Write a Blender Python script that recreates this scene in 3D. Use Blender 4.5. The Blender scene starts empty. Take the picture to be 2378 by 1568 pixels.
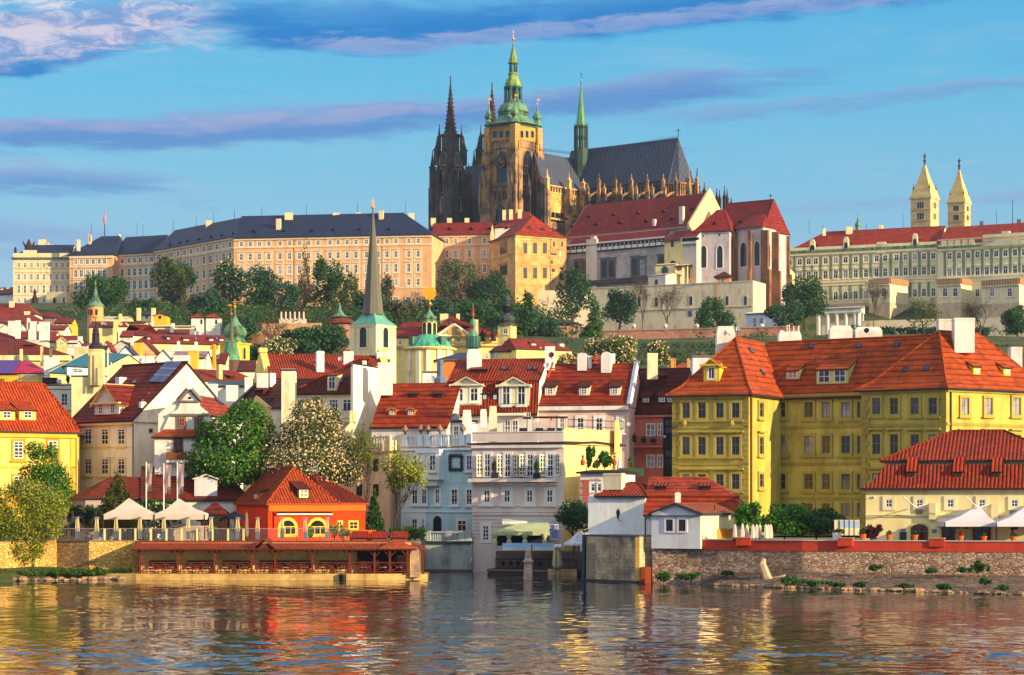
import bpy,math,random
import numpy as np
from mathutils import Vector
SC=bpy.context.scene
COL=SC.collection
R=math.radians
random.seed(7)
# ---------------------------------------------------------------- camera, sky, sun, exposure
F,CX,HY,CZ=5200.0,1189.0,1168.0,9.0
cam=bpy.data.cameras.new('camera');camo=bpy.data.objects.new('camera',cam);COL.objects.link(camo)
cam.sensor_width=36;cam.lens=F/2378*36;cam.shift_y=(HY-784)/2378
cam.clip_start=1;cam.clip_end=20000
camo.location=(0,0,CZ);camo.rotation_euler=(R(90),0,0);SC.camera=camo
SUN_AZ,SUN_EL=R(121),R(14)
sdir=Vector((math.sin(SUN_AZ)*math.cos(SUN_EL),math.cos(SUN_AZ)*math.cos(SUN_EL),math.sin(SUN_EL)))
sun=bpy.data.lights.new('sun','SUN');suno=bpy.data.objects.new('sun',sun);COL.objects.link(suno)
sun.energy=5.0;sun.angle=R(0.5);sun.color=(1.0,0.76,0.44)
suno.rotation_euler=(-sdir).to_track_quat('-Z','Y').to_euler();suno.location=(300,-100,300)
vs=SC.view_settings;vs.view_transform='Standard';vs.look='None';vs.exposure=0.8;vs.gamma=1
SC.cycles.use_denoising=True
SC.cycles.max_bounces=6;SC.cycles.diffuse_bounces=3;SC.cycles.transparent_max_bounces=8
# ---------------------------------------------------------------- node helpers
def lin(c):
 return tuple(((v/255)/12.92 if v/255<=.04045 else((v/255+.055)/1.055)**2.4)for v in c)
class NT:
 def __init__(s,tree):s.t=tree;s.n=tree.nodes;s.l=tree.links
 def new(s,kind,**kw):
  n=s.n.new(kind)
  for k,v in kw.items():setattr(n,k,v)
  return n
 def put(s,node,sock,val):
  i=node.inputs[sock]
  if hasattr(val,'is_output'):s.l.new(val,i)
  elif isinstance(val,tuple)and i.type=='RGBA' and len(val)==3:i.default_value=(*val,1)
  else:i.default_value=val
 def math(s,op,a,b=None,c=None,clamp=False):
  n=s.new('ShaderNodeMath',operation=op,use_clamp=clamp)
  s.put(n,0,a)
  if b is not None:s.put(n,1,b)
  if c is not None:s.put(n,2,c)
  return n.outputs[0]
 def mix(s,f,a,b,bt='MIX'):
  n=s.new('ShaderNodeMix',data_type='RGBA',blend_type=bt)
  s.put(n,0,f);s.put(n,6,a);s.put(n,7,b);return n.outputs[2]
 def noise(s,vec,scale,detail=3,rough=.55,dist=0):
  n=s.new('ShaderNodeTexNoise');s.put(n,'Vector',vec);n.inputs['Scale'].default_value=scale
  n.inputs['Detail'].default_value=detail;n.inputs['Roughness'].default_value=rough;n.inputs['Distortion'].default_value=dist
  return n.outputs[0]
 def smooth(s,v,lo,hi,a=0.,b=1.):
  n=s.new('ShaderNodeMapRange',interpolation_type='SMOOTHSTEP')
  s.put(n,0,v);s.put(n,1,lo);s.put(n,2,hi);s.put(n,3,a);s.put(n,4,b);return n.outputs[0]
 def scale(s,vec,x,y,z):
  n=s.new('ShaderNodeMapping');s.put(n,0,vec);n.inputs[3].default_value=(x,y,z);return n.outputs[0]
# ---------------------------------------------------------------- sky: Nishita with streaks of morning cloud, all laid out by direction
w=bpy.data.worlds.new('World');SC.world=w;w.use_nodes=True
T=NT(w.node_tree);T.n.clear()
geo=T.new('ShaderNodeTexCoord');sep=T.new('ShaderNodeSeparateXYZ');T.l.new(geo.outputs['Generated'],sep.inputs[0])
dx,dy,dz=sep.outputs
sky=T.new('ShaderNodeTexSky');sky.sky_type='NISHITA';sky.sun_disc=False
sky.sun_elevation=SUN_EL;sky.sun_rotation=SUN_AZ;sky.air_density=1.3;sky.dust_density=.6;sky.ozone_density=3.0
hs=T.new('ShaderNodeHueSaturation');hs.inputs['Saturation'].default_value=1.15;hs.inputs['Value'].default_value=1.0
T.l.new(sky.outputs[0],hs.inputs['Color'])
el=T.math('ARCTAN2',dz,T.math('SQRT',T.math('ADD',T.math('MULTIPLY',dx,dx),T.math('MULTIPLY',dy,dy))))
az=T.math('ARCTAN2',dx,dy)
comb=T.new('ShaderNodeCombineXYZ');T.l.new(az,comb.inputs[0]);T.l.new(el,comb.inputs[1])
ang=comb.outputs[0]
ramp=T.new('ShaderNodeValToRGB');T.l.new(T.math('MULTIPLY',el,3.0),ramp.inputs[0])
cr_=ramp.color_ramp
SKYB=5.1
def rc(c):return(*[v*1.0 for v in lin(c)],1)
cr_.elements[0].position=0.0;cr_.elements[0].color=rc((140,172,222))
cr_.elements[1].position=1.0;cr_.elements[1].color=rc((30,105,190))
for p,c in((.30,(142,188,224)),(.42,(118,190,228)),(.55,(88,188,232)),(.68,(64,178,232)),(.8,(40,140,215))):
 e=cr_.elements.new(p);e.color=rc(c)
rb=T.new('ShaderNodeMix',data_type='RGBA',blend_type='MULTIPLY');T.put(rb,0,1.0);T.put(rb,6,ramp.outputs[0]);T.put(rb,7,(SKYB,SKYB,SKYB))
base=T.mix(.8,hs.outputs[0],rb.outputs[2])
base=T.mix(T.smooth(el,.85,1.25),base,(.55,1.0,1.9))
base=T.mix(T.math('MULTIPLY',T.smooth(el,.25,.5),T.smooth(el,.75,1.15,1,0)),base,(6.6,6.8,7.4))
base=T.mix(T.smooth(T.noise(T.scale(ang,9,46,1),1.3,8,.66,.5),.48,.8,0,.42),base,tuple(v*SKYB for v in lin((176,200,230))))
warp=T.noise(T.scale(ang,8,34,1),1.0,7,.66)
warp=T.math('MULTIPLY',T.math('SUBTRACT',warp,.5),.022)
elw=T.math('ADD',el,warp)
nz1=T.noise(T.scale(ang,11,75,1),1.0,8,.68,.6)
nz2=T.noise(T.scale(ang,14,60,1),2.4,8,.7,.8)
def A_(x):return math.atan((x-CX)/F)
def E_(y):return math.atan((HY-y)/F)
def line(pts):
 c=T.new('ShaderNodeFloatCurve');cu=c.mapping.curves[0]
 f=lambda x:(A_(x)+.5)
 while len(cu.points)<len(pts):cu.points.new(.5,.5)
 for p,(x,y)in zip(cu.points,pts):p.location=(f(x),E_(y)*2)
 c.mapping.update();T.put(c,'Value',T.math('ADD',az,.5));return T.math('MULTIPLY',c.outputs[0],.5)
nz3=T.noise(T.scale(ang,30,90,1),1.6,8,.68,.7)
def cloud(base,pts,half,core,rim,thr,dens,az0=None,az1=None,nz=nz1,mott=False):
 d=T.math('SUBTRACT',elw,line(pts))
 prof=T.smooth(T.math('ABSOLUTE',d),half*.15,half,1,0)
 if az0 is not None:prof=T.math('MULTIPLY',prof,T.smooth(az,A_(az0),A_(az1)))
 m=T.smooth(T.math('ADD',prof,T.math('MULTIPLY',T.math('SUBTRACT',nz,.5),2.1)),thr,thr+.75,0,dens)
 up=T.smooth(nz3,.42,.62)if mott else T.smooth(d,-half*.2,half*.85)
 k=SKYB
 col=T.mix(up,tuple(v*k for v in lin(core)),tuple(v*k for v in lin(rim)))
 return T.mix(m,base,col)
LV,BL=(150,150,205),(96,138,205)
base=cloud(base,[(-2200,640),(0,560),(500,600),(4000,640)],.016,(126,158,214),(158,184,222),.3,.55,900,0)
base=cloud(base,[(-2200,420),(0,332),(500,306),(1000,274),(1350,232),(1750,196),(2378,215),(4000,330)],.0135,(96,146,210),(150,172,218),.26,.88,2300,1500)
base=cloud(base,[(-2200,410),(0,318),(500,294),(1000,262),(1350,218),(1750,176),(2378,190),(4000,300)],.007,(170,175,216),(208,190,218),.5,.5,1900,900,nz2)
base=cloud(base,[(-2200,430),(0,440),(400,440),(900,455),(4000,500)],.013,(104,150,212),(168,176,216),.3,.8,680,150)
base=cloud(base,[(-2200,300),(1200,262),(1700,258),(2378,225),(4000,100)],.0075,(118,160,214),(170,180,218),.42,.6,1000,1700,nz2)
base=cloud(base,[(-2200,200),(0,178),(150,152),(400,100),(800,40),(4000,-60)],.010,(40,128,204),(110,165,220),.26,.9,560,40)
base=cloud(base,[(-2200,130),(0,112),(250,84),(500,46),(900,-20),(4000,-300)],.021,(128,160,216),(226,214,228),.3,.9,760,330,nz2,True)
base=cloud(base,[(-2200,60),(0,30),(300,20),(600,-10),(4000,-300)],.014,(110,180,228),(236,232,240),.4,.85,560,200,nz2,True)
base=cloud(base,[(-2200,120),(300,60),(900,55),(1300,30),(2000,-12),(4000,-80)],.017,(34,128,206),(96,166,224),.22,.92,300,640)
base=cloud(base,[(-2200,190),(600,96),(1000,92),(1500,48),(2100,12),(4000,-40)],.0065,(150,172,220),(190,196,228),.44,.7,260,900,nz2)
base=cloud(base,[(-2200,520),(1500,500),(2000,482),(2378,470),(4000,420)],.006,(140,166,214),(165,176,214),.42,.5,1400,2000)
bg=T.new('ShaderNodeBackground');T.put(bg,0,base);bg.inputs[1].default_value=.11
wo=T.new('ShaderNodeOutputWorld');T.l.new(bg.outputs[0],wo.inputs[0])
# ---------------------------------------------------------------- measuring: photo units to metres at a chosen distance
CROPS={'D':(0,0,1),'A':(0,677.9,4.819),'B':(406.7,677.9,4.819),'C':(813.4,677.9,4.819),'Dd':(1186.3,779.6,4.819),'E':(1525.2,732.1,4.819),'Fc':(1903.5,732.1,4.819),'G':(0,847.3,4.819),'H':(406.7,881.2,4.819),'I':(779.6,915.1,4.819),'J':(0,1050.7,4.206),'K':(474.5,1050.7,4.206),'L':(949,1016.8,4.206),'M':(1355.7,1016.8,4.206),'N':(1835.7,1016.8,4.206),'P':(0,406.7,3.855),'Q':(542.3,406.7,3.855),'R':(949,54.2,3.213),'S':(1084.6,406.7,3.189),'T':(1694.7,325.4,3.2124)}
cr=CROPS['D']
def crop(k):
 global cr
 cr=CROPS[k]
def px(x,Y):return(cr[0]+x/cr[2]-CX)/F*Y
def pz(y,Y):return CZ+(HY-cr[1]-y/cr[2])/F*Y
def pt(x,y,Y):return Vector((px(x,Y),Y,pz(y,Y)))
def V2(p):return Vector((px(p[0],p[1]),p[1],0))
def L_(d,Y):return d/cr[2]/F*Y
def hit(x,y,p0,n):
 d=Vector(((cr[0]+x/cr[2]-CX)/F,1,(HY-cr[1]-y/cr[2])/F));o=Vector((0,0,CZ))
 return o+d*((p0-o).dot(n)/d.dot(n))
GP=[(-2000,-3),(255,-3),(262,4.2),(300,4.6),(340,7),(420,15),(520,32),(600,46),(660,58),(760,70),(840,78),(880,86),(930,92),(1100,95),(3000,70)]
def ground(y):
 for(a,za),(b,zb)in zip(GP,GP[1:]):
  if a<=y<=b:return za+(zb-za)*(y-a)/(b-a)
 return 70
# ---------------------------------------------------------------- meshes
class MB:
 def __init__(s):s.v=[];s.f=[];s.m=[];s.mats=[];s.sm=[]
 def mi(s,m):
  if m not in s.mats:s.mats.append(m)
  return s.mats.index(m)
 def face(s,pts,m,sm=False):
  i=len(s.v);s.v+=[Vector(p)for p in pts];s.f.append(list(range(i,i+len(pts))));s.m.append(s.mi(m));s.sm.append(sm)
 def prism(s,plan,z0,z1,m,top=None,cap=True):
  n=len(plan)
  for i in range(n):
   a,b=plan[i],plan[(i+1)%n]
   s.face([(a[0],a[1],z0),(b[0],b[1],z0),(b[0],b[1],z1),(a[0],a[1],z1)],m)
  if cap:s.face([(p[0],p[1],z1)for p in plan],top or m);s.face([(p[0],p[1],z0)for p in reversed(plan)],m)
 def box(s,c,sx,sy,z0,z1,m,a=0):
  s.prism(rect(c,sx,sy,a),z0,z1,m)
 def lathe(s,c,prof,n,m,a=0,sm=False):
  rings=[]
  for(r,z)in prof:
   rings.append([Vector((c[0]+r*math.cos(a+2*math.pi*i/n),c[1]+r*math.sin(a+2*math.pi*i/n),z))for i in range(n)])
  for k in range(len(rings)-1):
   for i in range(n):
    j=(i+1)%n
    q=[rings[k][i],rings[k][j],rings[k+1][j],rings[k+1][i]]
    if prof[k][0]<1e-4:q=[q[0],q[2],q[3]]
    elif prof[k+1][0]<1e-4:q=q[:3]
    s.face(q,m,sm)
  if prof[0][0]>1e-4:s.face(list(reversed(rings[0])),m)
  if prof[-1][0]>1e-4:s.face(rings[-1],m)
 def tube(s,pts,rad,m,n=5,sm=True):
  rings=[]
  for i,p in enumerate(pts):
   p=Vector(p);d=(Vector(pts[min(i+1,len(pts)-1)])-Vector(pts[max(i-1,0)]))
   if d.length<1e-6:d=Vector((0,0,1))
   d.normalize();u=d.cross(Vector((0,1,.137)));u.normalize();v=d.cross(u)
   r=rad[i]if isinstance(rad,(list,tuple))else rad
   rings.append([p+u*(r*math.cos(2*math.pi*k/n))+v*(r*math.sin(2*math.pi*k/n))for k in range(n)])
  for a,b in zip(rings,rings[1:]):
   for k in range(n):
    j=(k+1)%n;s.face([a[k],a[j],b[j],b[k]],m,sm)
  s.face(rings[-1],m);s.face(list(reversed(rings[0])),m)
 def slab(s,pts,th,m,side=None):
  pts=[Vector(p)for p in pts];n=(pts[1]-pts[0]).cross(pts[2]-pts[0]).normalized()*th
  q=[p-n for p in pts];s.face(pts,m);s.face(list(reversed(q)),side or m)
  for i in range(len(pts)):
   j=(i+1)%len(pts);s.face([pts[j],pts[i],q[i],q[j]],side or m)
 def mesh(s,name,org):
  me=bpy.data.meshes.new(name)
  me.from_pydata([tuple(p-org)for p in s.v],[],s.f)
  for m in s.mats:me.materials.append(m)
  me.polygons.foreach_set('material_index',s.m);me.polygons.foreach_set('use_smooth',s.sm)
  uv=me.uv_layers.new(name='UVMap').data
  Zv=Vector((0,0,1));k=0;buf=[]
  for f in s.f:
   n=Vector((0,0,0));P=[s.v[i]for i in f]
   for i in range(len(P)):
    a,b=P[i],P[(i+1)%len(P)]
    n+=Vector(((a.y-b.y)*(a.z+b.z),(a.z-b.z)*(a.x+b.x),(a.x-b.x)*(a.y+b.y)))
   if n.length<1e-9:n=Vector((0,0,1))
   n.normalize();t=Zv.cross(n)
   t=Vector((1,0,0))if t.length<.02 else t.normalized()
   b_=n.cross(t)
   for p in P:buf+=[p.dot(t),p.dot(b_)]
  uv.foreach_set('uv',buf);me.update();return me
def rect(c,sx,sy,a=0):
 ca,sa=math.cos(a),math.sin(a)
 return[(c[0]+x*ca-y*sa,c[1]+x*sa+y*ca)for x,y in((-sx/2,-sy/2),(sx/2,-sy/2),(sx/2,sy/2),(-sx/2,sy/2))]
WL={}
def thing(name,label,cat,loc,group=None):
 o=bpy.data.objects.new(name,None);COL.objects.link(o);o.location=loc;o.empty_display_size=.5
 WL[o.name]=Vector(loc);o['label']=label;o['category']=cat
 if group:o['group']=group
 return o
def tag(o,label,cat,group=None):
 o['label']=label;o['category']=cat
 if group:o['group']=group
 return o
def part(mb,name,par=None,label=None):
 org=WL[par.name]if par else Vector((0,0,0))
 o=bpy.data.objects.new(name,mb.mesh(name,org));COL.objects.link(o)
 if par:o.parent=par
 WL[o.name]=org.copy()
 if label:o['label']=label
 return o
def solo(mb,name,label,cat,loc,group=None):
 loc=Vector(loc);o=bpy.data.objects.new(name,mb.mesh(name,loc));COL.objects.link(o);o.location=loc;WL[o.name]=loc
 return tag(o,label,cat,group)
def inst(me,name,par,wloc,rz=0,sc=None):
 o=bpy.data.objects.new(name,me);COL.objects.link(o);o.parent=par
 wloc=Vector(wloc);o.location=wloc-WL[par.name]if par else wloc
 o.rotation_euler=(0,0,rz);WL[o.name]=wloc
 if sc:o.scale=sc
 return o
def struct(mb,name,kind='structure'):
 o=part(mb,name);o['kind']=kind;return o
# ---------------------------------------------------------------- materials
MC={}
def mat(key,fn):
 if key not in MC:
  m=bpy.data.materials.new('_'.join(str(k)for k in key)if isinstance(key,tuple)else key);m.use_nodes=True
  t=NT(m.node_tree);b=t.n['Principled BSDF'];b.inputs['Specular IOR Level'].default_value=.12;fn(t,b);MC[key]=m
 return MC[key]
def bump(t,b,h,st,dist=.05):
 n=t.new('ShaderNodeBump');n.inputs['Strength'].default_value=st;n.inputs['Distance'].default_value=dist
 t.put(n,'Height',h);t.l.new(n.outputs[0],b.inputs['Normal'])
def uvc(t):return t.new('ShaderNodeTexCoord').outputs['UV']
def obc(t):return t.new('ShaderNodeNewGeometry').outputs['Position']
def plaster(c,dirt=.35,rough=.85):
 def fn(t,b):
  g=obc(t);c0=lin(c)
  n1=t.noise(g,.35,4,.6);n2=t.noise(t.scale(g,.5,.5,.14),1.0,6,.72)
  d=tuple(v*(1-dirt)*k for v,k in zip(c0,(.95,.9,.82)))
  f=t.math('MULTIPLY',t.smooth(n2,.4,.7),t.smooth(n1,.28,.6))
  f2=t.mix(t.smooth(t.noise(g,2.3,3),.3,.7,0,.14),c0,tuple(v*.72 for v in c0))
  t.put(b,'Base Color',t.mix(f,f2,d));b.inputs['Roughness'].default_value=rough
  bump(t,b,t.noise(g,9,3),.25,.02)
 return mat(('plaster',c,dirt),fn)
def flat(c,rough=.6,metal=0,var=.25):
 def fn(t,b):
  c0=lin(c);n=t.noise(obc(t),3.0,3)
  t.put(b,'Base Color',t.mix(t.smooth(n,.35,.7,0,var),c0,tuple(v*.55 for v in c0)))
  b.inputs['Roughness'].default_value=rough;b.inputs['Metallic'].default_value=metal
 return mat(('paint',c,rough,metal),fn)
def tiles(c,kind='flat',scale=1.0):
 def fn(t,b):
  uv=uvc(t);g=obc(t);s=t.new('ShaderNodeSeparateXYZ');t.l.new(uv,s.inputs[0]);c0=lin(c);c0=(c0[0]*.58,c0[1]*.41,c0[2]*.33)
  br=t.new('ShaderNodeTexBrick');t.put(br,'Vector',uv);br.inputs['Scale'].default_value=1
  br.inputs['Brick Width'].default_value=.28*scale if kind=='pan' else.9*scale
  br.inputs['Row Height'].default_value=.4*scale if kind=='pan' else.5*scale
  br.inputs['Mortar Size'].default_value=0.0
  t.put(br,'Color1',(.58,.6,.62));t.put(br,'Color2',(1.25,1.2,1.15))
  n=t.noise(g,.22,5,.6);n2=t.noise(t.scale(uv,1.3,.18,1),1.0,4,.6)
  col=t.mix(t.smooth(n,.42,.72,0,.55),c0,(c0[0]*.62,c0[1]*.6,c0[2]*.75))
  col=t.mix(t.smooth(t.noise(g,.9,4,.7),.5,.72,0,.4),col,(c0[0]*1.35,c0[1]*1.6,c0[2]*1.5));col=t.mix(t.smooth(n2,.52,.74,0,.6),col,(c0[0]*.42,c0[1]*.5,c0[2]*.8))
  col=t.mix(.75,col,br.outputs[0],'MULTIPLY')
  if kind=='pan':
   per=.42*scale
   wv=t.math('ABSOLUTE',t.math('SUBTRACT',t.math('FRACT',t.math('DIVIDE',s.outputs[0],per)),.5))
   h=t.math('SQRT',t.math('SUBTRACT',.2501,t.math('MULTIPLY',wv,wv)))
   dk=t.smooth(wv,.3,.48,1,.22);st=1.0;dd=per*.9
  else:
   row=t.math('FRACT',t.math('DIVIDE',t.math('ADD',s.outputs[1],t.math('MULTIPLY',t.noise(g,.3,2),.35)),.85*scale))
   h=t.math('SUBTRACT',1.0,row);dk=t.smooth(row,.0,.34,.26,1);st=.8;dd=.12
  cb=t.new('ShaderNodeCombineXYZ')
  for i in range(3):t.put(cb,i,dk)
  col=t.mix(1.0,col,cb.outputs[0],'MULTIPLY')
  t.put(b,'Base Color',col);b.inputs['Roughness'].default_value=.75
  bump(t,b,h,st,dd)
 return mat(('tiles',c,kind,scale),fn)
def stone(c,c2,sc=.5,dark=.5,rough=.9):
 def fn(t,b):
  uv=uvc(t);g=obc(t);a,d=lin(c),lin(c2)
  br=t.new('ShaderNodeTexBrick');t.put(br,'Vector',uv);br.inputs['Scale'].default_value=1
  br.inputs['Brick Width'].default_value=1.3*sc;br.inputs['Row Height'].default_value=.55*sc;br.inputs['Mortar Size'].default_value=.03*sc
  t.put(br,'Color1',(.75,.75,.75));t.put(br,'Color2',(1.1,1.1,1.1));t.put(br,'Mortar',(.4,.4,.4))
  n=t.noise(g,.18,5,.65);n2=t.noise(t.scale(g,1,1,.3),.9,5,.7)
  col=t.mix(t.smooth(n,.38,.66),a,d)
  col=t.mix(t.smooth(n2,.5,.74,0,dark),col,tuple(v*.28 for v in d))
  t.put(b,'Base Color',t.mix(.6,col,br.outputs[0],'MULTIPLY'));b.inputs['Roughness'].default_value=rough
  bump(t,b,br.outputs[1],-.5,.04)
 return mat(('stone',c,c2,sc),fn)
def rubble(c,c2,sc=2.2):
 def fn(t,b):
  uv=t.scale(uvc(t),1,1.6,1);a,d=lin(c),lin(c2);g=obc(t)
  v1=t.new('ShaderNodeTexVoronoi',feature='DISTANCE_TO_EDGE');v2=t.new('ShaderNodeTexVoronoi')
  wv=t.new('ShaderNodeMix',data_type='VECTOR')
  nn=t.new('ShaderNodeTexNoise');t.put(nn,'Vector',uv);nn.inputs['Scale'].default_value=1.5
  t.put(wv,0,.12);t.put(wv,4,uv);t.l.new(nn.outputs[1],wv.inputs[5])
  for v in(v1,v2):t.l.new(wv.outputs[1],v.inputs['Vector']);v.inputs['Scale'].default_value=sc
  sr=t.new('ShaderNodeSeparateColor');t.l.new(v2.outputs['Color'],sr.inputs[0])
  col=t.mix(sr.outputs[0],a,d);col=t.mix(t.smooth(t.noise(g,.25,4),.45,.7,0,.5),col,tuple(x*.5 for x in d))
  col=t.mix(t.smooth(v1.outputs[0],0,.07,.85,0),col,tuple(x*.3 for x in d))
  t.put(b,'Base Color',col);b.inputs['Roughness'].default_value=.92
  bump(t,b,t.smooth(v1.outputs[0],0,.14),.8,.12)
 return mat(('rubble',c,c2,sc),fn)
def copper(c=(102,142,108),c2=(48,62,46),streak=.8):
 def fn(t,b):
  g=obc(t);uv=uvc(t)
  n=t.noise(t.scale(g,1,1,.25),.8,5,.65)
  col=t.mix(t.smooth(n,.46,.62,0,streak),lin(c),lin(c2))
  s=t.new('ShaderNodeSeparateXYZ');t.l.new(uv,s.inputs[0])
  sm=t.math('ABSOLUTE',t.math('SUBTRACT',t.math('FRACT',t.math('DIVIDE',s.outputs[0],1.1)),.5))
  col=t.mix(t.smooth(sm,.43,.49,0,.4),col,lin((40,70,50)))
  t.put(b,'Base Color',col);b.inputs['Roughness'].default_value=.55
  bump(t,b,sm,.3,.1)
 return mat(('copper',c,c2),fn)
def slate(c,pat=None,sc=1.0):
 def fn(t,b):
  uv=uvc(t);g=obc(t);a=lin(c)
  col=t.mix(t.smooth(t.noise(g,.2,5),.4,.7,0,.6),a,tuple(v*.6 for v in a))
  br=t.new('ShaderNodeTexBrick');t.put(br,'Vector',uv);br.inputs['Scale'].default_value=1;br.inputs['Mortar Size'].default_value=.02
  br.inputs['Brick Width'].default_value=.9;br.inputs['Row Height'].default_value=.6
  t.put(br,'Color1',(.7,.7,.7));t.put(br,'Color2',(1.1,1.1,1.1));t.put(br,'Mortar',(.5,.5,.5))
  col=t.mix(.7,col,br.outputs[0],'MULTIPLY')
  if pat:
   s=t.new('ShaderNodeSeparateXYZ');t.l.new(uv,s.inputs[0])
   u1=t.math('FRACT',t.math('DIVIDE',t.math('ADD',s.outputs[0],t.math('MULTIPLY',s.outputs[1],.55)),2.1))
   u2=t.math('FRACT',t.math('DIVIDE',t.math('SUBTRACT',s.outputs[0],t.math('MULTIPLY',s.outputs[1],.55)),2.1))
   l1=t.smooth(t.math('ABSOLUTE',t.math('SUBTRACT',u1,.5)),.4,.47);l2=t.smooth(t.math('ABSOLUTE',t.math('SUBTRACT',u2,.5)),.4,.47)
   col=t.mix(t.math('MULTIPLY',t.math('MAXIMUM',l1,l2),.75),col,lin(pat))
  t.put(b,'Base Color',col);b.inputs['Roughness'].default_value=.6
 return mat(('slate',c,pat),fn)
def glass(c,rough=.12):
 def fn(t,b):
  n=t.noise(t.scale(obc(t),.8,.8,.5),1.0,2)
  a=lin(c);t.put(b,'Base Color',t.mix(t.smooth(n,.4,.65),a,tuple(v*.4 for v in a)))
  b.inputs['Roughness'].default_value=rough;b.inputs['Specular IOR Level'].default_value=.6
 return mat(('pane',c),fn)
def leafm(c,var=.5,c2=None):
 def fn(t,b):
  g=obc(t);a=lin(c)
  n=t.noise(g,.5,3);n2=t.new('ShaderNodeTexWhiteNoise');oi=t.new('ShaderNodeNewGeometry');t.l.new(oi.outputs['Random Per Island'],n2.inputs[0]);n2.noise_dimensions='1D';t.l.new(oi.outputs['Random Per Island'],n2.inputs['W'])
  col=t.mix(t.smooth(n,.35,.65,0,var),a,lin(c2)if c2 else tuple(v*.45 for v in a))
  col=t.mix(t.math('MULTIPLY',n2.outputs[0],.45),col,(a[0]*1.5,a[1]*1.35,a[2]*.9))
  t.put(b,'Base Color',col);b.inputs['Roughness'].default_value=.6;b.inputs['Specular IOR Level'].default_value=.25
  tr=t.new('ShaderNodeBsdfTranslucent');t.put(tr,'Color',col);mx=t.new('ShaderNodeMixShader');mx.inputs[0].default_value=.3
  t.l.new(b.outputs[0],mx.inputs[1]);t.l.new(tr.outputs[0],mx.inputs[2]);t.l.new(mx.outputs[0],t.n['Material Output'].inputs[0])
 return mat(('leaf',c,c2),fn)
GUT=flat((44,38,40),.5);BLACK=flat((24,24,28),.5);WHITE=plaster((232,226,218),.25);DKWOOD=flat((62,36,28),.7);WOOD=flat((120,72,40),.7)
IRON=flat((38,38,42),.5,.6);STEEL=flat((170,170,172),.35,.8);GOLD=flat((240,170,40),.35,.35,.1)
PANE=glass((30,32,42));PANE2=glass((62,64,78));PANE3=glass((150,148,160),.3);PANEB=glass((50,80,130));WFRAME=flat((228,224,216),.5,0,.1)
COP=copper();COPD=copper((70,110,96),(40,60,58));COPB=copper((96,160,142),(70,110,92),.4)
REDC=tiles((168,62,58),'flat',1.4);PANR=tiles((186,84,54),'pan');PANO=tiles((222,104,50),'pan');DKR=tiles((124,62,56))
# ---------------------------------------------------------------- walls, windows, houses
class Wall:
 def __init__(s,A,B):
  s.a=Vector((A[0],A[1],0));s.b=Vector((B[0],B[1],0));s.t=(s.b-s.a).normalized()
  s.n=Vector((s.t.y,-s.t.x,0));s.ang=math.atan2(s.t.y,s.t.x)
 def at(s,x,y):return hit(x,y,s.a,s.n)
 def u(s,x):return(s.at(x,0)-s.a).dot(s.t)
 def wid(s,x,w):return abs(s.u(x+w/2)-s.u(x-w/2))
def outline(w,h,arch,n=7):
 if not arch:return[(-w/2,-h/2),(w/2,-h/2),(w/2,h/2),(-w/2,h/2)]
 pts=[(-w/2,-h/2),(w/2,-h/2)]
 if arch==2:
  r=w
  top=h/2;sp=top-.9*w
  for i in range(n+1):a=i/n;pts.append((w/2*(1-a**1.7),sp+(top-sp)*math.sin(a*math.pi/2)**.9))
  for i in range(1,n+1):a=1-i/n;pts.append((-w/2*(1-a**1.7),sp+(top-sp)*math.sin(a*math.pi/2)**.9))
 else:
  rz=w/2*arch;sp=h/2-rz
  for i in range(n+1):a=math.pi*i/n;pts.append((w/2*math.cos(a),sp+rz*math.sin(a)))
 return pts
def ring(mb,o,i,y0,y1,m):
 n=len(o)
 for k in range(n):
  j=(k+1)%n;P=lambda q,y:(q[0],y,q[1])
  mb.face([P(o[k],y1),P(o[j],y1),P(i[j],y1),P(i[k],y1)],m)
  mb.face([P(o[k],y0),P(o[j],y0),P(o[j],y1),P(o[k],y1)],m)
  mb.face([P(i[j],y0),P(i[k],y0),P(i[k],y1),P(i[j],y1)],m)
WCACHE={}
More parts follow.
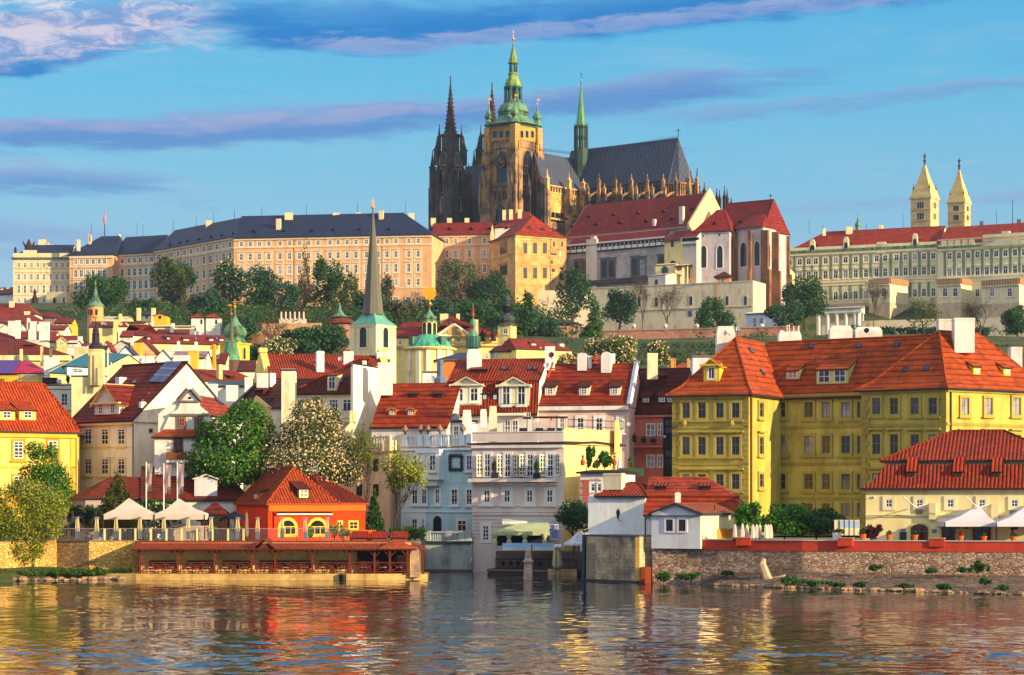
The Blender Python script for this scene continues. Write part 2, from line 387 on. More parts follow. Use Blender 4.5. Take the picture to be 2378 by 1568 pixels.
def wmesh(st,w,h):
 sm,sw,sd,fm,fw,cols,rows,arch,ex=st
 key=(id(sm),sw,sd,id(fm),fw,cols,rows,arch,ex,round(w,1),round(h,1))
 if key in WCACHE:return WCACHE[key]
 f=MB();o=outline(w,h,arch)
 grow=lambda d:outline(w+2*d,h+2*d,arch)
 if sm:ring(f,grow(sw),o,0,-sd,sm)
 ring(f,o,outline(w-2*fw,h-2*fw,arch),0,-.07,fm)
 mw=fw*.7
 for c in range(1,cols):
  x=-w/2+w*c/cols;f.prism([(x-mw/2,-.065),(x+mw/2,-.065),(x+mw/2,-.02),(x-mw/2,-.02)],-h/2+fw,h/2-(fw if not arch else fw+(.06*w if cols==2 else.3*w)),fm)
 for r in rows:
  z=-h/2+h*r;f.prism([(-w/2+fw,-.06),(w/2-fw,-.06),(w/2-fw,-.022),(-w/2+fw,-.022)],z-mw/2,z+mw/2,fm)
 hm=sm or fm
 if 'sill' in ex:z=-h/2-sw;f.prism([(-w/2-sw*1.7,-sd-.18),(w/2+sw*1.7,-sd-.18),(w/2+sw*1.7,0),(-w/2-sw*1.7,0)],z-.18,z,hm)
 if 'hood' in ex:z=h/2+sw+.25;f.prism([(-w/2-sw*1.8,-sd-.28),(w/2+sw*1.8,-sd-.28),(w/2+sw*1.8,0),(-w/2-sw*1.8,0)],z,z+.22,hm)
 if 'ped' in ex:
  z=h/2+sw+.15;W=w/2+sw*1.9;y=-sd-.3
  f.slab([(-W,y,z),(W,y,z),(0,y,z+W*.5)],-.01,hm);f.face([(-W,0,z),(-W,y,z),(0,y,z+W*.5),(0,0,z+W*.5)],hm);f.face([(W,y,z),(W,0,z),(0,0,z+W*.5),(0,y,z+W*.5)],hm);f.face([(-W,0,z),(W,0,z),(W,y,z),(-W,y,z)],hm)
 g=[]
 io=outline(w-fw,h-fw,arch)
 for pm in(PANE,PANE2,PANE3)if ex.find('blue')<0 else(PANEB,PANEB,PANE):
  p=MB();p.face([(x,-.018,z)for x,z in io],pm);g.append(p.mesh('pane',Vector()))
 WCACHE[key]=(f.mesh('window',Vector()),g);return WCACHE[key]
def win3(par,P,ang,w,h,st,pane=None,name='window'):
 w=max(.2,round(w,1));h=max(.2,round(h,1))
 me,g=wmesh(st,w,h)
 o=inst(me,name,par,P,ang)
 k=random.choice((0,0,0,0,0,1,1,2))if pane is None else pane
 p=bpy.data.objects.new('pane',g[k]);COL.objects.link(p);p.parent=o;WL[p.name]=WL[o.name]
 return o
def win(par,wl,x,y,w,h,st,pane=None,name='window'):
 P=wl.at(x,y)+wl.n*.003
 return win3(par,P,wl.ang,wl.wid(x,w),L_(h,P.y),st,pane,name)
def grid(par,wl,xs,rows,st,skip=(),ref=None,pane=None):
 for y,h,s2 in rows:
  rx=ref if ref is not None else xs[0][0];q=wl.at(rx,y);hm=L_(h,q.y)
  for i,(x,w)in enumerate(xs):
   if(i,y)in skip:continue
   P=wl.at(x,0);P.z=q.z
   win3(par,P+wl.n*.003,wl.ang,wl.wid(x,w),hm,s2 or st,pane)
def xs(x0,x1,n,w):return[(x0+(x1-x0)*i/(n-1),w)for i in range(n)]
def band(mb,wl,z0,z1,proud,m,u0=0,u1=None,back=.002):
 u1=(wl.b-wl.a).length if u1 is None else u1
 p=lambda u,d:wl.a+wl.t*u+wl.n*d
 mb.prism([p(u0,proud),p(u1,proud),p(u1,-.1),p(u0,-.1)],z0,z1,m)
def bandy(mb,wl,x,y0,y1,proud,m,x0=None,x1=None):
 za,zb=wl.at(x,y1).z,wl.at(x,y0).z
 band(mb,wl,za,zb,proud,m,0 if x0 is None else wl.u(x0),None if x1 is None else wl.u(x1))
class Hs:pass
def house(name,label,cat,A,B,C,eave,ridge,wm,rm,base=None,rd='x',hl=0,hr=0,lev=((0,0),(1,1)),over=.4,gover=.2,gut=GUT,cap=None,group=None,ev='B',wallpart=True,root=None,fold=.15):
 h=Hs();a,b,c=V2(A),V2(B),V2(C);d=a+c-b;h.c4=(a,b,c,d)
 ze=pz(eave,{'A':a,'B':b,'C':c}[ev].y);zb=(min(ground(p.y)for p in(a,b,c,d))-1)if base is None else base
 r1,r2=((a+d)/2,(b+c)/2)if rd=='x' else((a+b)/2,(d+c)/2)
 rv=(r2-r1).normalized();zr=pz(ridge,((r1+rv*hl).y+(r2-rv*hr).y)/2 if rd=='x' else(r1+rv*hl).y)
 u=(b-a).normalized();v=(d-a).normalized();h.ze,h.zr,h.zb=ze,zr,zb
 if rd=='x':gl,gr,gf,gb=(gover if hl<=0 else over),(gover if hr<=0 else over),over,over
 else:gf,gb,gl,gr=(gover if hl<=0 else over),(gover if hr<=0 else over),over,over
 E=[a-u*gl-v*gf,b+u*gr-v*gf,c+u*gr+v*gb,d-u*gl+v*gb]
 R1=r1+rv*(hl if hl>0 else-gover);R2=r2-rv*(hr if hr>0 else-gover)
 RR=[R1,R2,R2,R1]if rd=='x' else[R1,R1,R2,R2]
 gables=[k for k,on in(((3,hl<=0),(1,hr<=0))if rd=='x' else((0,hl<=0),(2,hr<=0)))if on]
 L=[[(lambda q:Vector((q.x,q.y,ze+(zr-ze)*zf)))(E[k].lerp(RR[k],s))for k in range(4)]for s,zf in lev]
 h.root=root or thing(name,label,cat,(a.x,a.y,zb),group)
 wmb=MB();wmb.prism([a,b,c,d],zb,ze,wm)
 for k in gables:
  i,j=(k,(k+1)%4);n=((E[j]-E[i]).normalized());n=Vector((n.y,-n.x,0));p0=(a,b,c,d)[i]
  off=(E[i]-p0).dot(n)
  pts=[q[i]-n*off for q in L]+[q[j]-n*off for q in reversed(L[:-1])]
  wmb.face(pts,wm)if pts[0].z==pts[0].z else None
 h.wmb=wmb;h.f,h.r,h.l,h.bk=Wall(a,b),Wall(b,c),Wall(d,a),Wall(c,d)
 rmb=MB();h.sl={}
 for k in range(4):
  if k in gables:continue
  j=(k+1)%4
  for p,q in zip(L,L[1:]):
   pts=[p[k],p[j],q[j],q[k]]
   if(q[j]-q[k]).length<.02:pts=pts[:3]
   rmb.face(pts,rm)
  P0,P1,Q=L[-2][k],L[-2][j],L[-1][k]
  n=(P1-P0).cross(Q-P0).normalized();t=(P1-P0).normalized()
  q0,q1,q2=L[0][k],L[0][j],L[1][k];n0=(q1-q0).cross(q2-q0).normalized();h.sl['FRBL'[k]]=(q0,n0,(q1-q0).normalized(),math.tan(math.acos(max(-1,min(1,n0.z)))))
  h.sl['frbl'[k]]=(P0,n,t,math.tan(math.acos(max(-1,min(1,n.z)))))
 lo=[p-Vector((0,0,.22))for p in L[0]]
 rmb.face([lo[3],lo[2],lo[1],lo[0]],gut)
 for k in range(4):
  j=(k+1)%4
  if k in gables:
   for p,q in zip(L,L[1:]):
    dz=Vector((0,0,.22))
    rmb.face([p[k]-dz,q[k]-dz,q[k],p[k]],gut);rmb.face([q[j]-dz,p[j]-dz,p[j],q[j]],gut)
  else:rmb.face([lo[k],lo[j],L[0][j],L[0][k]],gut)
 if cap is not None:
  rmb.tube([L[-1][0 if rd=='x' else 0],L[-1][1 if rd=='x' else 2]],fold,cap,6)
  for k in range(4):
   pk,nx=(k-1)%4,k
   if pk in gables or nx in gables:continue
   rmb.tube([q[k]+Vector((0,0,.02))for q in L],fold*.8,cap,5)
 h.rmb=rmb;h.wm,h.rm=wm,rm;h.rx=rd=='x' and hl<2 and hr<2
 return h
def done(h,rl=None,wl=None):
 h.wall=part(h.wmb,'wall',h.root,wl);h.roof=part(h.rmb,'roof',h.root,rl)
 if h.zr-h.ze>2.5 and 262<h.c4[0].y<450 and 'f' in h.sl:
  a,b=[(h.sl[k][0]+h.sl[k][2]*0)for k in('f','f')];m_=sum(h.c4,Vector())/4;u=h.f.t;W_=(h.f.b-h.f.a).length;mb=MB()
  q=Vector((m_.x,m_.y,h.zr))+u*(random.uniform(-.22,.22)*W_ if h.rx else 0);hh=random.uniform(1.4,2.6);mb.tube([q-Vector((0,0,.4)),q+Vector((0,0,hh))],.035,IRON,3)
  for k in range(4):v=Vector((.55-k*.07,.2,0));z=Vector((0,0,hh-.1-k*.22));mb.tube([q+z-v,q+z+v],.022,IRON,3)
  part(mb,'antenna',h.roof)
 for f in getattr(h,'later',[]):f()
 return h
def chimney(h,x0,y0,x1,y1,k='f',m=None,dep=None,Y=None,kind='cap',a=None):
 m=m or WHITE;own=Y is None
 if Y is None:
  s=h.sl[k];P=hit((x0+x1)/2,y1,s[0],s[1]);t=s[2]
 else:P=pt((x0+x1)/2,y1,Y);t=Vector((1,0,0))
 W=L_(x1-x0,P.y);z1=pz(y0,P.y);dep=dep or min(W,.9+.25*W);a=math.atan2(t.y,t.x)if a is None else a
 if a>math.pi/2:a-=math.pi
 if a<-math.pi/2:a+=math.pi
 co=abs(math.cos(a));sn=abs(math.sin(a));wx=max(.5,(W-dep*sn)/max(co,.3))
 mb=MB();c=P+Vector((0,dep*.5,0))
 if kind=='cap':
  mb.box(c,wx*.93,dep*.93,P.z-1.2,z1-.3,m,a);mb.box(c,wx,dep,z1-.3,z1-.12,m,a);mb.box(c,wx*.8,dep*.8,z1-.12,z1,m,a)
  n=max(1,int(wx/.9));ca=math.cos(a),math.sin(a)
  for i in range(n):
   o=(i+.5)/n*wx*.8-wx*.4;q=(c.x+o*ca[0],c.y+o*ca[1])
   mb.lathe(q,[(.13,z1-.1),(.11,z1+.35),(.08,z1+.36)],6,flat((150,80,60)))
 elif kind=='plain':
  mb.box(c,wx,dep,P.z-1.2,z1,m,a);mb.box(c,wx*1.06,dep*1.06,z1-.25,z1-.1,m,a)
 elif kind=='round':
  mb.box(c,wx,dep,P.z-1.2,z1-wx*.45,m,a);ca=Vector((math.cos(a),math.sin(a),0));nn=Vector((-ca.y,ca.x,0))
  prof=[(-wx/2*math.cos(q*math.pi/8),z1-wx*.45+wx*.45*math.sin(q*math.pi/8))for q in range(9)]
  A_=[c+ca*x-nn*dep/2 for x,z in prof];B_=[c+ca*x+nn*dep/2 for x,z in prof]
  for L,z in((A_,prof),(B_,prof)):
   for q,(x,zz)in zip(L,z):q.z=zz
  for i in range(8):mb.face([A_[i],A_[i+1],B_[i+1],B_[i]],m)
  mb.face(list(reversed(A_)),m);mb.face(B_,m)
 elif kind=='taper':
  q0,q1=rect(c,wx,dep,a),rect(c,wx*.82,dep*.82,a);zt=z1-min(1.4,(z1-P.z)*.35)
  mb.box(c,wx,dep,P.z-1.2,zt,m,a)
  for i in range(4):
   j=(i+1)%4;mb.face([(*q0[i],zt),(*q0[j],zt),(*q1[j],z1),(*q1[i],z1)],m)
  mb.face([(*p,z1)for p in q1],m)
 if own:mb.box(c,wx*1.05,dep*1.05,P.z-.9,P.z+.1,GUT,a)
 return part(mb,'chimney',h.roof)
def dormer(h,k,x,y,w,hh,kind='shed',wm=None,rm=None,st=None,nw=1,ww=.5,wh=.7,rh=.55,over=.15,trim=None,pitch=.4,pane=None,arch=0,dep=None):
 s=h.sl[k];P=hit(x,y,s[0],s[1]);t=Vector((s[2].x,s[2].y,0)).normalized();n=Vector((t.y,-t.x,0));tn=s[3]
 W=L_(w,P.y)/max(abs(t.x),.3);H=L_(hh,P.y);wm=wm or h.wm;rm=rm or h.rm;mb=MB();up=Vector((0,0,1));trim=trim or wm
 bl,br_=P-t*W/2,P+t*W/2;tl,tr=bl+up*H,br_+up*H
 base=-up*.4
 mb.face([bl+base,br_+base,tr,tl],wm)
 if kind=='shed':
  tn2=tn*pitch;D=dep or H/(tn-tn2)
  bk=-n*D+up*(D*tn2)
  mb.face([br_+base,tr+bk,tr],wm);mb.face([bl+base,tl,tl+bk],wm)
  o=n*over*1.5-up*over*1.5*tn2
  mb.slab([tl-t*over+o,tr+t*over+o,tr+t*over+bk,tl-t*over+bk],.16,rm,GUT)
 else:
  pk=W/2*rh;D=dep or H/tn;D2=dep or(H+pk)/tn
  top=(tl+tr)/2+up*pk
  mb.face([tl,tr,top],wm)
  mb.face([br_+base,tr-n*D,tr],wm);mb.face([bl+base,tl,tl-n*D],wm)
  o=n*over*1.6;e=over*1.2
  dn=up*(e*rh)
  mb.slab([tr+t*e+o-dn,tr+t*e-n*D-dn,top-n*D2,top+o],.14,rm,trim)
  mb.slab([top+o,top-n*D2,tl-t*e-n*D-dn,tl-t*e+o-dn],.14,rm,trim)
  if trim is not wm or kind=='ped':
   mb.prism([tl-t*e+n*.02,tr+t*e+n*.02,tr+t*e+n*over*1.5,tl-t*e+n*over*1.5][::-1],tl.z-.18,tl.z+.04,trim)
 o=part(mb,'dormer',h.root)
 a=math.atan2(t.y,t.x)
 for i in range(nw if st else 0):
  q=P+t*(W*((i+.5)/nw-.5))+up*H*(.5 if kind!='gable' else.48)+n*.004
  win3(o,q,a,W*ww/nw,H*wh,st,pane)
 return o
def vent(h,k,x,y,w=14,hh=9,m=None,dark=None):
 s=h.sl[k];P=hit(x,y,s[0],s[1]);t=Vector((s[2].x,s[2].y,0)).normalized();n=Vector((t.y,-t.x,0));up=Vector((0,0,1))
 W=L_(w,P.y)/max(abs(t.x),.3);H=L_(hh,P.y);D=H/s[3];mb=MB()
 a,b,top=P-t*W/2,P+t*W/2,P+up*H
 mb.face([a,b,top],dark or BLACK);o=n*.3;bk=top-n*D
 mb.face([b+t*.2+o,bk,top+o+up*.1],m or h.rm);mb.face([a-t*.2+o,top+o+up*.1,bk],m or h.rm)
 return part(mb,'roof_vent',h.roof)
def skylight(h,k,x,y,w,hh,m=None):
 s=h.sl[k];P=hit(x,y,s[0],s[1]);t,n=s[2],s[1];v=n.cross(t);W=L_(w,P.y)/max(abs(t.x),.3);H=L_(hh,P.y)/max(.35,abs(v.z))
 mb=MB();q=[P+n*.14+t*(W*i)+v*(H*j)for i,j in((-.5,-.5),(.5,-.5),(.5,.5),(-.5,.5))];mb.slab(q,.2,GUT)
 q=[P+n*.155+t*(W*i)+v*(H*j)for i,j in((-.4,-.42),(.4,-.42),(.4,.42),(-.4,.42))];mb.face(q,m or PANEB)
 return part(mb,'skylight',h.roof)
def pipe(mb,x,y0,y1,wl,m=None,off=.12,r=.07):
 p=wl.at(x,y0)+wl.n*off;q=wl.at(x,y1)+wl.n*off;mb.tube([p,q],r,m or GUT,5)
def railing(mb,p,q,z,hgt,m,step=.25,r=.018,posts=True):
 p,q=Vector((p[0],p[1],z)),Vector((q[0],q[1],z));up=Vector((0,0,hgt));d=q-p;n=max(2,int(d.length/step))
 for zz in(hgt,.1):mb.tube([p+Vector((0,0,zz)),q+Vector((0,0,zz))],r*1.5,m,4)
 for i in range(n+1):mb.tube([p+d*(i/n),p+d*(i/n)+up],r,m,3)
def dish(par,x,y,Y,d,m=None,dirx=-.3):
 c=pt(x,y,Y);r=L_(d,Y)/2;mb=MB();n=Vector((dirx,-1,.25)).normalized();u=n.cross(Vector((0,0,1))).normalized();v=u.cross(n)
 prev=None
 for k in range(4):
  rr=r*k/3;dp=-.25*r*(1-(k/3)**2)
  rg=[c+n*dp+u*rr*math.cos(i*math.pi/6)+v*rr*math.sin(i*math.pi/6)for i in range(12)]
  if prev:
   for i in range(12):mb.face([prev[i],prev[(i+1)%12],rg[(i+1)%12],rg[i]],m or flat((205,210,220)),True)
  prev=rg
 mb.tube([c-n*.3*r,c-n*.9*r-Vector((0,0,r*1.2))],.05,IRON,4);mb.tube([c-v*r*.8,c+n*r*.8],.025,IRON,4)
 return part(mb,'satellite_dish',par)
def mast(par,x,y0,y1,Y,r=.05,m=None,name='antenna'):
 mb=MB();mb.tube([pt(x,y1,Y),pt(x,y0,Y)],[r,r*.6],m or IRON,4);return part(mb,name,par)
WARM=plaster((228,214,190),.2);CREAMT=plaster((222,204,150),.2)
S_PLAIN=(None,0,0,WFRAME,.09,2,(.62,),0,'')
S_SIX=(None,0,0,WFRAME,.1,2,(.33,.66),0,'')
S_DORM=(None,0,0,WFRAME,.1,2,(.5,),0,'')
S_DARK=(None,0,0,flat((70,46,36)),.08,2,(.6,),0,'')
def sty(c,sw=.22,sd=.08,fm=None,fw=.1,cols=2,rows=(.62,),arch=0,ex='sill'):return(plaster(c,.2)if c else None,sw,sd,fm or WFRAME,fw,cols,rows,arch,ex)
# ---------------------------------------------------------------- trees
def leaves(rng,blobs,n,size,shell=.55):
 C=np.array([b[0]for b in blobs]);Rr=np.array([b[1]for b in blobs]);vol=(Rr[:,0]*Rr[:,1]*Rr[:,2])**.7
 k=rng.choice(len(blobs),n,p=vol/vol.sum())
 d=rng.normal(size=(n,3));d/=np.linalg.norm(d,axis=1)[:,None]
 r=shell+(1-shell)*rng.random(n)**.5;r*=1+.10*rng.normal(size=n)
 p=C[k]+d*Rr[k]*r[:,None]
 nn=d*.7+rng.normal(size=(n,3))*.7+np.array([0,0,.35]);nn/=np.linalg.norm(nn,axis=1)[:,None]
 a=np.cross(nn,rng.normal(size=(n,3)));a/=np.linalg.norm(a,axis=1)[:,None];b=np.cross(nn,a)
 s=size*(.6+.8*rng.random(n))[:,None]
 return np.stack([p-a*s*.5,p-b*s*.32-a*s*.05,p+a*s*.5,p+b*s*.32],1).reshape(-1,3)
def quadmesh(name,sets):
 me=bpy.data.meshes.new(name);V=np.concatenate([s[0]for s in sets]);nq=len(V)//4
 me.vertices.add(len(V));me.vertices.foreach_set('co',V.ravel());me.loops.add(len(V));me.loops.foreach_set('vertex_index',np.arange(len(V),dtype=np.int32))
 me.polygons.add(nq);me.polygons.foreach_set('loop_start',np.arange(0,len(V),4,dtype=np.int32));me.polygons.foreach_set('loop_total',np.full(nq,4,dtype=np.int32))
 mi=np.concatenate([np.full(len(s[0])//4,i,dtype=np.int32)for i,s in enumerate(sets)])
 for s in sets:me.materials.append(s[1])
 me.polygons.foreach_set('material_index',mi);me.update(calc_edges=True);return me
BARK=flat((78,62,50),.9,0,.5);BARKD=flat((58,46,40),.9,0,.5)
def blobs_for(rng,w,h,z0,kind):
 o=[]
 if kind=='cone':
  for i in range(9):
   f=i/8;r=w/2*(1-f*.85)*(.85+.2*rng.random())
   o.append(((rng.normal()*.06*w,rng.normal()*.06*w,z0+h*(.1+.8*f)),(r*.8,r*.8,h*.11)))
   for j in range(5):
    a=rng.random()*6.28;o.append(((math.cos(a)*r*.7,math.sin(a)*r*.7,z0+h*(.06+.8*f)-h*.02),(r*.38,r*.38,h*.06)))
 elif kind=='weep':
  for i in range(16):
   a=rng.random()*6.28;q=math.sqrt(rng.random())*.42;zz=.62-.45*(q/.42)**2+.1*rng.random()
   o.append(((math.cos(a)*q*w,math.sin(a)*q*w,z0+h*zz),(w*.1,w*.1,h*.3)))
  o.append(((0,0,z0+h*.8),(w*.26,w*.26,h*.2)))
 else:
  o.append(((0,0,z0+h*.5),(w*.3,w*.3,h*.34)))
  for i in range(15):
   a=rng.random()*6.28;e=rng.random()*1.75-.65;q=math.cos(e)*.36
   rr=.13+.10*rng.random()
   o.append(((math.cos(a)*q*w,math.sin(a)*q*w,z0+h*(.5+.36*math.sin(e))),(w*rr,w*rr,h*rr*1.0)))
 return o
def limbs(mb,rng,base,h,w,zc,m,n=6,r0=None):
 r0=r0 or max(.12,h*.028);top=Vector((base.x+rng.normal()*.04*w,base.y,base.z+zc+h*.35))
 mb.tube([base-Vector((0,0,.6)),base.lerp(top,.4)+Vector((rng.normal()*.02*w,0,0)),top],[r0*1.2,r0*.8,r0*.25],m,7)
 for i in range(n):
  a=rng.random()*6.28;s=base.lerp(top,.35+.5*rng.random());e=s+Vector((math.cos(a)*w*.33,math.sin(a)*w*.33,h*(.1+.2*rng.random())))
  mb.tube([s,s.lerp(e,.5)+Vector((0,0,h*.03)),e],[r0*.45,r0*.3,r0*.1],m,5)
def tree(name,label,x,ytop,ybot,w,Y,mats,n=4000,leaf=.7,kind='round',trunk=None,cat='tree',group=None,seed=1,gz=None,bark=None,flower=None,shell=.5,lim=6,blobs=None):
 rng=np.random.default_rng(seed);W=L_(w,Y);zt,zb=pz(ytop,Y),pz(ybot,Y);g=ground(Y)if gz is None else gz
 base=Vector((px(x,Y),Y,min(g,zb)));h=zt-zb
 root=thing(name,label,cat,base,group)
 bl=[((px(b[0],Y)-base.x,b[4]if len(b)>4 else 0,pz(b[1],Y)-base.z),(L_(b[2],Y)/2,L_(b[2],Y)/2,L_(b[3],Y)/2))for b in blobs]if blobs else blobs_for(rng,W,h,zb-base.z,kind)
 sets=[];sp=[.62,.38]if len(mats)>1 else[1.]
 for m,f in zip(mats,sp):sets.append((leaves(rng,bl,int(n*f),leaf,shell),m))
 if flower:sets.append((leaves(rng,[(c,tuple(q*1.06 for q in r))for c,r in bl],flower[1],flower[2],.85),flower[0]))
 me=quadmesh('crown',sets);o=bpy.data.objects.new('crown',me);COL.objects.link(o);o.parent=root;WL[o.name]=base
 mb=MB();limbs(mb,rng,base,h,W,zb-base.z,bark or BARK,lim);part(mb,'trunk',root)
 return root
def bare(name,label,x,ytop,ybot,w,Y,m,seed=1,depth=5,cat='tree',leafm_=None,nl=0,ls=.3,gz=None,r0=None,lean=0,spread=.55,group=None,kids=3):
 rng=random.Random(seed);g=ground(Y)if gz is None else gz;base=Vector((px(x,Y),Y,min(g,pz(ybot,Y))));H=pz(ytop,Y)-base.z;W=L_(w,Y)
 root=thing(name,label,cat,base,group);mb=MB();tips=[]
 def br(p,d,l,r,k):
  q=p+d*l;mid=p.lerp(q,.5)+Vector((rng.gauss(0,.05),rng.gauss(0,.05),rng.gauss(0,.03)))*l
  mb.tube([p,mid,q],[r,r*.8,r*.6],m,6 if k<2 else 3);
  if k>=depth-2:tips.append(mid)
  if k>=depth:tips.append(q);return
  for i in range(kids if k else kids+2):
   a=rng.random()*6.28;s=spread*(.6+.7*rng.random());nd=(d+Vector((math.cos(a)*s*1.3,math.sin(a)*s*1.3,.18+.1*rng.random()))).normalized()
   br(p.lerp(q,.55+.45*rng.random()),nd,l*(.62+.2*rng.random()),r*.58,k+1)
 br(base-Vector((0,0,.5)),Vector((lean,0,1)).normalized(),H*.36,r0 or max(.16,H*.018),0)
 sx=max(abs(v.x-base.x)for v in mb.v);zt=max(v.z for v in mb.v)-base.z;fx=W/2/sx;fz=H/zt
 S=lambda v:Vector((base.x+(v.x-base.x)*fx,base.y+(v.y-base.y)*fx,base.z+(v.z-base.z)*fz))
 mb.v=[S(v)for v in mb.v];part(mb,'trunk',root)
 if leafm_:
  nr=np.random.default_rng(seed);T_=[S(t)-base for t in tips]
  bl=[(tuple(t),(ls*3.4,ls*3.4,ls*2.4))for t in T_]
  o=bpy.data.objects.new('crown',quadmesh('crown',[(leaves(nr,bl,nl,ls,.2),leafm_)]));COL.objects.link(o);o.parent=root;WL[o.name]=base
 return root
def shrub(name,label,x,y0,y1,w,Y,mats,n=500,leaf=.25,cat='shrub',group=None,seed=1,flower=None,gz=None):
 rng=np.random.default_rng(seed);W=L_(w,Y);zb,zt=pz(y1,Y),pz(y0,Y);base=Vector((px(x,Y),Y,zb));h=zt-zb
 bl=[((0,0,h*.45),(W*.3,W*.3,h*.45))]+[((rng.normal()*W*.22,rng.normal()*W*.15,h*(.3+.45*rng.random())),(W*.2,W*.2,h*.25))for _ in range(6)]
 sets=[(leaves(rng,bl,n,leaf,.35),mats[0])]
 if len(mats)>1:sets.append((leaves(rng,bl,n//2,leaf,.4),mats[1]))
 if flower:sets.append((leaves(rng,bl,flower[1],flower[2],.8),flower[0]))
 o=bpy.data.objects.new(name,quadmesh(name,sets));COL.objects.link(o);o.location=base;WL[o.name]=base
 return tag(o,label,cat,group)
LF_D=leafm((42,82,32));LF_M=leafm((48,92,26));LF_O=leafm((86,96,34));LF_Y=leafm((112,128,38));LF_B=leafm((104,84,56));LF_BR=leafm((84,150,24));FLW=leafm((228,205,165),.15);LF_TEAL=leafm((44,84,54));LF_PUR=leafm((66,24,40))
# ---------------------------------------------------------------- river, ground, hillside
crop('D')
def water(t,b):
 g=obc(t)
 b.inputs['Base Color'].default_value=(.012,.016,.02,1);b.inputs['Roughness'].default_value=.05;b.inputs['IOR'].default_value=1.33;b.inputs['Specular IOR Level'].default_value=.5
 n1=t.noise(t.scale(g,.55,.22,1),1.0,3,.55,.3);n2=t.noise(t.scale(g,1.9,.75,1),1.0,3,.6,.4);n3=t.noise(t.scale(g,.1,.05,1),1.0,2)
 h=t.math('ADD',t.math('MULTIPLY',n1,.75),t.math('MULTIPLY',n2,.36))
 h=t.math('MULTIPLY',h,t.smooth(n3,.35,.65,.35,1.5))
 bump(t,b,h,.25,.14)
def river():
 X,Yr=np.arange(-84,84.1,.3),np.concatenate([np.arange(100,215,.36),np.arange(215,305,.6)]);gx,gy=np.meshgrid(X,Yr);r=np.random.default_rng(11);z=np.zeros_like(gx)
 pt_=.75+.5*np.sin(gx*.05+gy*.11+1)*np.sin(gx*.021-gy*.06)+.3*np.sin(gy*.23+gx*.03+2*np.sin(gx*.04))
 pt_+=1.5*np.exp(-((gx+20)/24)**2-((gy-133)/13)**2)+.9*np.exp(-((gx-14)/22)**2-((gy-124)/9)**2)
 for i in range(46):
  lam=1.1*1.75**r.uniform(0,3.2);a=r.normal()*.85+1.9;k=2*np.pi/lam;z+=.0155*lam**.9*WAVE*np.sin(k*(gx*np.cos(a)+gy*np.sin(a))+r.uniform(0,6.28)+.6*np.sin(.13*gx+.21*gy+i))
 z*=np.clip(pt_,.3,2.4)*.3;V=np.stack([gx,gy,z],2).reshape(-1,3);w_,n=len(X),len(Yr);i0=(np.arange(n-1)[:,None]*w_+np.arange(w_-1)).ravel();Q=np.stack([i0,i0+1,i0+w_+1,i0+w_],1)
 V=np.concatenate([V,np.array([(x,y,-.12)for y in(-400,99,306,330)for x in(-3000,-85,85,3000)])]);b0=n*w_;Q=np.concatenate([Q,np.array([(b0+j*4+i,b0+j*4+i+1,b0+j*4+i+5,b0+j*4+i+4)for j in range(3)for i in range(3)])])
 me=bpy.data.meshes.new('river_water');nq=len(Q);me.vertices.add(len(V));me.vertices.foreach_set('co',V.ravel());me.loops.add(nq*4);me.loops.foreach_set('vertex_index',Q.ravel().astype(np.int32));me.polygons.add(nq);me.polygons.foreach_set('loop_start',np.arange(0,nq*4,4,dtype=np.int32));me.polygons.foreach_set('loop_total',np.full(nq,4,dtype=np.int32));me.polygons.foreach_set('use_smooth',np.ones(nq,bool));me.materials.append(mat('river_water',water));me.update(calc_edges=True)
 o=bpy.data.objects.new('river_water',me);COL.objects.link(o);o['kind']='structure'
WAVE=.3
river()
def grassy(t,b):
 g=obc(t);c=t.mix(t.smooth(t.noise(g,.12,5),.35,.65),lin((46,68,34)),lin((86,86,52)))
 c=t.mix(t.smooth(t.noise(g,1.2,4),.45,.7,0,.6),c,lin((30,40,20)));t.put(b,'Base Color',c);b.inputs['Roughness'].default_value=.95
GRASS=mat('hill_ground',grassy)
PAVE=stone((150,132,112),(120,104,90),.9,.3)
mb=MB();ys=[300,320,340,370,420,470,520,560,600,630,660,700,740,760,800,840,880,930,1000,1100,1600,3000]
xs_=[-3000,-1500,-400]+list(range(-360,361,40))+[400,1500,3000]
rg=random.Random(3)
zz={(i,j):ground(min(y,3000))-(10 if x>30 and 690<=y<=850 else 0)+(rg.uniform(-1.2,1.2)if 420<y<850 else 0)for i,x in enumerate(xs_)for j,y in enumerate(ys)}
for j in range(len(ys)-1):
 for i in range(len(xs_)-1):
  mb.face([(xs_[i],ys[j],zz[i,j]),(xs_[i+1],ys[j],zz[i+1,j]),(xs_[i+1],ys[j+1],zz[i+1,j+1]),(xs_[i],ys[j+1],zz[i,j+1])],GRASS,True)
struct(mb,'hill')
def plan(*p):return[(px(x,Y),Y)for x,Y in p]
mb=MB();mb.prism(plan((-700,259),(132,267),(207,265),(318,268),(978,268),(978,303),(-700,303)),-3,4.3,PAVE);struct(mb,'terrace_ground')
mb=MB();mb.prism(plan((1362,258),(1515,252.3),(1862,245.3),(2900,235),(2900,303),(1362,303)),-3,4.35,PAVE);struct(mb,'garden_ground')
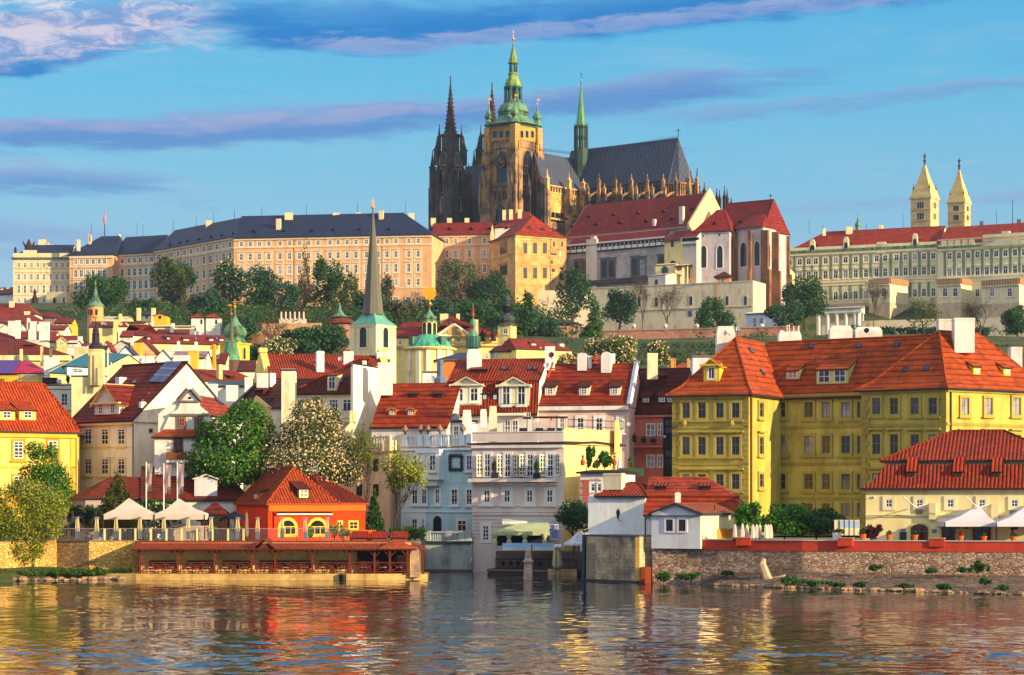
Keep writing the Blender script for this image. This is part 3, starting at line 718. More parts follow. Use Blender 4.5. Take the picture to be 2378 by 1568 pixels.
# ---------------------------------------------------------------- castle
def sq3(A,B,dep):
 a,b=V2(A),V2(B);t=(b-a).normalized();c=b+Vector((-t.y,t.x,0))*dep
 return((c.x/c.y*F+CX-cr[0])*cr[2],c.y)
PEACH=plaster((228,174,126),.25);PEACHL=plaster((238,206,160),.15);SLATEB=slate((40,50,78));CREAMW=plaster((232,208,160),.2)
CST=sty((240,216,184),.3,.1,WFRAME,.16,2,(.55,),0,'sill');CSH=sty((240,216,184),.3,.1,WFRAME,.16,2,(.55,),0,'hoodsill')
def strips(mb,wl,xs_,off,wd,y0,y1,m,ref):
 za,zb=wl.at(ref,y1).z,wl.at(ref,y0).z
 for x,w_ in xs_:
  for s in(-1,1):
   u=wl.u(x+s*off);q=L_(wd,wl.at(x,y0).y)/2;band(mb,wl,za,zb,.07,m,u-q,u+q)
crop('Q')
A,B=(2,893),(1775,880)
h=house('palace_wing','long peach palace wing with dark blue slate roof, sunlit, behind the needle church spire','palace',A,B,sq3(A,B,24),531,352,PEACH,SLATEB,rd='x',hl=0,hr=14,over=.9,base=76)
we=[(x,30)for x in(70,150,232,315,415,502,590,672,755,862,935,1017,1095,1190,1295,1372,1452,1568,1652)]
strips(h.wmb,h.f,we,31,13,650,1000,PEACHL,1652);strips(h.wmb,h.f,we,28,7,560,612,PEACHL,1652)
for y0,y1,p in((534,556,.5),(612,628,.25),(1003,1014,.2)):bandy(h.wmb,h.f,1652,y0,y1,p,PEACHL)
pipe(h.wmb,541,565,1000,h.f);pipe(h.wmb,1330,560,1010,h.f)
done(h);grid(h.root,h.f,we,((588,44,None),(705,60,CSH),(828,78,CSH),(957,62,None)),CST,ref=1652)
for x,w_ in((1450,46),(1565,46),(1655,46)):win(h.root,h.f,x,1150,w_,120,CST,2)
CHW=plaster((236,208,160),.3)
for c in((458,336,528,375),(890,338,952,362),(1098,336,1142,352),(1568,340,1616,392)):chimney(h,*c,Y=898,m=CHW,kind='plain')
for c in((380,390,424,492),(1300,318,1344,400)):chimney(h,*c,m=CHW,kind='plain')
for x in(180,450,700,890,1125,1390):vent(h,'f',x,520-x*.02,40,22)
for x,y in((8,305),(253,272),(652,255),(1109,240),(1540,236)):mast(h.roof,x,y,y+110,900,.09)
crop('P')
A,B=(1384,943),(2094,893)
h=house('palace_wing','shaded grey-peach palace wing receding behind the trees, with blue slate roof','palace',A,B,sq3(A,B,20),552,436,PEACH,SLATEB,rd='x',hr=9,over=.8,base=80)
wd=xs(1420,2060,12,26)
strips(h.wmb,h.f,wd,17,7,600,1000,PEACHL,2060)
for y0,y1,p in((556,580,.5),(650,668,.25),(1060,1075,.2)):bandy(h.wmb,h.f,2060,y0,y1,p,PEACHL)
pipe(h.wmb,1870,640,1200,h.f);pipe(h.wmb,1388,690,1180,h.f,off=.5)
done(h,wl=None);grid(h.root,h.f,wd,((622,50,None),(725,70,CSH),(852,80,CSH),(975,66,None)),CST,ref=2060)
grid(h.root,h.f,xs(1790,2040,8,14),((1190,70,None),),CST,ref=2040)
chimney(h,1842,408,1892,458,Y=925,m=CHW,kind='plain')
for x,y in((1110,650),(1240,648),(1505,620),(1590,602),(1660,585),(1762,570),(1870,552),(1968,533),(2075,516)):vent(h,'f',x+20,y+12,30,18)
for x,y in((1228,425),(1280,440),(1551,405),(1757,368),(1914,325),(2098,305)):mast(h.roof,x,y,y+110,930,.09)
A,B=(1010,955),(1384,946)
h=house('palace_wing','grey-peach palace wing between the two big trees, five window rows, slate roof','palace',A,B,sq3(A,B,20),692,545,PEACH,SLATEB,rd='x',hr=.2,over=.8,base=80)
wc=[(x,30)for x in(1032,1095,1155,1205,1257,1307,1358)]
strips(h.wmb,h.f,wc,22,9,815,1100,PEACHL,1205)
for y0,y1,p in((700,722,.5),(795,808,.25),(1135,1150,.2)):bandy(h.wmb,h.f,1205,y0,y1,p,PEACHL)
pipe(h.wmb,1012,700,1150,h.f,off=.4);done(h)
grid(h.root,h.f,wc,((762,46,None),(868,66,CSH),(983,78,CSH),(1083,54,None)),CST,ref=1205)
chimney(h,1052,530,1076,610,m=CHW,kind='plain')
A,B=(622,952),(1010,949)
h=house('palace_pavilion','corner palace block with hipped slate roof under the flagpole','palace',A,B,sq3(A,B,24),712,546,PEACH,SLATEB,rd='x',hl=10,hr=1,over=.8,base=80)
wb=[(x,30)for x in(678,728,782,834,888,936)]
for y0,y1,p in((722,745,.5),(812,826,.25)):bandy(h.wmb,h.f,800,y0,y1,p,PEACHL)
done(h);grid(h.root,h.f,wb,((775,46,None),(880,66,CSH),(990,78,CSH),(1085,50,None)),CST,ref=800)
chimney(h,790,526,816,622,m=CHW,kind='plain');chimney(h,688,578,714,655,Y=950,m=CHW,kind='plain')
mast(h.roof,820,430,545,955,.09)
mb=MB();mb.tube([pt(937,545,953),pt(937,335,953)],[.2,.12],BLACK,5);root=thing('flagpole','flagpole with furled red and white flag on the slate palace roof','flagpole',pt(937,545,953));part(mb,'pole',root)
mb=MB();mb.tube([pt(938,345,952.8),pt(934,400,952.7),pt(939,440,952.8)],[.25,.75,.2],flat((200,120,130)),6);part(mb,'flag',root)
A,B=(118,958),(622,957.5)
h=house('palace_wing','pale yellow palace front with roof balustrade and statues at far left','palace',A,B,sq3(A,B,20),745,625,CREAMW,SLATEB,rd='x',hl=6,hr=0,over=.9,gut=COP,base=80)
wa=[(x,26)for x in(168,223,281,338,393,452,508,560,608)]
for y0,y1,p in((700,738,.35),(822,832,.25),(955,965,.2),(1068,1078,.2)):bandy(h.wmb,h.f,338,y0,y1,p,CREAMW)
f=h.f;strips(h.wmb,f,xs(150,600,34,10),0,5,703,732,DKR,338)
f0=f.at(215,700);
h.wmb.box(f.at(265,690)-f.n*.6,5.6,1.2,f.at(265,700).z,f.at(265,672).z,CREAMW,f.ang)
done(h);grid(h.root,h.f,wa,((805,40,None),(912,54,CSH),(1022,76,CSH),(1122,44,None)),CST,ref=338)
for c in((345,576,408,640),(405,604,460,660)):chimney(h,*c,Y=968,m=CHW,kind='plain')
mb=MB();c=pt(258,665,966);mb.lathe(c,[(1.9,c.z),(1.6,c.z+1.2),(1,c.z+2.4),(.5,c.z+3.6),(.35,c.z+4.2),(0,c.z+4.5)],7,DKWOOD)
for s in(-1,1):mb.tube([c+Vector((s*1.2,0,.8)),c+Vector((s*2.2,0,2.6)),c+Vector((s*2.6,0,3.6))],[.5,.35,.1],DKWOOD)
solo(mb,'statue','dark trophy statue crowning the palace balustrade','statue',c)
mb=MB();c=pt(138,697,966);mb.lathe(c,[(.6,c.z),(.5,c.z+1),(.7,c.z+1.5),(.3,c.z+2.1),(.35,c.z+2.4),(0,c.z+2.7)],7,DKWOOD);solo(mb,'statue','small dark urn statue on the far left palace corner','statue',c)
A,B=(470,954),(600,952);w5=Wall(V2(A),V2(B));mb=MB();mb.prism(rect(V2((535,953)),9.5,6,w5.ang),76,pz(1050,953),CREAMW)
r=thing('gate_house','cream gate terrace with two dark arches below the yellow palace front','gatehouse',(V2((535,953)).x,953,76));part(mb,'wall',r)
for x in(487,577):win(r,Wall(V2((470,949)),V2((600,949))),x,1122,26,60,sty((220,200,160),.2,.1,DKWOOD,.1,1,(),1,''),0,'arch')
mb=MB();c=pt(312,1165,930);mb.lathe(c,[(1.6,c.z),(1.2,c.z+3),(.9,c.z+3.4),(.5,c.z+4.5),(.8,c.z+5.4),(.3,c.z+6.5),(0,c.z+7)],8,DKWOOD);solo(mb,'statue','dark bronze statue standing below the pale yellow palace front','statue',c)
A,B=(-300,1010),(125,1000);h=house('long_house','distant house with purple-brown roof at the left edge of the ridge','house',A,B,sq3(A,B,14),1065,1008,WHITE,DKR,base=78);done(h)
grid(h.root,h.f,xs(60,110,4,8),((1085,20,None),),S_PLAIN)
for c in((5,1018,30,1045),(58,1008,84,1040)):chimney(h,*c,Y=1008,kind='plain')
crop('S')
A,B=(-260,905),(170,902)
h=house('palace_wing','shaded grey wing with flat red roof and three chimneys below the cathedral','palace',A,B,sq3(A,B,14),440,352,PEACH,REDC,over=.7,base=80)
ww=[(x,24)for x in(-235,-150,-85,18,130)]
strips(h.wmb,h.f,ww,28,11,545,640,PEACHL,18)
for y0,y1,p in((447,458,.4),(512,522,.2),(655,665,.2)):bandy(h.wmb,h.f,18,y0,y1,p,PEACHL)
done(h);grid(h.root,h.f,ww,((488,40,None),(582,56,CST),(690,66,CST),(790,50,None)),CST,ref=18)
for x in(30,165,-130):vent(h,'f',x,408,40,22)
for c in((-268,318,-232,362),(-148,318,-112,360),(-18,318,16,358)):chimney(h,*c,Y=912,m=CHW,kind='plain')
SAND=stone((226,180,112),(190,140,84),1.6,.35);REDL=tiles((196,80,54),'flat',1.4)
A,B=(176,893),(358,868)
h=house('palace_block','sandstone palace block with bright orange-red hipped roof, sunlit right side','palace',A,B,(735,880),440,315,SAND,REDL,rd='x',hl=8,hr=8,lev=((0,0),(.25,.16),(1,1)),over=.8,base=76,cap=REDL)
for wl in(h.f,h.r):
 rx=340 if wl is h.f else 380
 for y0,y1,p in((444,458,.4),(578,586,.2)):bandy(h.wmb,wl,rx,y0,y1,p,SAND)
pipe(h.wmb,617,465,850,h.r);done(h)
SST=sty((206,160,100),.4,.12,flat((110,84,66)),.12,2,(.55,),0,'hood')
for x,y,w_,hh in((272,540,54,85),(272,705,54,78)):win(h.root,h.f,x,y,w_,hh,SST)
for x in(430,502,575):
 for y in(542,725):win(h.root,h.r,x,y,30,82,SST)
for x,y,w_,hh in((642,512,16,40),(703,512,16,40),(640,590,46,24),(690,590,18,55),(627,645,16,26),(637,705,26,26),(697,690,26,22),(697,752,30,55),(637,790,22,24)):win(h.root,h.r,x,y,w_,hh,SST)
for x,y in((295,400),(460,402),(556,412),(650,422)):vent(h,'f' if x<350 else 'r',x,y,36,22)
A,B=(205,915),(500,912)
h2=house('palace_block','red hipped roof with three yellow chimneys just behind the sandstone block','palace',A,B,(620,935),380,272,WHITE,REDC,hl=6,hr=6,over=.5,base=90);done(h2)
for c in((262,258,288,312),(312,255,340,308),(376,254,406,300)):chimney(h2,*c,Y=914,m=CHW,kind='plain')
GREYS=stone((196,184,172),(160,150,140),1.8,.3);PALE=plaster((214,198,186),.25);YELW=plaster((236,212,150),.2)
A,B=(735,898),(1652,860)
h=house('royal_palace','old palace hall with huge dark red roof and dotted vents','palace',A,B,sq3(A,B,26),383,178,GREYS,REDC,over=.8,gover=-.4,base=78,gut=PALE)
bandy(h.wmb,h.f,1200,418,432,.5,PALE)
Ft=h.c4;gmb=MB();done(h)
for x,y in((735,332),(905,316),(1088,302),(1266,290),(1455,278),(1665,262),(778,388),(958,375),(1135,362),(1325,350),(1518,332)):vent(h,'f',x,y,36,22)
chimney(h,1570,232,1614,366,kind='plain',m=PALE);chimney(h,1370,325,1406,380,kind='taper',m=PALE)
g=MB();t=h.r;z0=h.ze;
b_,c_=h.c4[1],h.c4[2];m_=(b_+c_)/2;off=t.n*.5;e=(c_-b_).normalized()*1.2
P_=[Vector((q.x,q.y,z))+off for q,z in((b_-e,h.ze-1),(c_+e,h.ze-1),(c_+e,h.ze+1.2),(m_,h.zr+1.6),(b_-e,h.ze+1.2))]
g.slab(P_,1.0,YELW);part(g,'gable',h.root)
A,B=(742,884),(1462,855)
h=house('palace_range','lower palace range with timbered gallery strip and tall paired windows','palace',A,B,sq3(A,B,10),472,432,GREYS,REDC,over=.9,base=78)
w1=h.f;TIM=flat((54,42,40),.7)
bandy(h.wmb,w1,1200,476,548,.35,WHITE)
bandy(h.wmb,w1,1200,488,512,.4,TIM);bandy(h.wmb,w1,1200,540,549,.5,TIM);bandy(h.wmb,w1,1200,512,516,.45,TIM)
for i in range(46):x=760+i*15.2;u=w1.u(x);z=w1.at(1200,0).z;band(h.wmb,w1,w1.at(1200,510).z,w1.at(1200,490).z,.46,WHITE if i%2 else TIM,u-.35,u+.35)
for i in range(16):u=w1.u(770+i*45);band(h.wmb,w1,w1.at(1200,548).z,w1.at(1200,514).z,.44,TIM,u-.15,u+.15)
bandy(h.wmb,w1,1200,556,562,.2,GREYS)
u=w1.u(930);band(h.wmb,w1,78,w1.at(930,476).z,.8,plaster((222,208,188),.2),u-2.6,u+2.6)
bandy(h.wmb,w1,1200,762,800,1.2,stone((92,84,84),(66,60,60),1.2))
done(h)
VL=sty((120,104,96),.55,.25,flat((80,66,60)),.16,2,(.4,.7),0,'hood')
for x,y in((850,706),(1045,695),(1270,682)):
 for s in(-28,28):win(h.root,w1,x+s*.98,y,42,128,VL)
win(h.root,w1,1440,635,40,60,VL)
chimney(h,918,452,962,486,kind='plain',m=PALE)
A,B=(1462,852),(1600,846)
h=house('palace_tower','cream projecting tower with small red roof and corner oriel','tower',A,B,sq3(A,B,9),478,410,YELW,REDC,over=.8,hl=2,hr=0,base=78);done(h)
win(h.root,h.f,1520,508,20,50,S_DARK);win(h.root,h.f,1524,645,48,22,sty((200,180,150),.2,.1,DKWOOD,.1,1,(),1,''),0)
A,B=(1600,845),(1700,842)
h=house('palace_tower','stone stair turret with timber oriel window under a red roof','tower',A,B,sq3(A,B,8),460,412,PALE,REDC,over=.6,base=78)
h.wmb.prism([h.f.a+h.f.n*.9-h.f.t*.5,h.f.b+h.f.n*.9+h.f.t*.5,h.f.b+h.f.t*.5,h.f.a-h.f.t*.5],h.f.at(1650,512).z,h.f.at(1650,462).z,WHITE)
wo_=Wall(h.f.a+h.f.n*.9,h.f.b+h.f.n*.9)
for x in range(1604,1705,14):u=wo_.u(x);band(h.wmb,wo_,wo_.at(1650,486).z,wo_.at(1650,464).z,.05,TIM if(x//14)%2 else PANE,u-.8,u+.8)
for y in(463,486,510):bandy(h.wmb,wo_,1650,y,y+4,.1,TIM)
done(h);win(h.root,h.f,1637,725,24,70,sty((160,120,90),.2,.1,DKWOOD,.1,1,(),1,''),0)
CHAP=plaster((186,178,182),.3);GOTH=sty((225,215,205),.35,.2,flat((60,60,66)),.1,3,(.25,.5,.75),2,'')
A,B=(1690,846),(1942,842)
h=house('chapel','white chapel transept with two pointed windows and steep red roof','chapel',A,B,(1995,856),412,258,CHAP,REDC,hl=7,hr=3,over=.8,base=78,cap=REDL);bandy(h.wmb,h.f,1800,424,434,.3,CHAP);done(h)
for x in(1752,1872):win(h.root,h.f,x,605,42,165,GOTH,0)
for x,y in((1748,450),(1870,442)):win(h.root,h.f,x,y,10,14,(None,0,0,BLACK,.1,1,(),1,''),0)
vent(h,'f',1830,368,36,22)
A,B=(1830,858),(2192,845)
h=house('chapel','red-roofed chapel choir with ridge cross behind the white transept','chapel',A,B,sq3(A,B,18),405,196,CHAP,REDC,hl=0,hr=.5,over=.8,base=78,cap=REDL);done(h)
for x,y in((2025,358),(2135,350)):vent(h,'f',x,y,36,22)
BST=stone((150,104,70),(110,78,60),1.2,.5)
P_=plan((1995,848.5),(2105,843.5),(2192,841.5),(2262,847),(2345,860),(2385,868),(2200,880),(2000,872));zc=pz(405,850);mb=MB();mb.prism(P_,78,zc,CHAP)
r=thing('chapel_apse','polygonal chapel apse with brown buttresses between tall pointed windows','chapel',(P_[2][0],P_[2][1],78));part(mb,'wall',r)
mb=MB();ap=Vector((px(2248,858),858,pz(196,858)))
for i in range(len(P_)):
 a,b=P_[i],P_[(i+1)%len(P_)];cx_,cy_=ap.x,ap.y;ex=lambda p:Vector((cx_+(p[0]-cx_)*1.08,cy_+(p[1]-cy_)*1.08,zc))
 mb.face([ex(a),ex(b),ap],REDC)
mb.tube([ap,ap+Vector((0,0,3))],.12,IRON,4);mb.tube([ap+Vector((-.8,0,2.2)),ap+Vector((.8,0,2.2))],.1,IRON,4);part(mb,'roof',r)
for i in range(5):
 wl=Wall(P_[i],P_[i+1]);m_=(wl.a+wl.b)/2;W_=(wl.b-wl.a).length
 win3(r,Vector((m_.x,m_.y,(pz(505,850)+pz(690,850))/2))+wl.n*.01,wl.ang,min(3.2,W_*.45),L_(180,850),GOTH,0)
 bt=MB();q=wl.a+wl.n*.9;bt.prism(rect(q,1.3,3,wl.ang),78,pz(430,850),BST);bt.prism(rect(q+wl.n*.6,1.5,3.4,wl.ang),78,pz(720,850),BST);part(bt,'buttress',r)
A,B=(930,848),(2118,822);wl=Wall(V2(A),V2(B));LW=plaster((226,206,170),.35)
def longwall(name,label,A,B,ytA,zb,m,th=1.2,cat='wall',capm=None,C=None):
 wl=Wall(V2(A),V2(B));mb=MB();z=pz(ytA,wl.a.y);q=wl.n*-th
 mb.prism([wl.a,wl.b,wl.b+q,wl.a+q],zb,z,m)
 if capm:mb.prism([wl.a+wl.n*.2,wl.b+wl.n*.2,wl.b+q-wl.n*.2,wl.a+q-wl.n*.2],z,z+.35,capm)
 r=thing(name,label,cat,(wl.a.x,wl.a.y,zb));part(mb,'wall',r);return r,wl
r,wl=longwall('bastion_wall','long cream bastion wall with arched niches below the chapel',(930,850),(2118,822),842,58,LW,14,capm=LW)
mb=MB();wr=Wall(wl.b,V2((2190,838)))
mb.prism([wr.a,wr.b,wr.b+Vector((-10,6,0)),wr.a+Vector((-10,6,0))],58,pz(795,822),YELW);part(mb,'wall',r,'sunlit end wall of the bastion')  # end wall's sunlight put into a yellower plaster than the long wall
mb=MB();bandy(mb,wl,1800,975,985,.3,LW);part(mb,'string_course',r)
NIC=sty((210,190,150),.12,.1,BLACK,.1,1,(),1,'')
for x in(650,1275,1402,1658,1790,1926,2062):win(r,wl,x,930 if x>1500 else 940,22,66,NIC,1,'niche')
win(r,wr,2148,916,18,66,NIC,1,'niche')
for x,y in((640,1060),(1652,1026)):win(r,wl,x,y,32,44,S_DARK)
r,wl=longwall('garden_wall','pale shaded retaining wall stepping up to the sandstone palace block',(525,852),(950,850),855,58,LW,10)
A,B=(1340,846),(1470,838);h=house('garden_pavilion','stone garden block with a round-arched loggia and flat roof by the chapel','pavilion',A,B,sq3(A,B,8),735,728,PALE,PALE,over=.1,base=60);done(h);win(h.root,h.f,1402,800,20,50,S_DARK)
A,B=(1395,845),(1540,842);h=house('garden_pavilion','yellow loggia with big round arch and flat terrace roof','pavilion',A,B,sq3(A,B,8),660,655,YELW,YELW,over=.2,base=87);done(h)
win(h.root,h.f,1465,700,46,52,NIC,1,'arch');win(h.root,h.f,1508,795,18,38,NIC,1,'arch')
A,B=(1540,841),(1640,839);h=house('garden_pavilion','open stone canopy on square piers beside the yellow loggia','pavilion',A,B,sq3(A,B,6),668,662,YELW,YELW,over=.8,base=87)
h.wmb=MB();zt=h.ze
for x,w_ in((1548,14),(1605,26),(1634,10)):q=h.f.at(x,0);h.wmb.box((q.x,q.y+1),L_(w_,840),1.6,87,zt,YELW)
h.wmb.box((h.f.at(1575,0).x,h.f.a.y+4),14,1,87,zt,PALE);done(h)
A,B=(1690,832),(1975,826);h=house('garden_house','small orange hut with dark hipped roof at the foot of the chapel','hut',(1850,828),(1945,827),sq3((1850,828),(1945,827),6),752,716,plaster((214,140,100)),DKR,hl=2,hr=2,over=1.2,base=70);done(h);win(h.root,h.f,1890,782,30,26,sty((220,180,150),.15,.1))
crop('T')
GREEN=plaster((214,214,170),.2);GRN2=plaster((164,188,148),.2);CRM=plaster((232,216,172),.2);BASEP=plaster((206,180,146),.3)
LST=sty((240,226,190),.25,.12,WFRAME,.16,2,(.6,),0,'sill');LSP=sty((240,226,190),.25,.12,WFRAME,.16,2,(.6,),0,'pedsill');LSA=sty((240,226,190),.25,.12,WFRAME,.16,2,(.6,),1,'sill')
A,B=(398,900),(1552,875)
h=house('palace','long pale green palace front with red roof and round dormers, right of the chapel','palace',A,B,sq3(A,B,26),800,664,GREEN,REDL,hl=14,hr=0,over=.3,gut=COP,base=74,cap=REDL,ev='B')
wl=h.f;wt=[(x,34)for x in(446,521,588,640,714,790,863,939,1016,1095,1160,1244,1312,1381,1449,1519)]
ref=1095;mids=[480,555,613,677,752,826,900,978,1050,1128,1200,1278,1346,1415,1484]
strips(h.wmb,wl,[(x,1)for x in mids],0,20,850,1020,GRN2,ref);strips(h.wmb,wl,[(x,1)for x in mids],0,20,1075,1180,GRN2,ref)
for y0,y1,p,m in((800,818,.9,COP),(820,838,.6,CRM),(1040,1052,.3,CRM),(1066,1074,.25,CRM),(1200,1212,.3,CRM)):bandy(h.wmb,wl,ref,y0,y1,p,m)
bandy(h.wmb,wl,ref,1212,1340,.25,BASEP)
for x in[418+i*68 for i in range(17)]:u=wl.u(x);band(h.wmb,wl,wl.at(ref,802).z,wl.at(ref,778).z,.5,CRM,u-1.9,u+1.9)
done(h);grid(h.root,wl,wt,((884,48,LST),(990,62,LSP),(1150,62,LSA)),LST,ref=ref,skip={(9,1150),(10,1150)})
for x,y,k in((616,778,0),(868,760,1),(1130,765,2),(1382,735,1)):
 q=hit(x,y+40,*h.sl['f'][:2]);w2=Wall(wl.a+wl.n*.2,wl.b+wl.n*.2);P=w2.at(x,y+30);mb=MB();W_=L_(58 if k<2 else 70,P.y)
 o=[(-W_,-2.6),(W_,-2.6),(W_,-1.2),(W_*.62,.2),(W_*.55,2.6),(W_*.3,3.6),(-W_*.3,3.6),(-W_*.55,2.6),(-W_*.62,.2),(-W_,-1.2)]if k<2 else[(-W_,-2.6),(W_,-2.6),(W_,.6),(W_*.8,1.8),(-W_*.8,1.8),(-W_,.6)]
 loc=lambda u,z,d:P+wl.t*u+Vector((0,0,z))+wl.n*d
 mb.slab([loc(u*.55,z,.3)for u,z in o],1.2,CRM)
 if k<2:mb.slab([loc(-W_*.28,2.3,-.2),loc(W_*.28,2.3,-.2),loc(W_*.28,2.3,-6),loc(-W_*.28,2.3,-6)],.3,REDL)
 dm=part(mb,'dormer',h.root)
 if k==1:win3(dm,loc(0,0,.305),wl.ang,1.4,2.9,sty((230,214,170),.25,.1,BLACK,.1,1,(),1,''),0)
 if k==0:win3(dm,loc(0,.3,.305),wl.ang,2.0,2.0,sty((230,214,170),.25,.1,BLACK,.1,1,(),1,''),0)
for c in((693,660,717,692),(868,648,916,680),(1113,636,1148,666)):chimney(h,*c,Y=900,m=CHW,kind='plain')
for x,y0,y1 in((592,590,690),(695,620,660),(1020,620,665),(1293,550,660),(1990,520,630)):mast(h.roof,x,y0,y1+8,895,.09)
A,B=(1552,872),(2300,853)
h=house('palace','right end of the green palace with triangular pediment and taller attic','palace',A,B,sq3(A,B,26),740,628,GREEN,REDL,over=.1,gut=CRM,base=74)
wl=h.f;ref=1850;wt=[(x,34)for x in(1640,1710,1778,1848,1918,1988,2057,2128,2195)]
strips(h.wmb,wl,[(x,1)for x in(1605,1675,1744,1813,1883,1953,2022,2092,2160)],0,20,818,1000,GRN2,ref)
for y0,y1,p,m in((728,735,.4,CRM),(782,796,.9,COP),(797,812,.6,CRM),(1012,1022,.3,CRM)):bandy(h.wmb,wl,ref,y0,y1,p,m)
P=[wl.at(1872,795),wl.at(2310,782),wl.at(2055,735)];P[1].z=P[0].z
h.wmb.slab([p+wl.n*1.2 for p in P],1.2,CRM);h.wmb.slab([wl.at(1890,795)+wl.n*1.25,wl.at(2290,782)+wl.n*1.25,wl.at(2055,745)+wl.n*1.25],.05,GREEN)
for x in(1600,1650,1700,1755,1805):u=wl.u(x);band(h.wmb,wl,wl.at(ref,782).z,wl.at(ref,738).z,.35,CRM,u-1.1,u+1.1)
h.wmb.box(wl.at(2055,700)-wl.n,18,1.5,h.ze,h.ze+3,CRM,wl.ang);h.wmb.box(wl.at(2055,700)-wl.n,3,1.5,h.ze+3,h.ze+3.9,CRM,wl.ang)
done(h);grid(h.root,wl,wt,((855,48,LST),(978,62,LSP),(1140,62,LSA)),LST,ref=ref)
for c in((1870,604,1892,632),(2148,590,2172,622)):chimney(h,*c,Y=880,m=flat((90,80,80)),kind='plain')
mast(h.roof,2110,445,625,880,.14)
for A,B,lab,xx in(((1042,874),(1195,868),'narrow cream bastion tower with balustrade beside the bare tree',(1150,)),((1545,864),(1725,858),'cream bastion tower with two arched windows left of the brown bare tree',(1607,1683)),((1880,852),(2160,842),'wide cream bastion with balustrade at the right end of the palace',(1958,2090))):
 wl=Wall(V2(A),V2(B));q=wl.n*-14;zt=wl.at(B[0],1030).z;mb=MB()
 mb.prism([wl.a,wl.b,wl.b+q,wl.a+q],70,zt,CRM);k=wl.n*.8;e=wl.t*.8
 mb.face([wl.a+k*2-e+Vector((0,0,62)),wl.b+k*2+e+Vector((0,0,62)),wl.b+Vector((0,0,wl.at(B[0],1210).z))+wl.n*.02,wl.a+wl.n*.02+Vector((0,0,wl.at(B[0],1210).z))],BASEP)
 wr=Wall(wl.b,wl.b+q);mb.face([wl.b+k*2+e+Vector((0,0,62)),wl.b+q+e*2+Vector((0,0,62)),wl.b+q+Vector((0,0,wl.at(B[0],1210).z)),wl.b+wl.t*.02+Vector((0,0,wl.at(B[0],1210).z))],BASEP)
 band(mb,wl,zt-2.2,zt,.4,plaster((170,120,84),.2));band(mb,wr,zt-2.2,zt,.4,plaster((170,120,84),.2));band(mb,wl,zt-2.6,zt-2.2,.7,CRM)
 for s in range(14):u=(s+.5)/14*(wl.b-wl.a).length;band(mb,wl,zt-1.9,zt-.3,.43,BASEP,u-.15,u+.15)
 r=thing('bastion',lab,'bastion',(wl.a.x,wl.a.y,70));part(mb,'wall',r)
 for x in xx:win(r,wl,x,1135,36,66,LSA)
A,B=(255,884),(400,880)
h=house('palace_block','small cream annex with terrace parapet left of the green palace','palace',A,B,sq3(A,B,12),968,955,plaster((236,206,160),.2),WHITE,over=.5,base=70);bandy(h.wmb,h.f,330,945,985,.3,CRM);bandy(h.wmb,h.f,330,1082,1092,.3,CRM);done(h)
for x in(289,368):win(h.root,h.f,x,1035,26,68,LSP);win(h.root,h.f,x,1190,26,62,LST)
W2=plaster((226,220,206),.2);A,B=(652,800),(966,794)
wl=Wall(V2(A),V2(B));r=thing('garden_portico','white columned portico with flat entablature on the palace garden terrace','portico',(wl.a.x,wl.a.y,64))
mb=MB();q=wl.n*-8;zt,zl=pz(1262,800),pz(1296,800);k=wl.n*.6
mb.prism([wl.a+k-wl.t,wl.b+k+wl.t,wl.b+q,wl.a+q],zl,zt,W2);mb.prism([wl.a+k*2-wl.t*2,wl.b+k*2+wl.t*2,wl.b+q,wl.a+q],zt,zt+.5,W2);part(mb,'roof',r)
for x in(662,729,797,865,932,958):
 p=wl.at(x,0);mb=MB();mb.lathe(p+wl.n*-.5,[(.85,64),(.8,zl-1),(1.0,zl-.4),(1.05,zl)],10,W2,0,True);part(mb,'column',r)
mb=MB();q2=wl.n*-6;mb.prism([wl.a+q2,wl.b+q2,wl.b+q2*1.1,wl.a+q2*1.1],62,zl,W2);part(mb,'wall',r)
A,B=(118,806),(420,798);h=house('garden_house','low white garden house with flat dark roof edge and pale door','pavilion',A,B,sq3(A,B,8),1282,1276,plaster((216,220,226),.2),W2,over=.6,base=60);done(h)
for x in(185,235):win(h.root,h.f,x,1370,34,90,sty((226,226,230),.2,.1,WFRAME,.2,1,(.5,),0,''),2)
longwall('garden_wall','cream garden wall with hedge in front, right of the portico',(966,800),(1560,790),1350,60,LW,2)
longwall('garden_wall','cream garden wall at the far right under the palace bastions',(1820,790),(2300,780),1330,60,LW,2)
crop('S')
BRK=stone((196,140,110),(160,112,96),1.2,.3)
r,wl=longwall('terrace_wall','long pinkish brick terrace wall topped with stone balls above the vineyard',(1010,690),(2460,672),1158,46,BRK,1.2,capm=plaster((190,150,130)))
for x in(1232,1466,1700,2180):
 p=wl.at(x,1150);mb=MB();mb.box(p-wl.n*.5,1.2,1.2,p.z-.5,p.z+.6,BRK,wl.ang);mb.lathe(p-wl.n*.5,[(.2,p.z+.6),(.6,p.z+1.0),(.7,p.z+1.4),(.5,p.z+1.9),(0,p.z+2.1)],8,PALE,0,True);part(mb,'stone_ball',r)
longwall('terrace_wall','low brick retaining wall under the trees left of the bright conifer',(525,700),(790,698),1120,46,BRK,1.5)
h=house('garden_house','dark low garden lodge with flat roof under the trees','hut',(585,715),(790,712),sq3((585,715),(790,712),8),1095,1072,plaster((120,104,100)),flat((52,46,58)),over=.8,base=52,hl=3,hr=3);done(h)
crop('D')
longwall('terrace_wall','far right brick terrace wall behind the big orange roof',(2290,668),(2700,655),792,46,BRK,1.2)
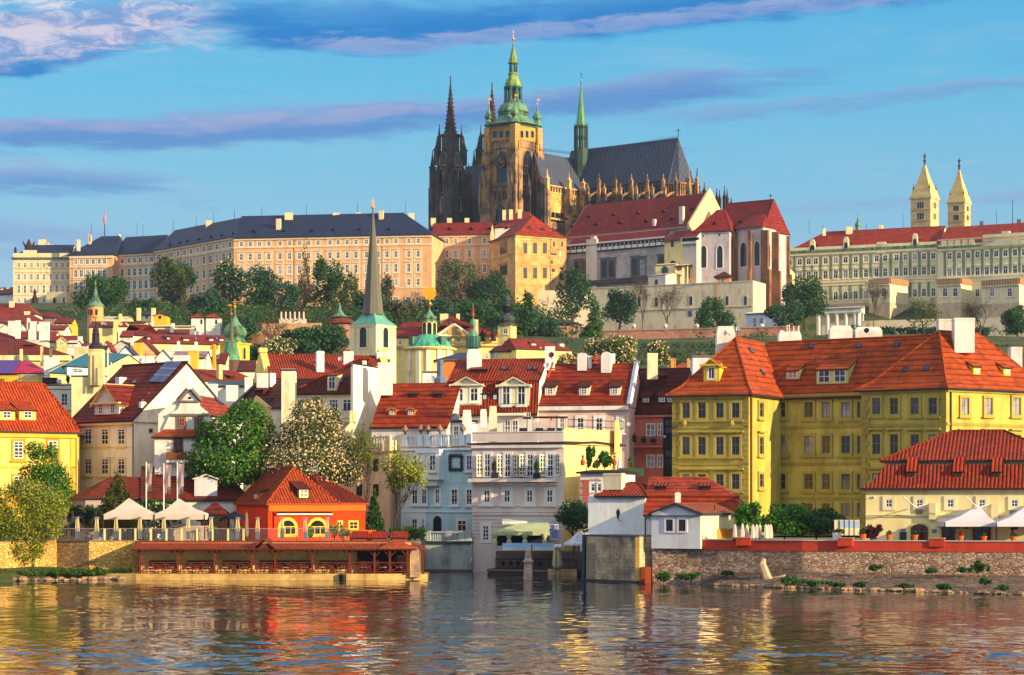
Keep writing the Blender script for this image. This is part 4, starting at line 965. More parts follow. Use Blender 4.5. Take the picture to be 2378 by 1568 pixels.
# ---------------------------------------------------------------- cathedral on the hilltop
crop('R')
GST=stone((184,142,94),(84,70,62),2.2,.85);GDK=stone((92,78,74),(46,42,46),2.0,.8);GOR=stone((214,160,84),(190,136,70),2.4,.25);GSP=stone((86,62,60),(54,42,46),1.6,.6)
ROOFC=slate((60,70,92),(96,94,96));LEAD=slate((54,62,84));VOID=flat((26,26,32),.8)
cath=thing('cathedral','great gothic cathedral with green-domed clock tower, twin dark spires and patterned slate roofs','cathedral',(px(1000,1000),1000,92))
def v2(x,Y):return Vector((px(x,Y),Y,0))
def spire(mb,c,z0,z1,r,m,n=8,crock=9,a=0):
 mb.lathe(c,[(r,z0),(r*.52,z0+(z1-z0)*.45),(.16,z1)],n,m,a)
 for k in range(crock):
  f=(k+.5)/crock;rr=r*(1-f*1.02)+.1 if f>.45 else r*(1-f*1.067)
  for i in range(n):
   q=a+2*math.pi*i/n;s=.32*(1-.5*f)*min(1.6,r/2)
   mb.box((c[0]+(rr+s*.5)*math.cos(q),c[1]+(rr+s*.5)*math.sin(q)),s,s,z0+(z1-z0)*f,z0+(z1-z0)*f+s*1.2,m,q)
 mb.lathe(c,[(.1,z1-.6),(.45,z1+.1),(.12,z1+.6),(.4,z1+1.2),(.1,z1+2.0)],5,m)
def pinn(mb,c,z0,z1,w,m,a=0):
 zs=z0+(z1-z0)*.55;mb.box(c,w,w,z0,zs,m,a);mb.box(c,w*1.25,w*1.25,zs,zs+.3*w,m,a)
 for s in((1,0),(-1,0),(0,1),(0,-1)):
  mb.lathe((c[0]+s[0]*w*.45,c[1]+s[1]*w*.45),[(w*.22,zs+.3*w),(0,zs+.9*w)],4,m,a)
 mb.lathe(c,[(w*.55,zs+.3*w),(w*.3,zs+(z1-zs)*.5),(.1,z1)],4,m,a+math.pi/4);mb.lathe(c,[(.08,z1-.3),(.3,z1),(.08,z1+.6)],4,m)
GW=lambda cols=2,rows=(.35,.6):(GST,.5,.3,GDK,.22,cols,rows,2,'')
TA=R(-41);tc=v2(780,992);TW=15.2
def loc(c,u,v,a=TA):return Vector((c.x+u*math.cos(a)-v*math.sin(a),c.y+u*math.sin(a)+v*math.cos(a),0))
z75,z82=pz(778,990),pz(885,990)
tw=MB();tw.prism([loc(tc,*p)for p in((-TW/2,-TW/2),(TW/2,-TW/2),(TW/2,TW/2),(-TW/2,TW/2))],92,z82,GST)
T2=TW+.8;tw.prism([loc(tc,*p)for p in((-T2/2,-T2/2),(T2/2,-T2/2),(T2/2,T2/2),(-T2/2,T2/2))],z82,z75,GOR)
T3=TW+2.2;tw.prism([loc(tc,*p)for p in((-T3/2,-T3/2),(T3/2,-T3/2),(T3/2,T3/2),(-T3/2,T3/2))],z75,z75+.9,COPD)
for su,sv in((-1,-1),(1,-1),(1,1),(-1,1)):
 q=loc(tc,su*TW/2,sv*TW/2)
 for zt,w_ in((pz(1330,990),5.6),(pz(1130,990),4.8),(pz(960,990),4.0)):tw.box(q,w_,w_,92,zt,GST,TA)
 tw.box(q,3.2,3.2,92,z75,GOR,TA)
 for du,dv in((1.9,-.4),(-.4,1.9),(1.9,1.9),(-1.9,1.0),(1.0,-1.9)):
  o=loc(Vector((q.x,q.y,0)),su*du,sv*dv);zt=pz(900+40*((du+dv)%1.3),990)
  pinn(tw,o,pz(1230,990),zt,1.0,GST,TA);tw.box(o,1.2,1.2,92,pz(1225,990),GST,TA);pinn(tw,loc(o,su*.9,sv*.9),pz(1420,990),pz(1120,990),1.0,GST,TA)
 for k in range(7):zz_=96+k*7.5;tw.box(q,5.9-k*.25,5.9-k*.25,zz_,zz_+.5,GST,TA)
fl=Wall(loc(tc,-TW/2,-TW/2),loc(tc,TW/2,-TW/2));fr=Wall(loc(tc,TW/2,-TW/2),loc(tc,TW/2,TW/2))
for wl,rx in((fl,690),(fr,880)):
 for y in(1205,1245,1330,925):bandy(tw,wl,rx,y,y+8,.5,GST)
 for i in range(9):u=2.8+i*1.2;band(tw,wl,wl.at(rx,1320).z,wl.at(rx,1250).z,.35,GDK if i%2 else GST,u-.25,u+.25)
 for i in range(14):u=2.4+i*.8;band(tw,wl,wl.at(rx,1205).z,wl.at(rx,1190).z,.6,GST,u-.15,u+.15)
tower=part(tw,'clock_tower',cath)
win(tower,fl,697,1078,78,245,GW(2,(.3,.55)),0);win(tower,fr,884,1075,70,245,GW(2,(.3,.55)),0);win(tower,fl,690,1420,84,130,GW(2),0)
W3=(GOR,.3,.15,VOID,.1,1,(),1,'')
f2=Wall(loc(tc,-T2/2,-T2/2),loc(tc,T2/2,-T2/2));r2=Wall(loc(tc,T2/2,-T2/2),loc(tc,T2/2,T2/2))
for x in(645,692,738):win(tower,f2,x,828,32,52,(GOR,.35,.15,VOID,.1,1,(),.5,''),0)
for x in(843,882,922):win(tower,r2,x,828,22,52,(GOR,.35,.15,VOID,.1,1,(),.5,''),0)
for x in(600,795):win(tower,f2,x,826,10,26,W3,0)
for x in(820,968):win(tower,r2,x,826,9,26,W3,0)
mb=MB();p=fl.at(697,1042)+fl.n*.75;u=fl.t;up=Vector((0,0,1));cw=2.4
mb.slab([p+u*cw*math.cos(k*math.pi/12)+up*cw*math.sin(k*math.pi/12)for k in range(24)],.3,flat((44,40,44)))
for k in range(12):q=p+fl.n*.05+u*2.0*math.cos(k*math.pi/6)+up*2.0*math.sin(k*math.pi/6);mb.box(q,.3,.3,q.z-.15,q.z+.15,GOLD,fl.ang)
for k,l in((1.9,1.7),(.4,1.2)):mb.tube([p+fl.n*.1,p+fl.n*.1+u*l*math.cos(k)+up*l*math.sin(k)],.12,GOLD,4)
part(mb,'clock',tower)
mp=.0593
def Zr(y):return pz(y,992)
hm=MB();rad=lambda p:p*mp
hm.lathe(tc,[(rad(196),z75+.9),(rad(150),Zr(740)),(rad(118),Zr(705)),(rad(108),Zr(692))],8,COP,TA+R(22.5))
hm.lathe(tc,[(rad(118),Zr(690)),(rad(120),Zr(684)),(rad(104),Zr(678)),(rad(124),Zr(666)),(rad(122),Zr(648)),(rad(108),Zr(625)),(rad(88),Zr(606)),(rad(74),Zr(598))],8,COP,TA+R(22.5))
hm.lathe(tc,[(rad(76),Zr(598)),(rad(78),Zr(590)),(rad(70),Zr(578))],8,COPD,TA+R(22.5))
hm.lathe(tc,[(rad(40),Zr(580)),(rad(40),Zr(488))],8,COPD,TA)
for i in range(8):a=TA+i*math.pi/4+R(22.5);hm.lathe((tc.x+rad(60)*math.cos(a),tc.y+rad(60)*math.sin(a)),[(.75,Zr(580)),(.6,Zr(500)),(.9,Zr(488))],6,COPD)
hm.lathe(tc,[(rad(66),Zr(490)),(rad(74),Zr(484)),(rad(76),Zr(478)),(rad(62),Zr(472))],8,COPD,TA+R(22.5))
hm.lathe(tc,[(rad(62),Zr(472)),(rad(66),Zr(455)),(rad(58),Zr(425)),(rad(44),Zr(408)),(rad(34),Zr(400)),(rad(36),Zr(388)),(rad(42),Zr(380)),(rad(40),Zr(372)),(rad(26),Zr(368))],8,copper((140,170,90),(60,80,56)),TA+R(22.5))
for i in range(8):a=TA+i*math.pi/4+R(22.5);hm.lathe((tc.x+rad(27)*math.cos(a),tc.y+rad(27)*math.sin(a)),[(.4,Zr(370)),(.34,Zr(305))],5,COPD)
hm.lathe(tc,[(rad(30),Zr(305)),(rad(42),Zr(298)),(rad(40),Zr(292)),(rad(30),Zr(286)),(rad(32),Zr(268)),(rad(22),Zr(240)),(rad(12),Zr(195)),(rad(6),Zr(172)),(rad(10),Zr(164)),(rad(3),Zr(150)),(rad(2),Zr(128))],8,copper((130,150,80),(60,70,50)),TA+R(22.5))
helm=part(hm,'helm',cath)
mb=MB();mb.lathe(tc,[(.1,Zr(132)),(.55,Zr(126)),(.78,Zr(118)),(.55,Zr(110)),(.1,Zr(104)),(.09,Zr(80)),(.4,Zr(72)),(.1,Zr(60)),(.05,Zr(46))],8,GOLD,0,True);part(mb,'finial',helm)
for(su,sv),Y in zip(((-1,-1),(1,-1),(1,1),(-1,1)),(992,980,992,1003)):
 q=loc(tc,su*TW*.5,sv*TW*.5);dz=0;mb=MB();z0=z75+.9
 mb.lathe(q,[(2.4,z0),(1.7,z0+1.2),(1.3,z0+2.2),(1.2,z0+2.6),(2.0,z0+3.6),(1.95,z0+4.6),(1.2,z0+5.8),(.5,z0+7),(.2,z0+9.4)],8,COP,TA)
 mb.lathe(q,[(.1,z0+9.2),(.42,z0+9.8),(.1,z0+10.4),(.05,z0+12.4)],6,GOLD);mb.face([(q.x,q.y,z0+11.4),(q.x+1.2,q.y,z0+11.4),(q.x+1.2,q.y,z0+12.3),(q.x,q.y,z0+12.3)],GOLD)
 part(mb,'corner_turret',cath)
for x,Y,top,sp0,body in((312,1014,425,800,True),(622,1030,470,745,False)):
 c=v2(x,Y);a=R(-41);mb=MB();Z=lambda y:pz(y,Y);s=.0608*Y/1014
 w0,w1,w2=235*s*.72,190*s*.72,128*s
 mb.box(c,w0,w0,92,Z(1300),GDK,a);mb.box(c,w1,w1,Z(1300),Z(1080),GDK,a);mb.box(c,w1*.93,w1*.93,Z(1080),Z(955),GDK,a)
 mb.lathe(c,[(w2*.54,Z(955)),(w2*.54,Z(838))],8,GDK,a+R(22.5));mb.lathe(c,[(w2*.6,Z(845)),(w2*.6,Z(832))],8,GDK,a+R(22.5))
 spire(mb,c,Z(832),Z(top),46*s,GSP,8,13,a+R(22.5))
 tw2=part(mb,'spire_tower',cath)
 mb=MB()
 for k in range(4):
  q=loc(c,(-1,1,1,-1)[k]*w1*.52,(-1,-1,1,1)[k]*w1*.52,a)
  pinn(mb,q,Z(1060),Z(862),2.0,GDK,a);q2=loc(c,(-1,1,1,-1)[k]*w2*.46,(-1,-1,1,1)[k]*w2*.46,a);pinn(mb,q2,Z(950),Z(765),1.2,GDK,a)
  for d in(-1,1):
   q3=loc(c,(-1,1,1,-1)[k]*w0*.5*(1 if d>0 else.55),(-1,-1,1,1)[k]*w0*.5*(.55 if d>0 else 1),a);mb.box(q3,2.2,2.2,92,Z(1190),GDK,a);pinn(mb,q3,Z(1195),Z(1050+20*d),1.6,GDK,a)
  q4=loc(c,(-1,1,1,-1)[k]*w0*.56,(-1,-1,1,1)[k]*w0*.56,a);mb.box(q4,2.6,2.6,92,Z(1230),GDK,a);pinn(mb,q4,Z(1235),Z(960 if k==0 else 1090),2.0,GDK,a)
 part(mb,'pinnacle_ring',tw2)
 wl=Wall(loc(c,-w1/2,-w1/2,a),loc(c,w1/2,-w1/2,a));wr=Wall(wl.b,loc(c,w1/2,w1/2,a));w0l=Wall(loc(c,-w0/2,-w0/2,a),loc(c,w0/2,-w0/2,a));w0r=Wall(w0l.b,loc(c,w0/2,w0/2,a))
 for W_ in(wl,wr):
  L0=(W_.b-W_.a).length
  for f in(.3,.7):win3(tw2,W_.a+W_.t*L0*f+Vector((0,0,Z(1180)))+W_.n*.01,W_.ang,L0*.2,11,GW(1,()),0);
  win3(tw2,W_.a+W_.t*L0*.5+Vector((0,0,Z(1020)))+W_.n*.35,W_.ang,L0*.5,5.5,GW(2,()),0)
 for W_ in(w0l,w0r):
  L0=(W_.b-W_.a).length
  for f in(.25,.5,.75):win3(tw2,W_.a+W_.t*L0*f+Vector((0,0,Z(1360)))+W_.n*.01,W_.ang,1.6,6,GW(1,()),0)
mb=MB();q0,q1,q2,q3=v2(400,1026),v2(640,1000),pt(640,1060,1008),pt(420,1068,1034);zb_=pz(1300,1010)
mb.face([(q0.x,q0.y,zb_),(q1.x,q1.y,zb_),q2,q3],LEAD);mb.face([(q0.x,q0.y,92),(q1.x,q1.y,92),(q1.x,q1.y,zb_),(q0.x,q0.y,zb_)],GDK)
for i in range(9):p=q3.lerp(q2,i/8);mb.lathe(p,[(.25,p.z),(.1,p.z+.9),(.22,p.z+1.1),(0,p.z+1.4)],4,LEAD)
pinn(mb,v2(512,1014),pz(1065,1014),pz(1000,1014),1.0,GDK);part(mb,'nave_roof',cath)
def crest(mb,p,q,n):
 for i in range(n):r_=p.lerp(q,i/(n-1));mb.lathe(r_,[(.16,r_.z),(.08,r_.z+.8),(.2,r_.z+.95),(0,r_.z+1.4)],4,LEAD)
 mb.tube([p+Vector((0,0,.4)),q+Vector((0,0,.4))],.07,LEAD,3)
tr=house('transept','x','x',(868,1002),(1000,980),(1318,1003),1208,955,GST,ROOFC,base=92,rd='y',over=.6,root=cath,gut=GDK)
we=tr.r;LIT=stone((224,182,104),(190,146,84),1.8,.3)  # transept stone again, with the sunlight of this side put into its colour
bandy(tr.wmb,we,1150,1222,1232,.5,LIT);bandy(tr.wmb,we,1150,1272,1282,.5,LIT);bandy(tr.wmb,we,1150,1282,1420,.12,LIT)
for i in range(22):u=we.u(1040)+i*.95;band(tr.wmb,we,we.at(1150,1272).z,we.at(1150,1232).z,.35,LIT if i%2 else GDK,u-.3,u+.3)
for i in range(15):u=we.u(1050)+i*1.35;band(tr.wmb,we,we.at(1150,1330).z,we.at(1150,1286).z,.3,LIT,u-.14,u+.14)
rm_=tr.rmb;crest(rm_,pt(975,950,990),pt(1240,982,1010),22)
tr.wall=part(tr.wmb,'transept_wall',cath);tr.roof=part(rm_,'transept_roof',cath)
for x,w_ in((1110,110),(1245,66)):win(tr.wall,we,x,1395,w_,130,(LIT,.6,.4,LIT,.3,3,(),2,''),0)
mb=MB()
for x,yt,w_,Y in((893,1130,1.4,984),(988,1150,1.7,979),(1032,1100,1.6,981),(1196,1130,1.6,990),(1303,1170,1.6,998),(1010,1190,1.2,978)):
 q=v2(x,Y-1);mb.box(q,w_*1.5,w_*1.5,92,pz(1240,Y),GST if x>1020 else GDK,R(-35));pinn(mb,q,pz(1245,Y),pz(yt,Y),w_,LIT if x>1020 else GDK,R(-35))  # pinnacles on the sunny side take the sunlit stone colour
for i in range(7):x=830+i*28;q=v2(x,1000-i*3);mb.box(q,1.0,1.0,92,pz(1215,995),GDK,R(-35));pinn(mb,q,pz(1215,995),pz(1185,995),.9,GDK)
part(mb,'pinnacle',cath)
ch=house('choir','x','x',(1130,1010),(1930,974),sq3((1130,1010),(1930,974),17),1200,905,GDK,ROOFC,base=92,over=.6,hl=-1,hr=.1,root=cath,gut=GDK)
rm_=ch.rmb;crest(rm_,pt(1345,972,1008),Vector(((ch.c4[1]+ch.c4[2])/2)[:2]+(ch.zr,)),46);q=(ch.c4[1]+ch.c4[2])/2;q.z=ch.zr
rm_.tube([q,q+Vector((0,0,4.2))],.14,IRON,4);rm_.tube([q+Vector((-1,0,3.2)),q+Vector((1,0,3.2))],.12,IRON,4)
c0,c1,c2=ch.c4[1],ch.c4[2],(ch.c4[1]+ch.c4[2])/2;ax=(ch.c4[1]-ch.c4[0]).normalized();pp=[c0-ax*1,c0+ax*5.0+(c2-c0)*.22,c2+ax*8,c1+ax*5.0+(c2-c1)*.22,c1-ax*1];zE=ch.ze
AP=Vector((q.x,q.y,q.z-.1))
for a,b in zip(pp,pp[1:]):rm_.face([Vector((a.x,a.y,zE)),Vector((b.x,b.y,zE)),AP],ROOFC)
ch.wmb.prism(pp,92,zE,GDK)
wa_=ch.f
for y0,y1,p in((1205,1214,.6),(1290,1298,.5)):bandy(ch.wmb,wa_,1600,y0,y1,p,GDK)
for i in range(60):u=1+i*.85;band(ch.wmb,wa_,wa_.at(1600,1288).z,wa_.at(1600,1216).z,.35,GST if i%2 else VOID,u-.2,u+.2)
ch.wall=part(ch.wmb,'choir_wall',cath);ch.roof=part(rm_,'choir_roof',cath)
mb=MB()
for a,b in zip(pp,pp[1:]):
 W_=Wall(a,b);L0=(b-a).length
 for y0,y1,p in((1200,1212,.7),(1290,1300,.6)):band(mb,W_,pz(y1,978),pz(y0,978),p,GST)
 for i in range(max(2,int(L0/1.1))):u=.4+i*1.1;band(mb,W_,pz(1290,978),pz(1212,978),.4,GST,u-.2,u+.2)
part(mb,'gallery',ch.wall)
prs=[(1420,996),(1543,990),(1662,984),(1780,979),(1900,973),(1993,966),(2090,968),(2150,974)]
for i,(x,Y)in enumerate(prs):
 mb=MB();z=lambda y:pz(y,Y);c=v2(x,Y-2);pinn(mb,c,z(1240),z(1140 if i<5 else 1110+10*(i%3)),1.25,GST,R(-30));mb.box(c,1.6,1.6,92,z(1238),GST,R(-30))
 if i<6:
  o=Vector((-5.2,-7.2,0));c2_=c+o;mb.box(c2_,1.5,2.2,92,z(1300),GDK,R(-30));pinn(mb,c2_,z(1300),z(1225),1.2,GST,R(-30))
  mb.tube([Vector((c.x,c.y,z(1262))),Vector(((c.x+c2_.x)/2,(c.y+c2_.y)/2,z(1285))),Vector((c2_.x,c2_.y,z(1322)))],.5,GST,4)
  mb.tube([Vector((c.x,c.y,z(1305))),Vector((c2_.x,c2_.y,z(1352)))],.4,GDK,4)
 part(mb,'flying_buttress',cath)
for x,yt,Y in((2088,1085,985),(2107,1110,988),(2153,1090,975),(2206,1200,985),(2172,1225,975),(2250,1265,985)):
 mb=MB();pinn(mb,v2(x,Y),pz(1330,Y),pz(yt,Y),1.3,GSP,R(-30));mb.box(v2(x,Y),1.6,1.6,92,pz(1325,Y),GDK,R(-30));part(mb,'pinnacle',cath)
crop('S')
for x,yt in((1725,92),(1757,66),(1801,128),(1849,108),(1870,120),(1906,90),(1926,112),(1957,178)):
 mb=MB();pinn(mb,v2(x,990),pz(260,990),pz(yt,990),1.2,GSP,R(-30));mb.box(v2(x,990),1.6,1.6,92,pz(255,990),GDK,R(-30));part(mb,'pinnacle',cath)
crop('R')
c=v2(1287,1008);mb=MB();Z=lambda y:pz(y,1008);s=.0604
FLD=copper((58,80,66),(34,44,38),.5);CPG=copper((100,150,98),(56,84,60),.5)
mb.lathe(c,[(46*s,Z(1160)),(50*s,Z(1040)),(54*s,Z(985)),(54*s,Z(940))],8,FLD,.2)
for k in range(8):
 a=.2+k*math.pi/4;q=(c.x+50*s*math.cos(a),c.y+50*s*math.sin(a));mb.lathe(q,[(.34,Z(940)),(.3,Z(780)),(0,Z(740))],4,FLD);q=(c.x+44*s*math.cos(a+.39),c.y+44*s*math.sin(a+.39));mb.lathe(q,[(.22,Z(940)),(.22,Z(770))],4,FLD)
mb.lathe(c,[(18*s,Z(940)),(18*s,Z(775))],8,FLD)
for y in(940,862,852,776):mb.lathe(c,[(50*s,Z(y)),(53*s,Z(y-5)),(46*s,Z(y-10))],8,FLD,.2)
part(mb,'fleche',cath);mb=MB();spire(mb,c,Z(772),Z(455),36*s,CPG,8,14,.2);mb.lathe(c,[(.25,Z(460)),(.12,Z(400)),(.1,Z(370))],5,IRON);mb.tube([Vector((c.x-.5,c.y,Z(378))),Vector((c.x+.5,c.y,Z(378)))],.12,IRON,4)
mb.lathe(c,[(.1,Z(430)),(.35,Z(424)),(.1,Z(416))],6,GOLD);part(mb,'fleche_spire',cath)
crop('T')
BAS=stone((232,200,140),(210,176,120),1.6,.15);BASR=stone((226,196,128),(206,176,110),1.2,.12)
for i,(x0,xc,x1,ye,yt,Y)in enumerate(((1345,1478,1563,428,160,960),(1622,1735,1800,462,198,985))):
 d0,d1=L_(xc-x0,Y),L_(x1-xc,Y);s=math.hypot(d0,d1);a=-math.atan2(d1,d0);cc=v2((x0+x1)/2,Y+s*.5);c=Vector((cc.x,cc.y,0));zt=pz(ye,Y)
 r=thing('basilica_tower',('taller cream basilica tower with stone spire and small corner turrets, left of the pair' if i==0 else 'slimmer shorter cream basilica tower with stone spire, right of the pair'),'tower',(c.x,c.y,92),'twin basilica towers')
 mb=MB();mb.box(c,s,s,92,zt,BAS,a);mb.box(c,s+.8,s+.8,zt-.5,zt,BAS,a)
 wl,wr=Wall(loc(c,-s/2,-s/2,a),loc(c,s/2,-s/2,a)),Wall(loc(c,s/2,-s/2,a),loc(c,s/2,s/2,a))
 for z in(-4.8*s/9,-9.6*s/9):band(mb,wl,zt+z-.5,zt+z,.25,BAS);band(mb,wr,zt+z-.5,zt+z,.25,BAS)
 part(mb,'wall',r)
 for W_ in(wl,wr):
  for dz in(-3.2,-7.9):
   for k in(-1,0,1):win3(r,W_.a+W_.t*(s/2+k*s*.115)+Vector((0,0,zt+dz*s/9))+W_.n*.01,W_.ang,s*.085,2.8*s/9,(BAS,.15,.12,VOID,.1,1,(),1,''),0)
 mb=MB();zp=pz(yt,Y);mb.lathe(c,[((s/2+.5)*1.414,zt),(s*.19*1.414,zt+(zp-zt)*.62),(.25,zp)],4,BASR,a+math.pi/4)
 mb.lathe(c,[(.5,zp-.8),(.3,zp+.4),(.8,zp+.9),(.25,zp+1.5),(.25,zp+2.0),(.55,zp+2.5),(.15,zp+3.2)],6,GSP);mb.box(c,1.4,.3,zp+3.0,zp+3.4,GSP);mb.box(c,.35,.3,zp+2,zp+4.2,GSP)
 for su,sv in((-1,-1),(1,-1),(1,1),(-1,1)):
  q=loc(c,su*s*.4,sv*s*.4,a);mb.lathe(q,[(s*.13,zt),(s*.06,zt+s*.42)],4,BASR,a+math.pi/4);mb.lathe(q,[(.3,zt+s*.42),(.42,zt+s*.5),(.12,zt+s*.56),(.1,zt+s*.7)],5,GSP)
 part(mb,'spire',r)
mb=MB();c=v2(956,930);Z=lambda y:pz(y,930);mb.lathe(c,[(1.1,Z(690)),(1.0,Z(645)),(1.3,Z(640)),(1.2,Z(625)),(.7,Z(612)),(.4,Z(605)),(.5,Z(595)),(.15,Z(575)),(.06,Z(540))],8,COP)
solo(mb,'ridge_turret','tiny green copper turret poking above the green palace ridge','turret',(c.x,c.y,Z(690)))
# ---------------------------------------------------------------- the old town between the river and the hill
TC=dict(over=.3,gover=.15)
ROSE=plaster((226,196,160),.3);LEMON=plaster((236,210,140),.25);IVORY=plaster((236,224,200),.3);YOLK=plaster((232,178,60),.3);PEAR=plaster((222,222,160),.25);LILAC=plaster((196,186,196),.3)
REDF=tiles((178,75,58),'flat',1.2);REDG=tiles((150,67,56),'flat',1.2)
ST1=sty((230,214,180),.15,.06,WFRAME,.1,2,(.6,));ST2=sty(None,0,0,WFRAME,.1,2,(.5,),0,'')
def H_(name,lab,cat,x0,x1,Y,eave,ridge,wm,rm,dep=11,dY=0,**k):
 A,B=(x0,Y-dY),(x1,Y+dY);return house(name,lab,cat,A,B,sq3(A,B,dep),eave,ridge,wm,rm,**{**TC,**k})
def wrow(h,wl,x0,x1,n,y,w,hh,st=None,pane=None):
 for x,ww in([((x0+x1)/2,w)]if n==1 else xs(x0,x1,n,w)):win(h.root,wl,x,y,ww,hh,st or ST1,pane)
crop('A')
c=V2((1068,640));Z=lambda y:pz(y,640);m_=.0255;r=thing('round_tower','round orange tower with verdigris pointed cone roof on the castle steps','tower',(c.x,c.y,44))
TOR=plaster((226,160,104),.3);mb=MB();mb.lathe(c,[(96*m_,44),(92*m_,Z(285)),(96*m_,Z(280)),(96*m_,Z(272)),(88*m_,Z(268)),(88*m_,Z(165))],20,TOR,0,True);part(mb,'wall',r)
mb=MB();mb.lathe(c,[(104*m_,Z(165)),(100*m_,Z(158)),(70*m_,Z(125)),(42*m_,Z(75)),(22*m_,Z(10)),(7*m_,Z(-60)),(3*m_,Z(-85))],12,COP);mb.lathe(c,[(.05,Z(-85)),(.35,Z(-95)),(.05,Z(-105)),(.04,Z(-130))],6,GOLD);part(mb,'roof',r)
for a in(-2.35,-1.95,-1.85,-1.3,-1.2):q=c+Vector((math.cos(a),math.sin(a),0))*88*m_;q.z=Z(235);win3(r,q+Vector((math.cos(a),math.sin(a),0))*.02,a+math.pi/2,.4,1.6,(None,0,0,DKWOOD,.08,1,(),0,''),0)
h=H_('house','long red roof at the left edge just under the pale yellow palace','house',-200,400,640,246,135,IVORY,REDF,dep=14,hr=4);done(h);chimney(h,102,104,152,180,m=CHW,kind='plain')
h=H_('house','broad red roof at left, second row below the palace','house',-200,490,600,345,245,IVORY,REDF,dep=14,hr=5);done(h);chimney(h,270,218,326,248,Y=606,m=CHW,kind='plain')
h=H_('house','shadowed dark red roof under the castle steps','house',470,670,650,290,220,ROSE,REDG,dep=10,hr=3);done(h)
for i,(x0,xa,x1,lab)in enumerate(((-40,65,170,'white gable end with dark attic hole at the left edge'),(205,262,320,'narrow white gable between the chimney blocks at left'))):
 h=H_('house',lab,'house',x0,x1,520,452,350,IVORY,REDF,dep=10,rd='y');done(h);win(h.root,h.f,xa,420,14,22,ST2)
for j,(x0,y0,x1,Y)in enumerate(((90,325,170,515),(322,330,432,514),(435,335,542,512))):
 pass
h=H_('house','low roof carrying the row of big white chimney blocks at left','house',60,600,512,520,440,IVORY,REDF,dep=9);done(h)
for c4,kd in(((90,325,170,470),'plain'),((318,330,400,480),'plain'),((436,335,542,500),'plain'),((300,290,332,360),'round')):chimney(h,*c4,Y=506,kind=kd)
h=H_('house','huge dark red hipped roof with eyebrow dormer and tall chimney at far left','house',-500,800,430,715,443,LEMON,REDG,dep=26,hr=17,hl=2);
bandy(h.wmb,h.f,300,712,770,.5,PEAR);done(h);chimney(h,170,318,220,530,k='f',kind='plain')
dormer(h,'f',320,610,110,22,'shed',BLACK,REDG,None)
for x in(98,163,412):mast(h.roof,x,545,712,428,.04)
for x,y0 in((235,640),(466,612),(564,640)):chimney(h,x-12,y0,x+12,760,Y=426,kind='plain',m=LEMON)
h=H_('house','small house with purple and crimson metal roof behind the terrace railing','house',-300,490,388,912,772,YOLK,flat((170,30,62),.55),dep=13,hr=4);h.rmb.slab([pt(-80,770,394),pt(238,770,394),pt(140,915,387.4),pt(-200,915,387.4)][::-1],-.1,flat((84,60,130),.6));done(h)
skylight(h,'f',175,800,34,26)
mb=MB();railing(mb,V2((200,378)),V2((480,378)),pz(1000,378),L_(70,378),WHITE,.3,.03);r=thing('terrace_railing','white balcony railing below the crimson roof','railing',pt(200,1000,378));part(mb,'rail',r)
BLUEM=copper((40,92,116),(30,70,96),.6);A=(560,372);B=(1010,378)
h=house('house','wide blue-green metal roof with white box dormer','house',A,B,(1830,398),925,682,LEMON,BLUEM,over=.4,hl=-1,base=8);done(h)
dormer(h,'f',868,930,190,95,'shed',plaster((206,216,228)),WHITE,ST2,1,.5,.5,pitch=.05,pane=0);chimney(h,492,735,645,900,Y=380,kind='plain');chimney(h,826,612,970,690,Y=386,kind='plain',m=plaster((226,204,160)))
h=H_('house','cream house with greenish front, roof terrace and two tall windows, left','house',410,815,345,1050,1030,PEAR,flat((92,50,46)),dep=10,over=.3,gover=.3)
bandy(h.wmb,h.f,600,1055,1085,.35,IVORY);done(h)
for x in(575,722):win(h.root,h.f,x,1205,74,140,sty((232,226,206),.5,.1,WFRAME,.1,2,(.33,.6)))
mb=MB();railing(mb,V2((430,344.7)),V2((800,344.7)),pz(1030,344.7),L_(95,345),IRON,.25,.02);part(mb,'railing',h.root)
mb=MB();mb.box(V2((560,347)),2.2,.9,pz(1030,347),pz(960,347),DKWOOD);mb.box(V2((640,347)),1.2,.8,pz(1030,347),pz(980,347),WHITE);r=thing('terrace_bench','dark wooden bench and chair on the roof terrace at left','bench',pt(560,1030,347));part(mb,'seat',r)
shrub('potted_shrub','slim dark shrub at the end of the left roof terrace',762,915,1030,50,345,[LF_O],250,.3)
h=H_('firewall','tall weathered cream fire wall with chimney stack, beside the greenish house','wall',800,1160,342,935,933,plaster((240,218,160),.5),WHITE,dep=3,over=.05,gover=.05);done(h);chimney(h,984,640,1140,960,Y=341.5,kind='plain',m=plaster((238,214,150),.6),dep=2.4)
for x in(1158,1205,1243):mast(h.root,x,650 if x<1230 else 790,1060,340,.16,flat((236,214,180),.6),'flue')
c=V2((1072,420));Z=lambda y:pz(y,420);m_=L_(1,420);r=thing('turret','slender black ridge turret with onion cap and needle, left of the bluish roof','turret',(c.x,c.y,Z(650)));SL=flat((52,42,54),.5)
mb=MB();mb.lathe(c,[(110*m_,Z(660)),(86*m_,Z(610)),(50*m_,Z(570)),(44*m_,Z(565)),(40*m_,Z(480)),(46*m_,Z(476)),(34*m_,Z(455)),(36*m_,Z(430)),(26*m_,Z(400)),(9*m_,Z(385)),(3*m_,Z(290))],8,SL);part(mb,'roof',r)
mb=MB();mb.tube([pt(1040,290,420),pt(1090,290,420)],.06,IRON,4);part(mb,'vane',r)
h=H_('house','dark slate-roofed house under the black turret','house',1000,1160,425,700,600,IVORY,SL,dep=8,hl=3,hr=3);done(h)
h=H_('house','yellow gable fragment beside the black turret','house',1140,1240,440,660,545,LEMON,REDF,dep=6,rd='y');done(h)
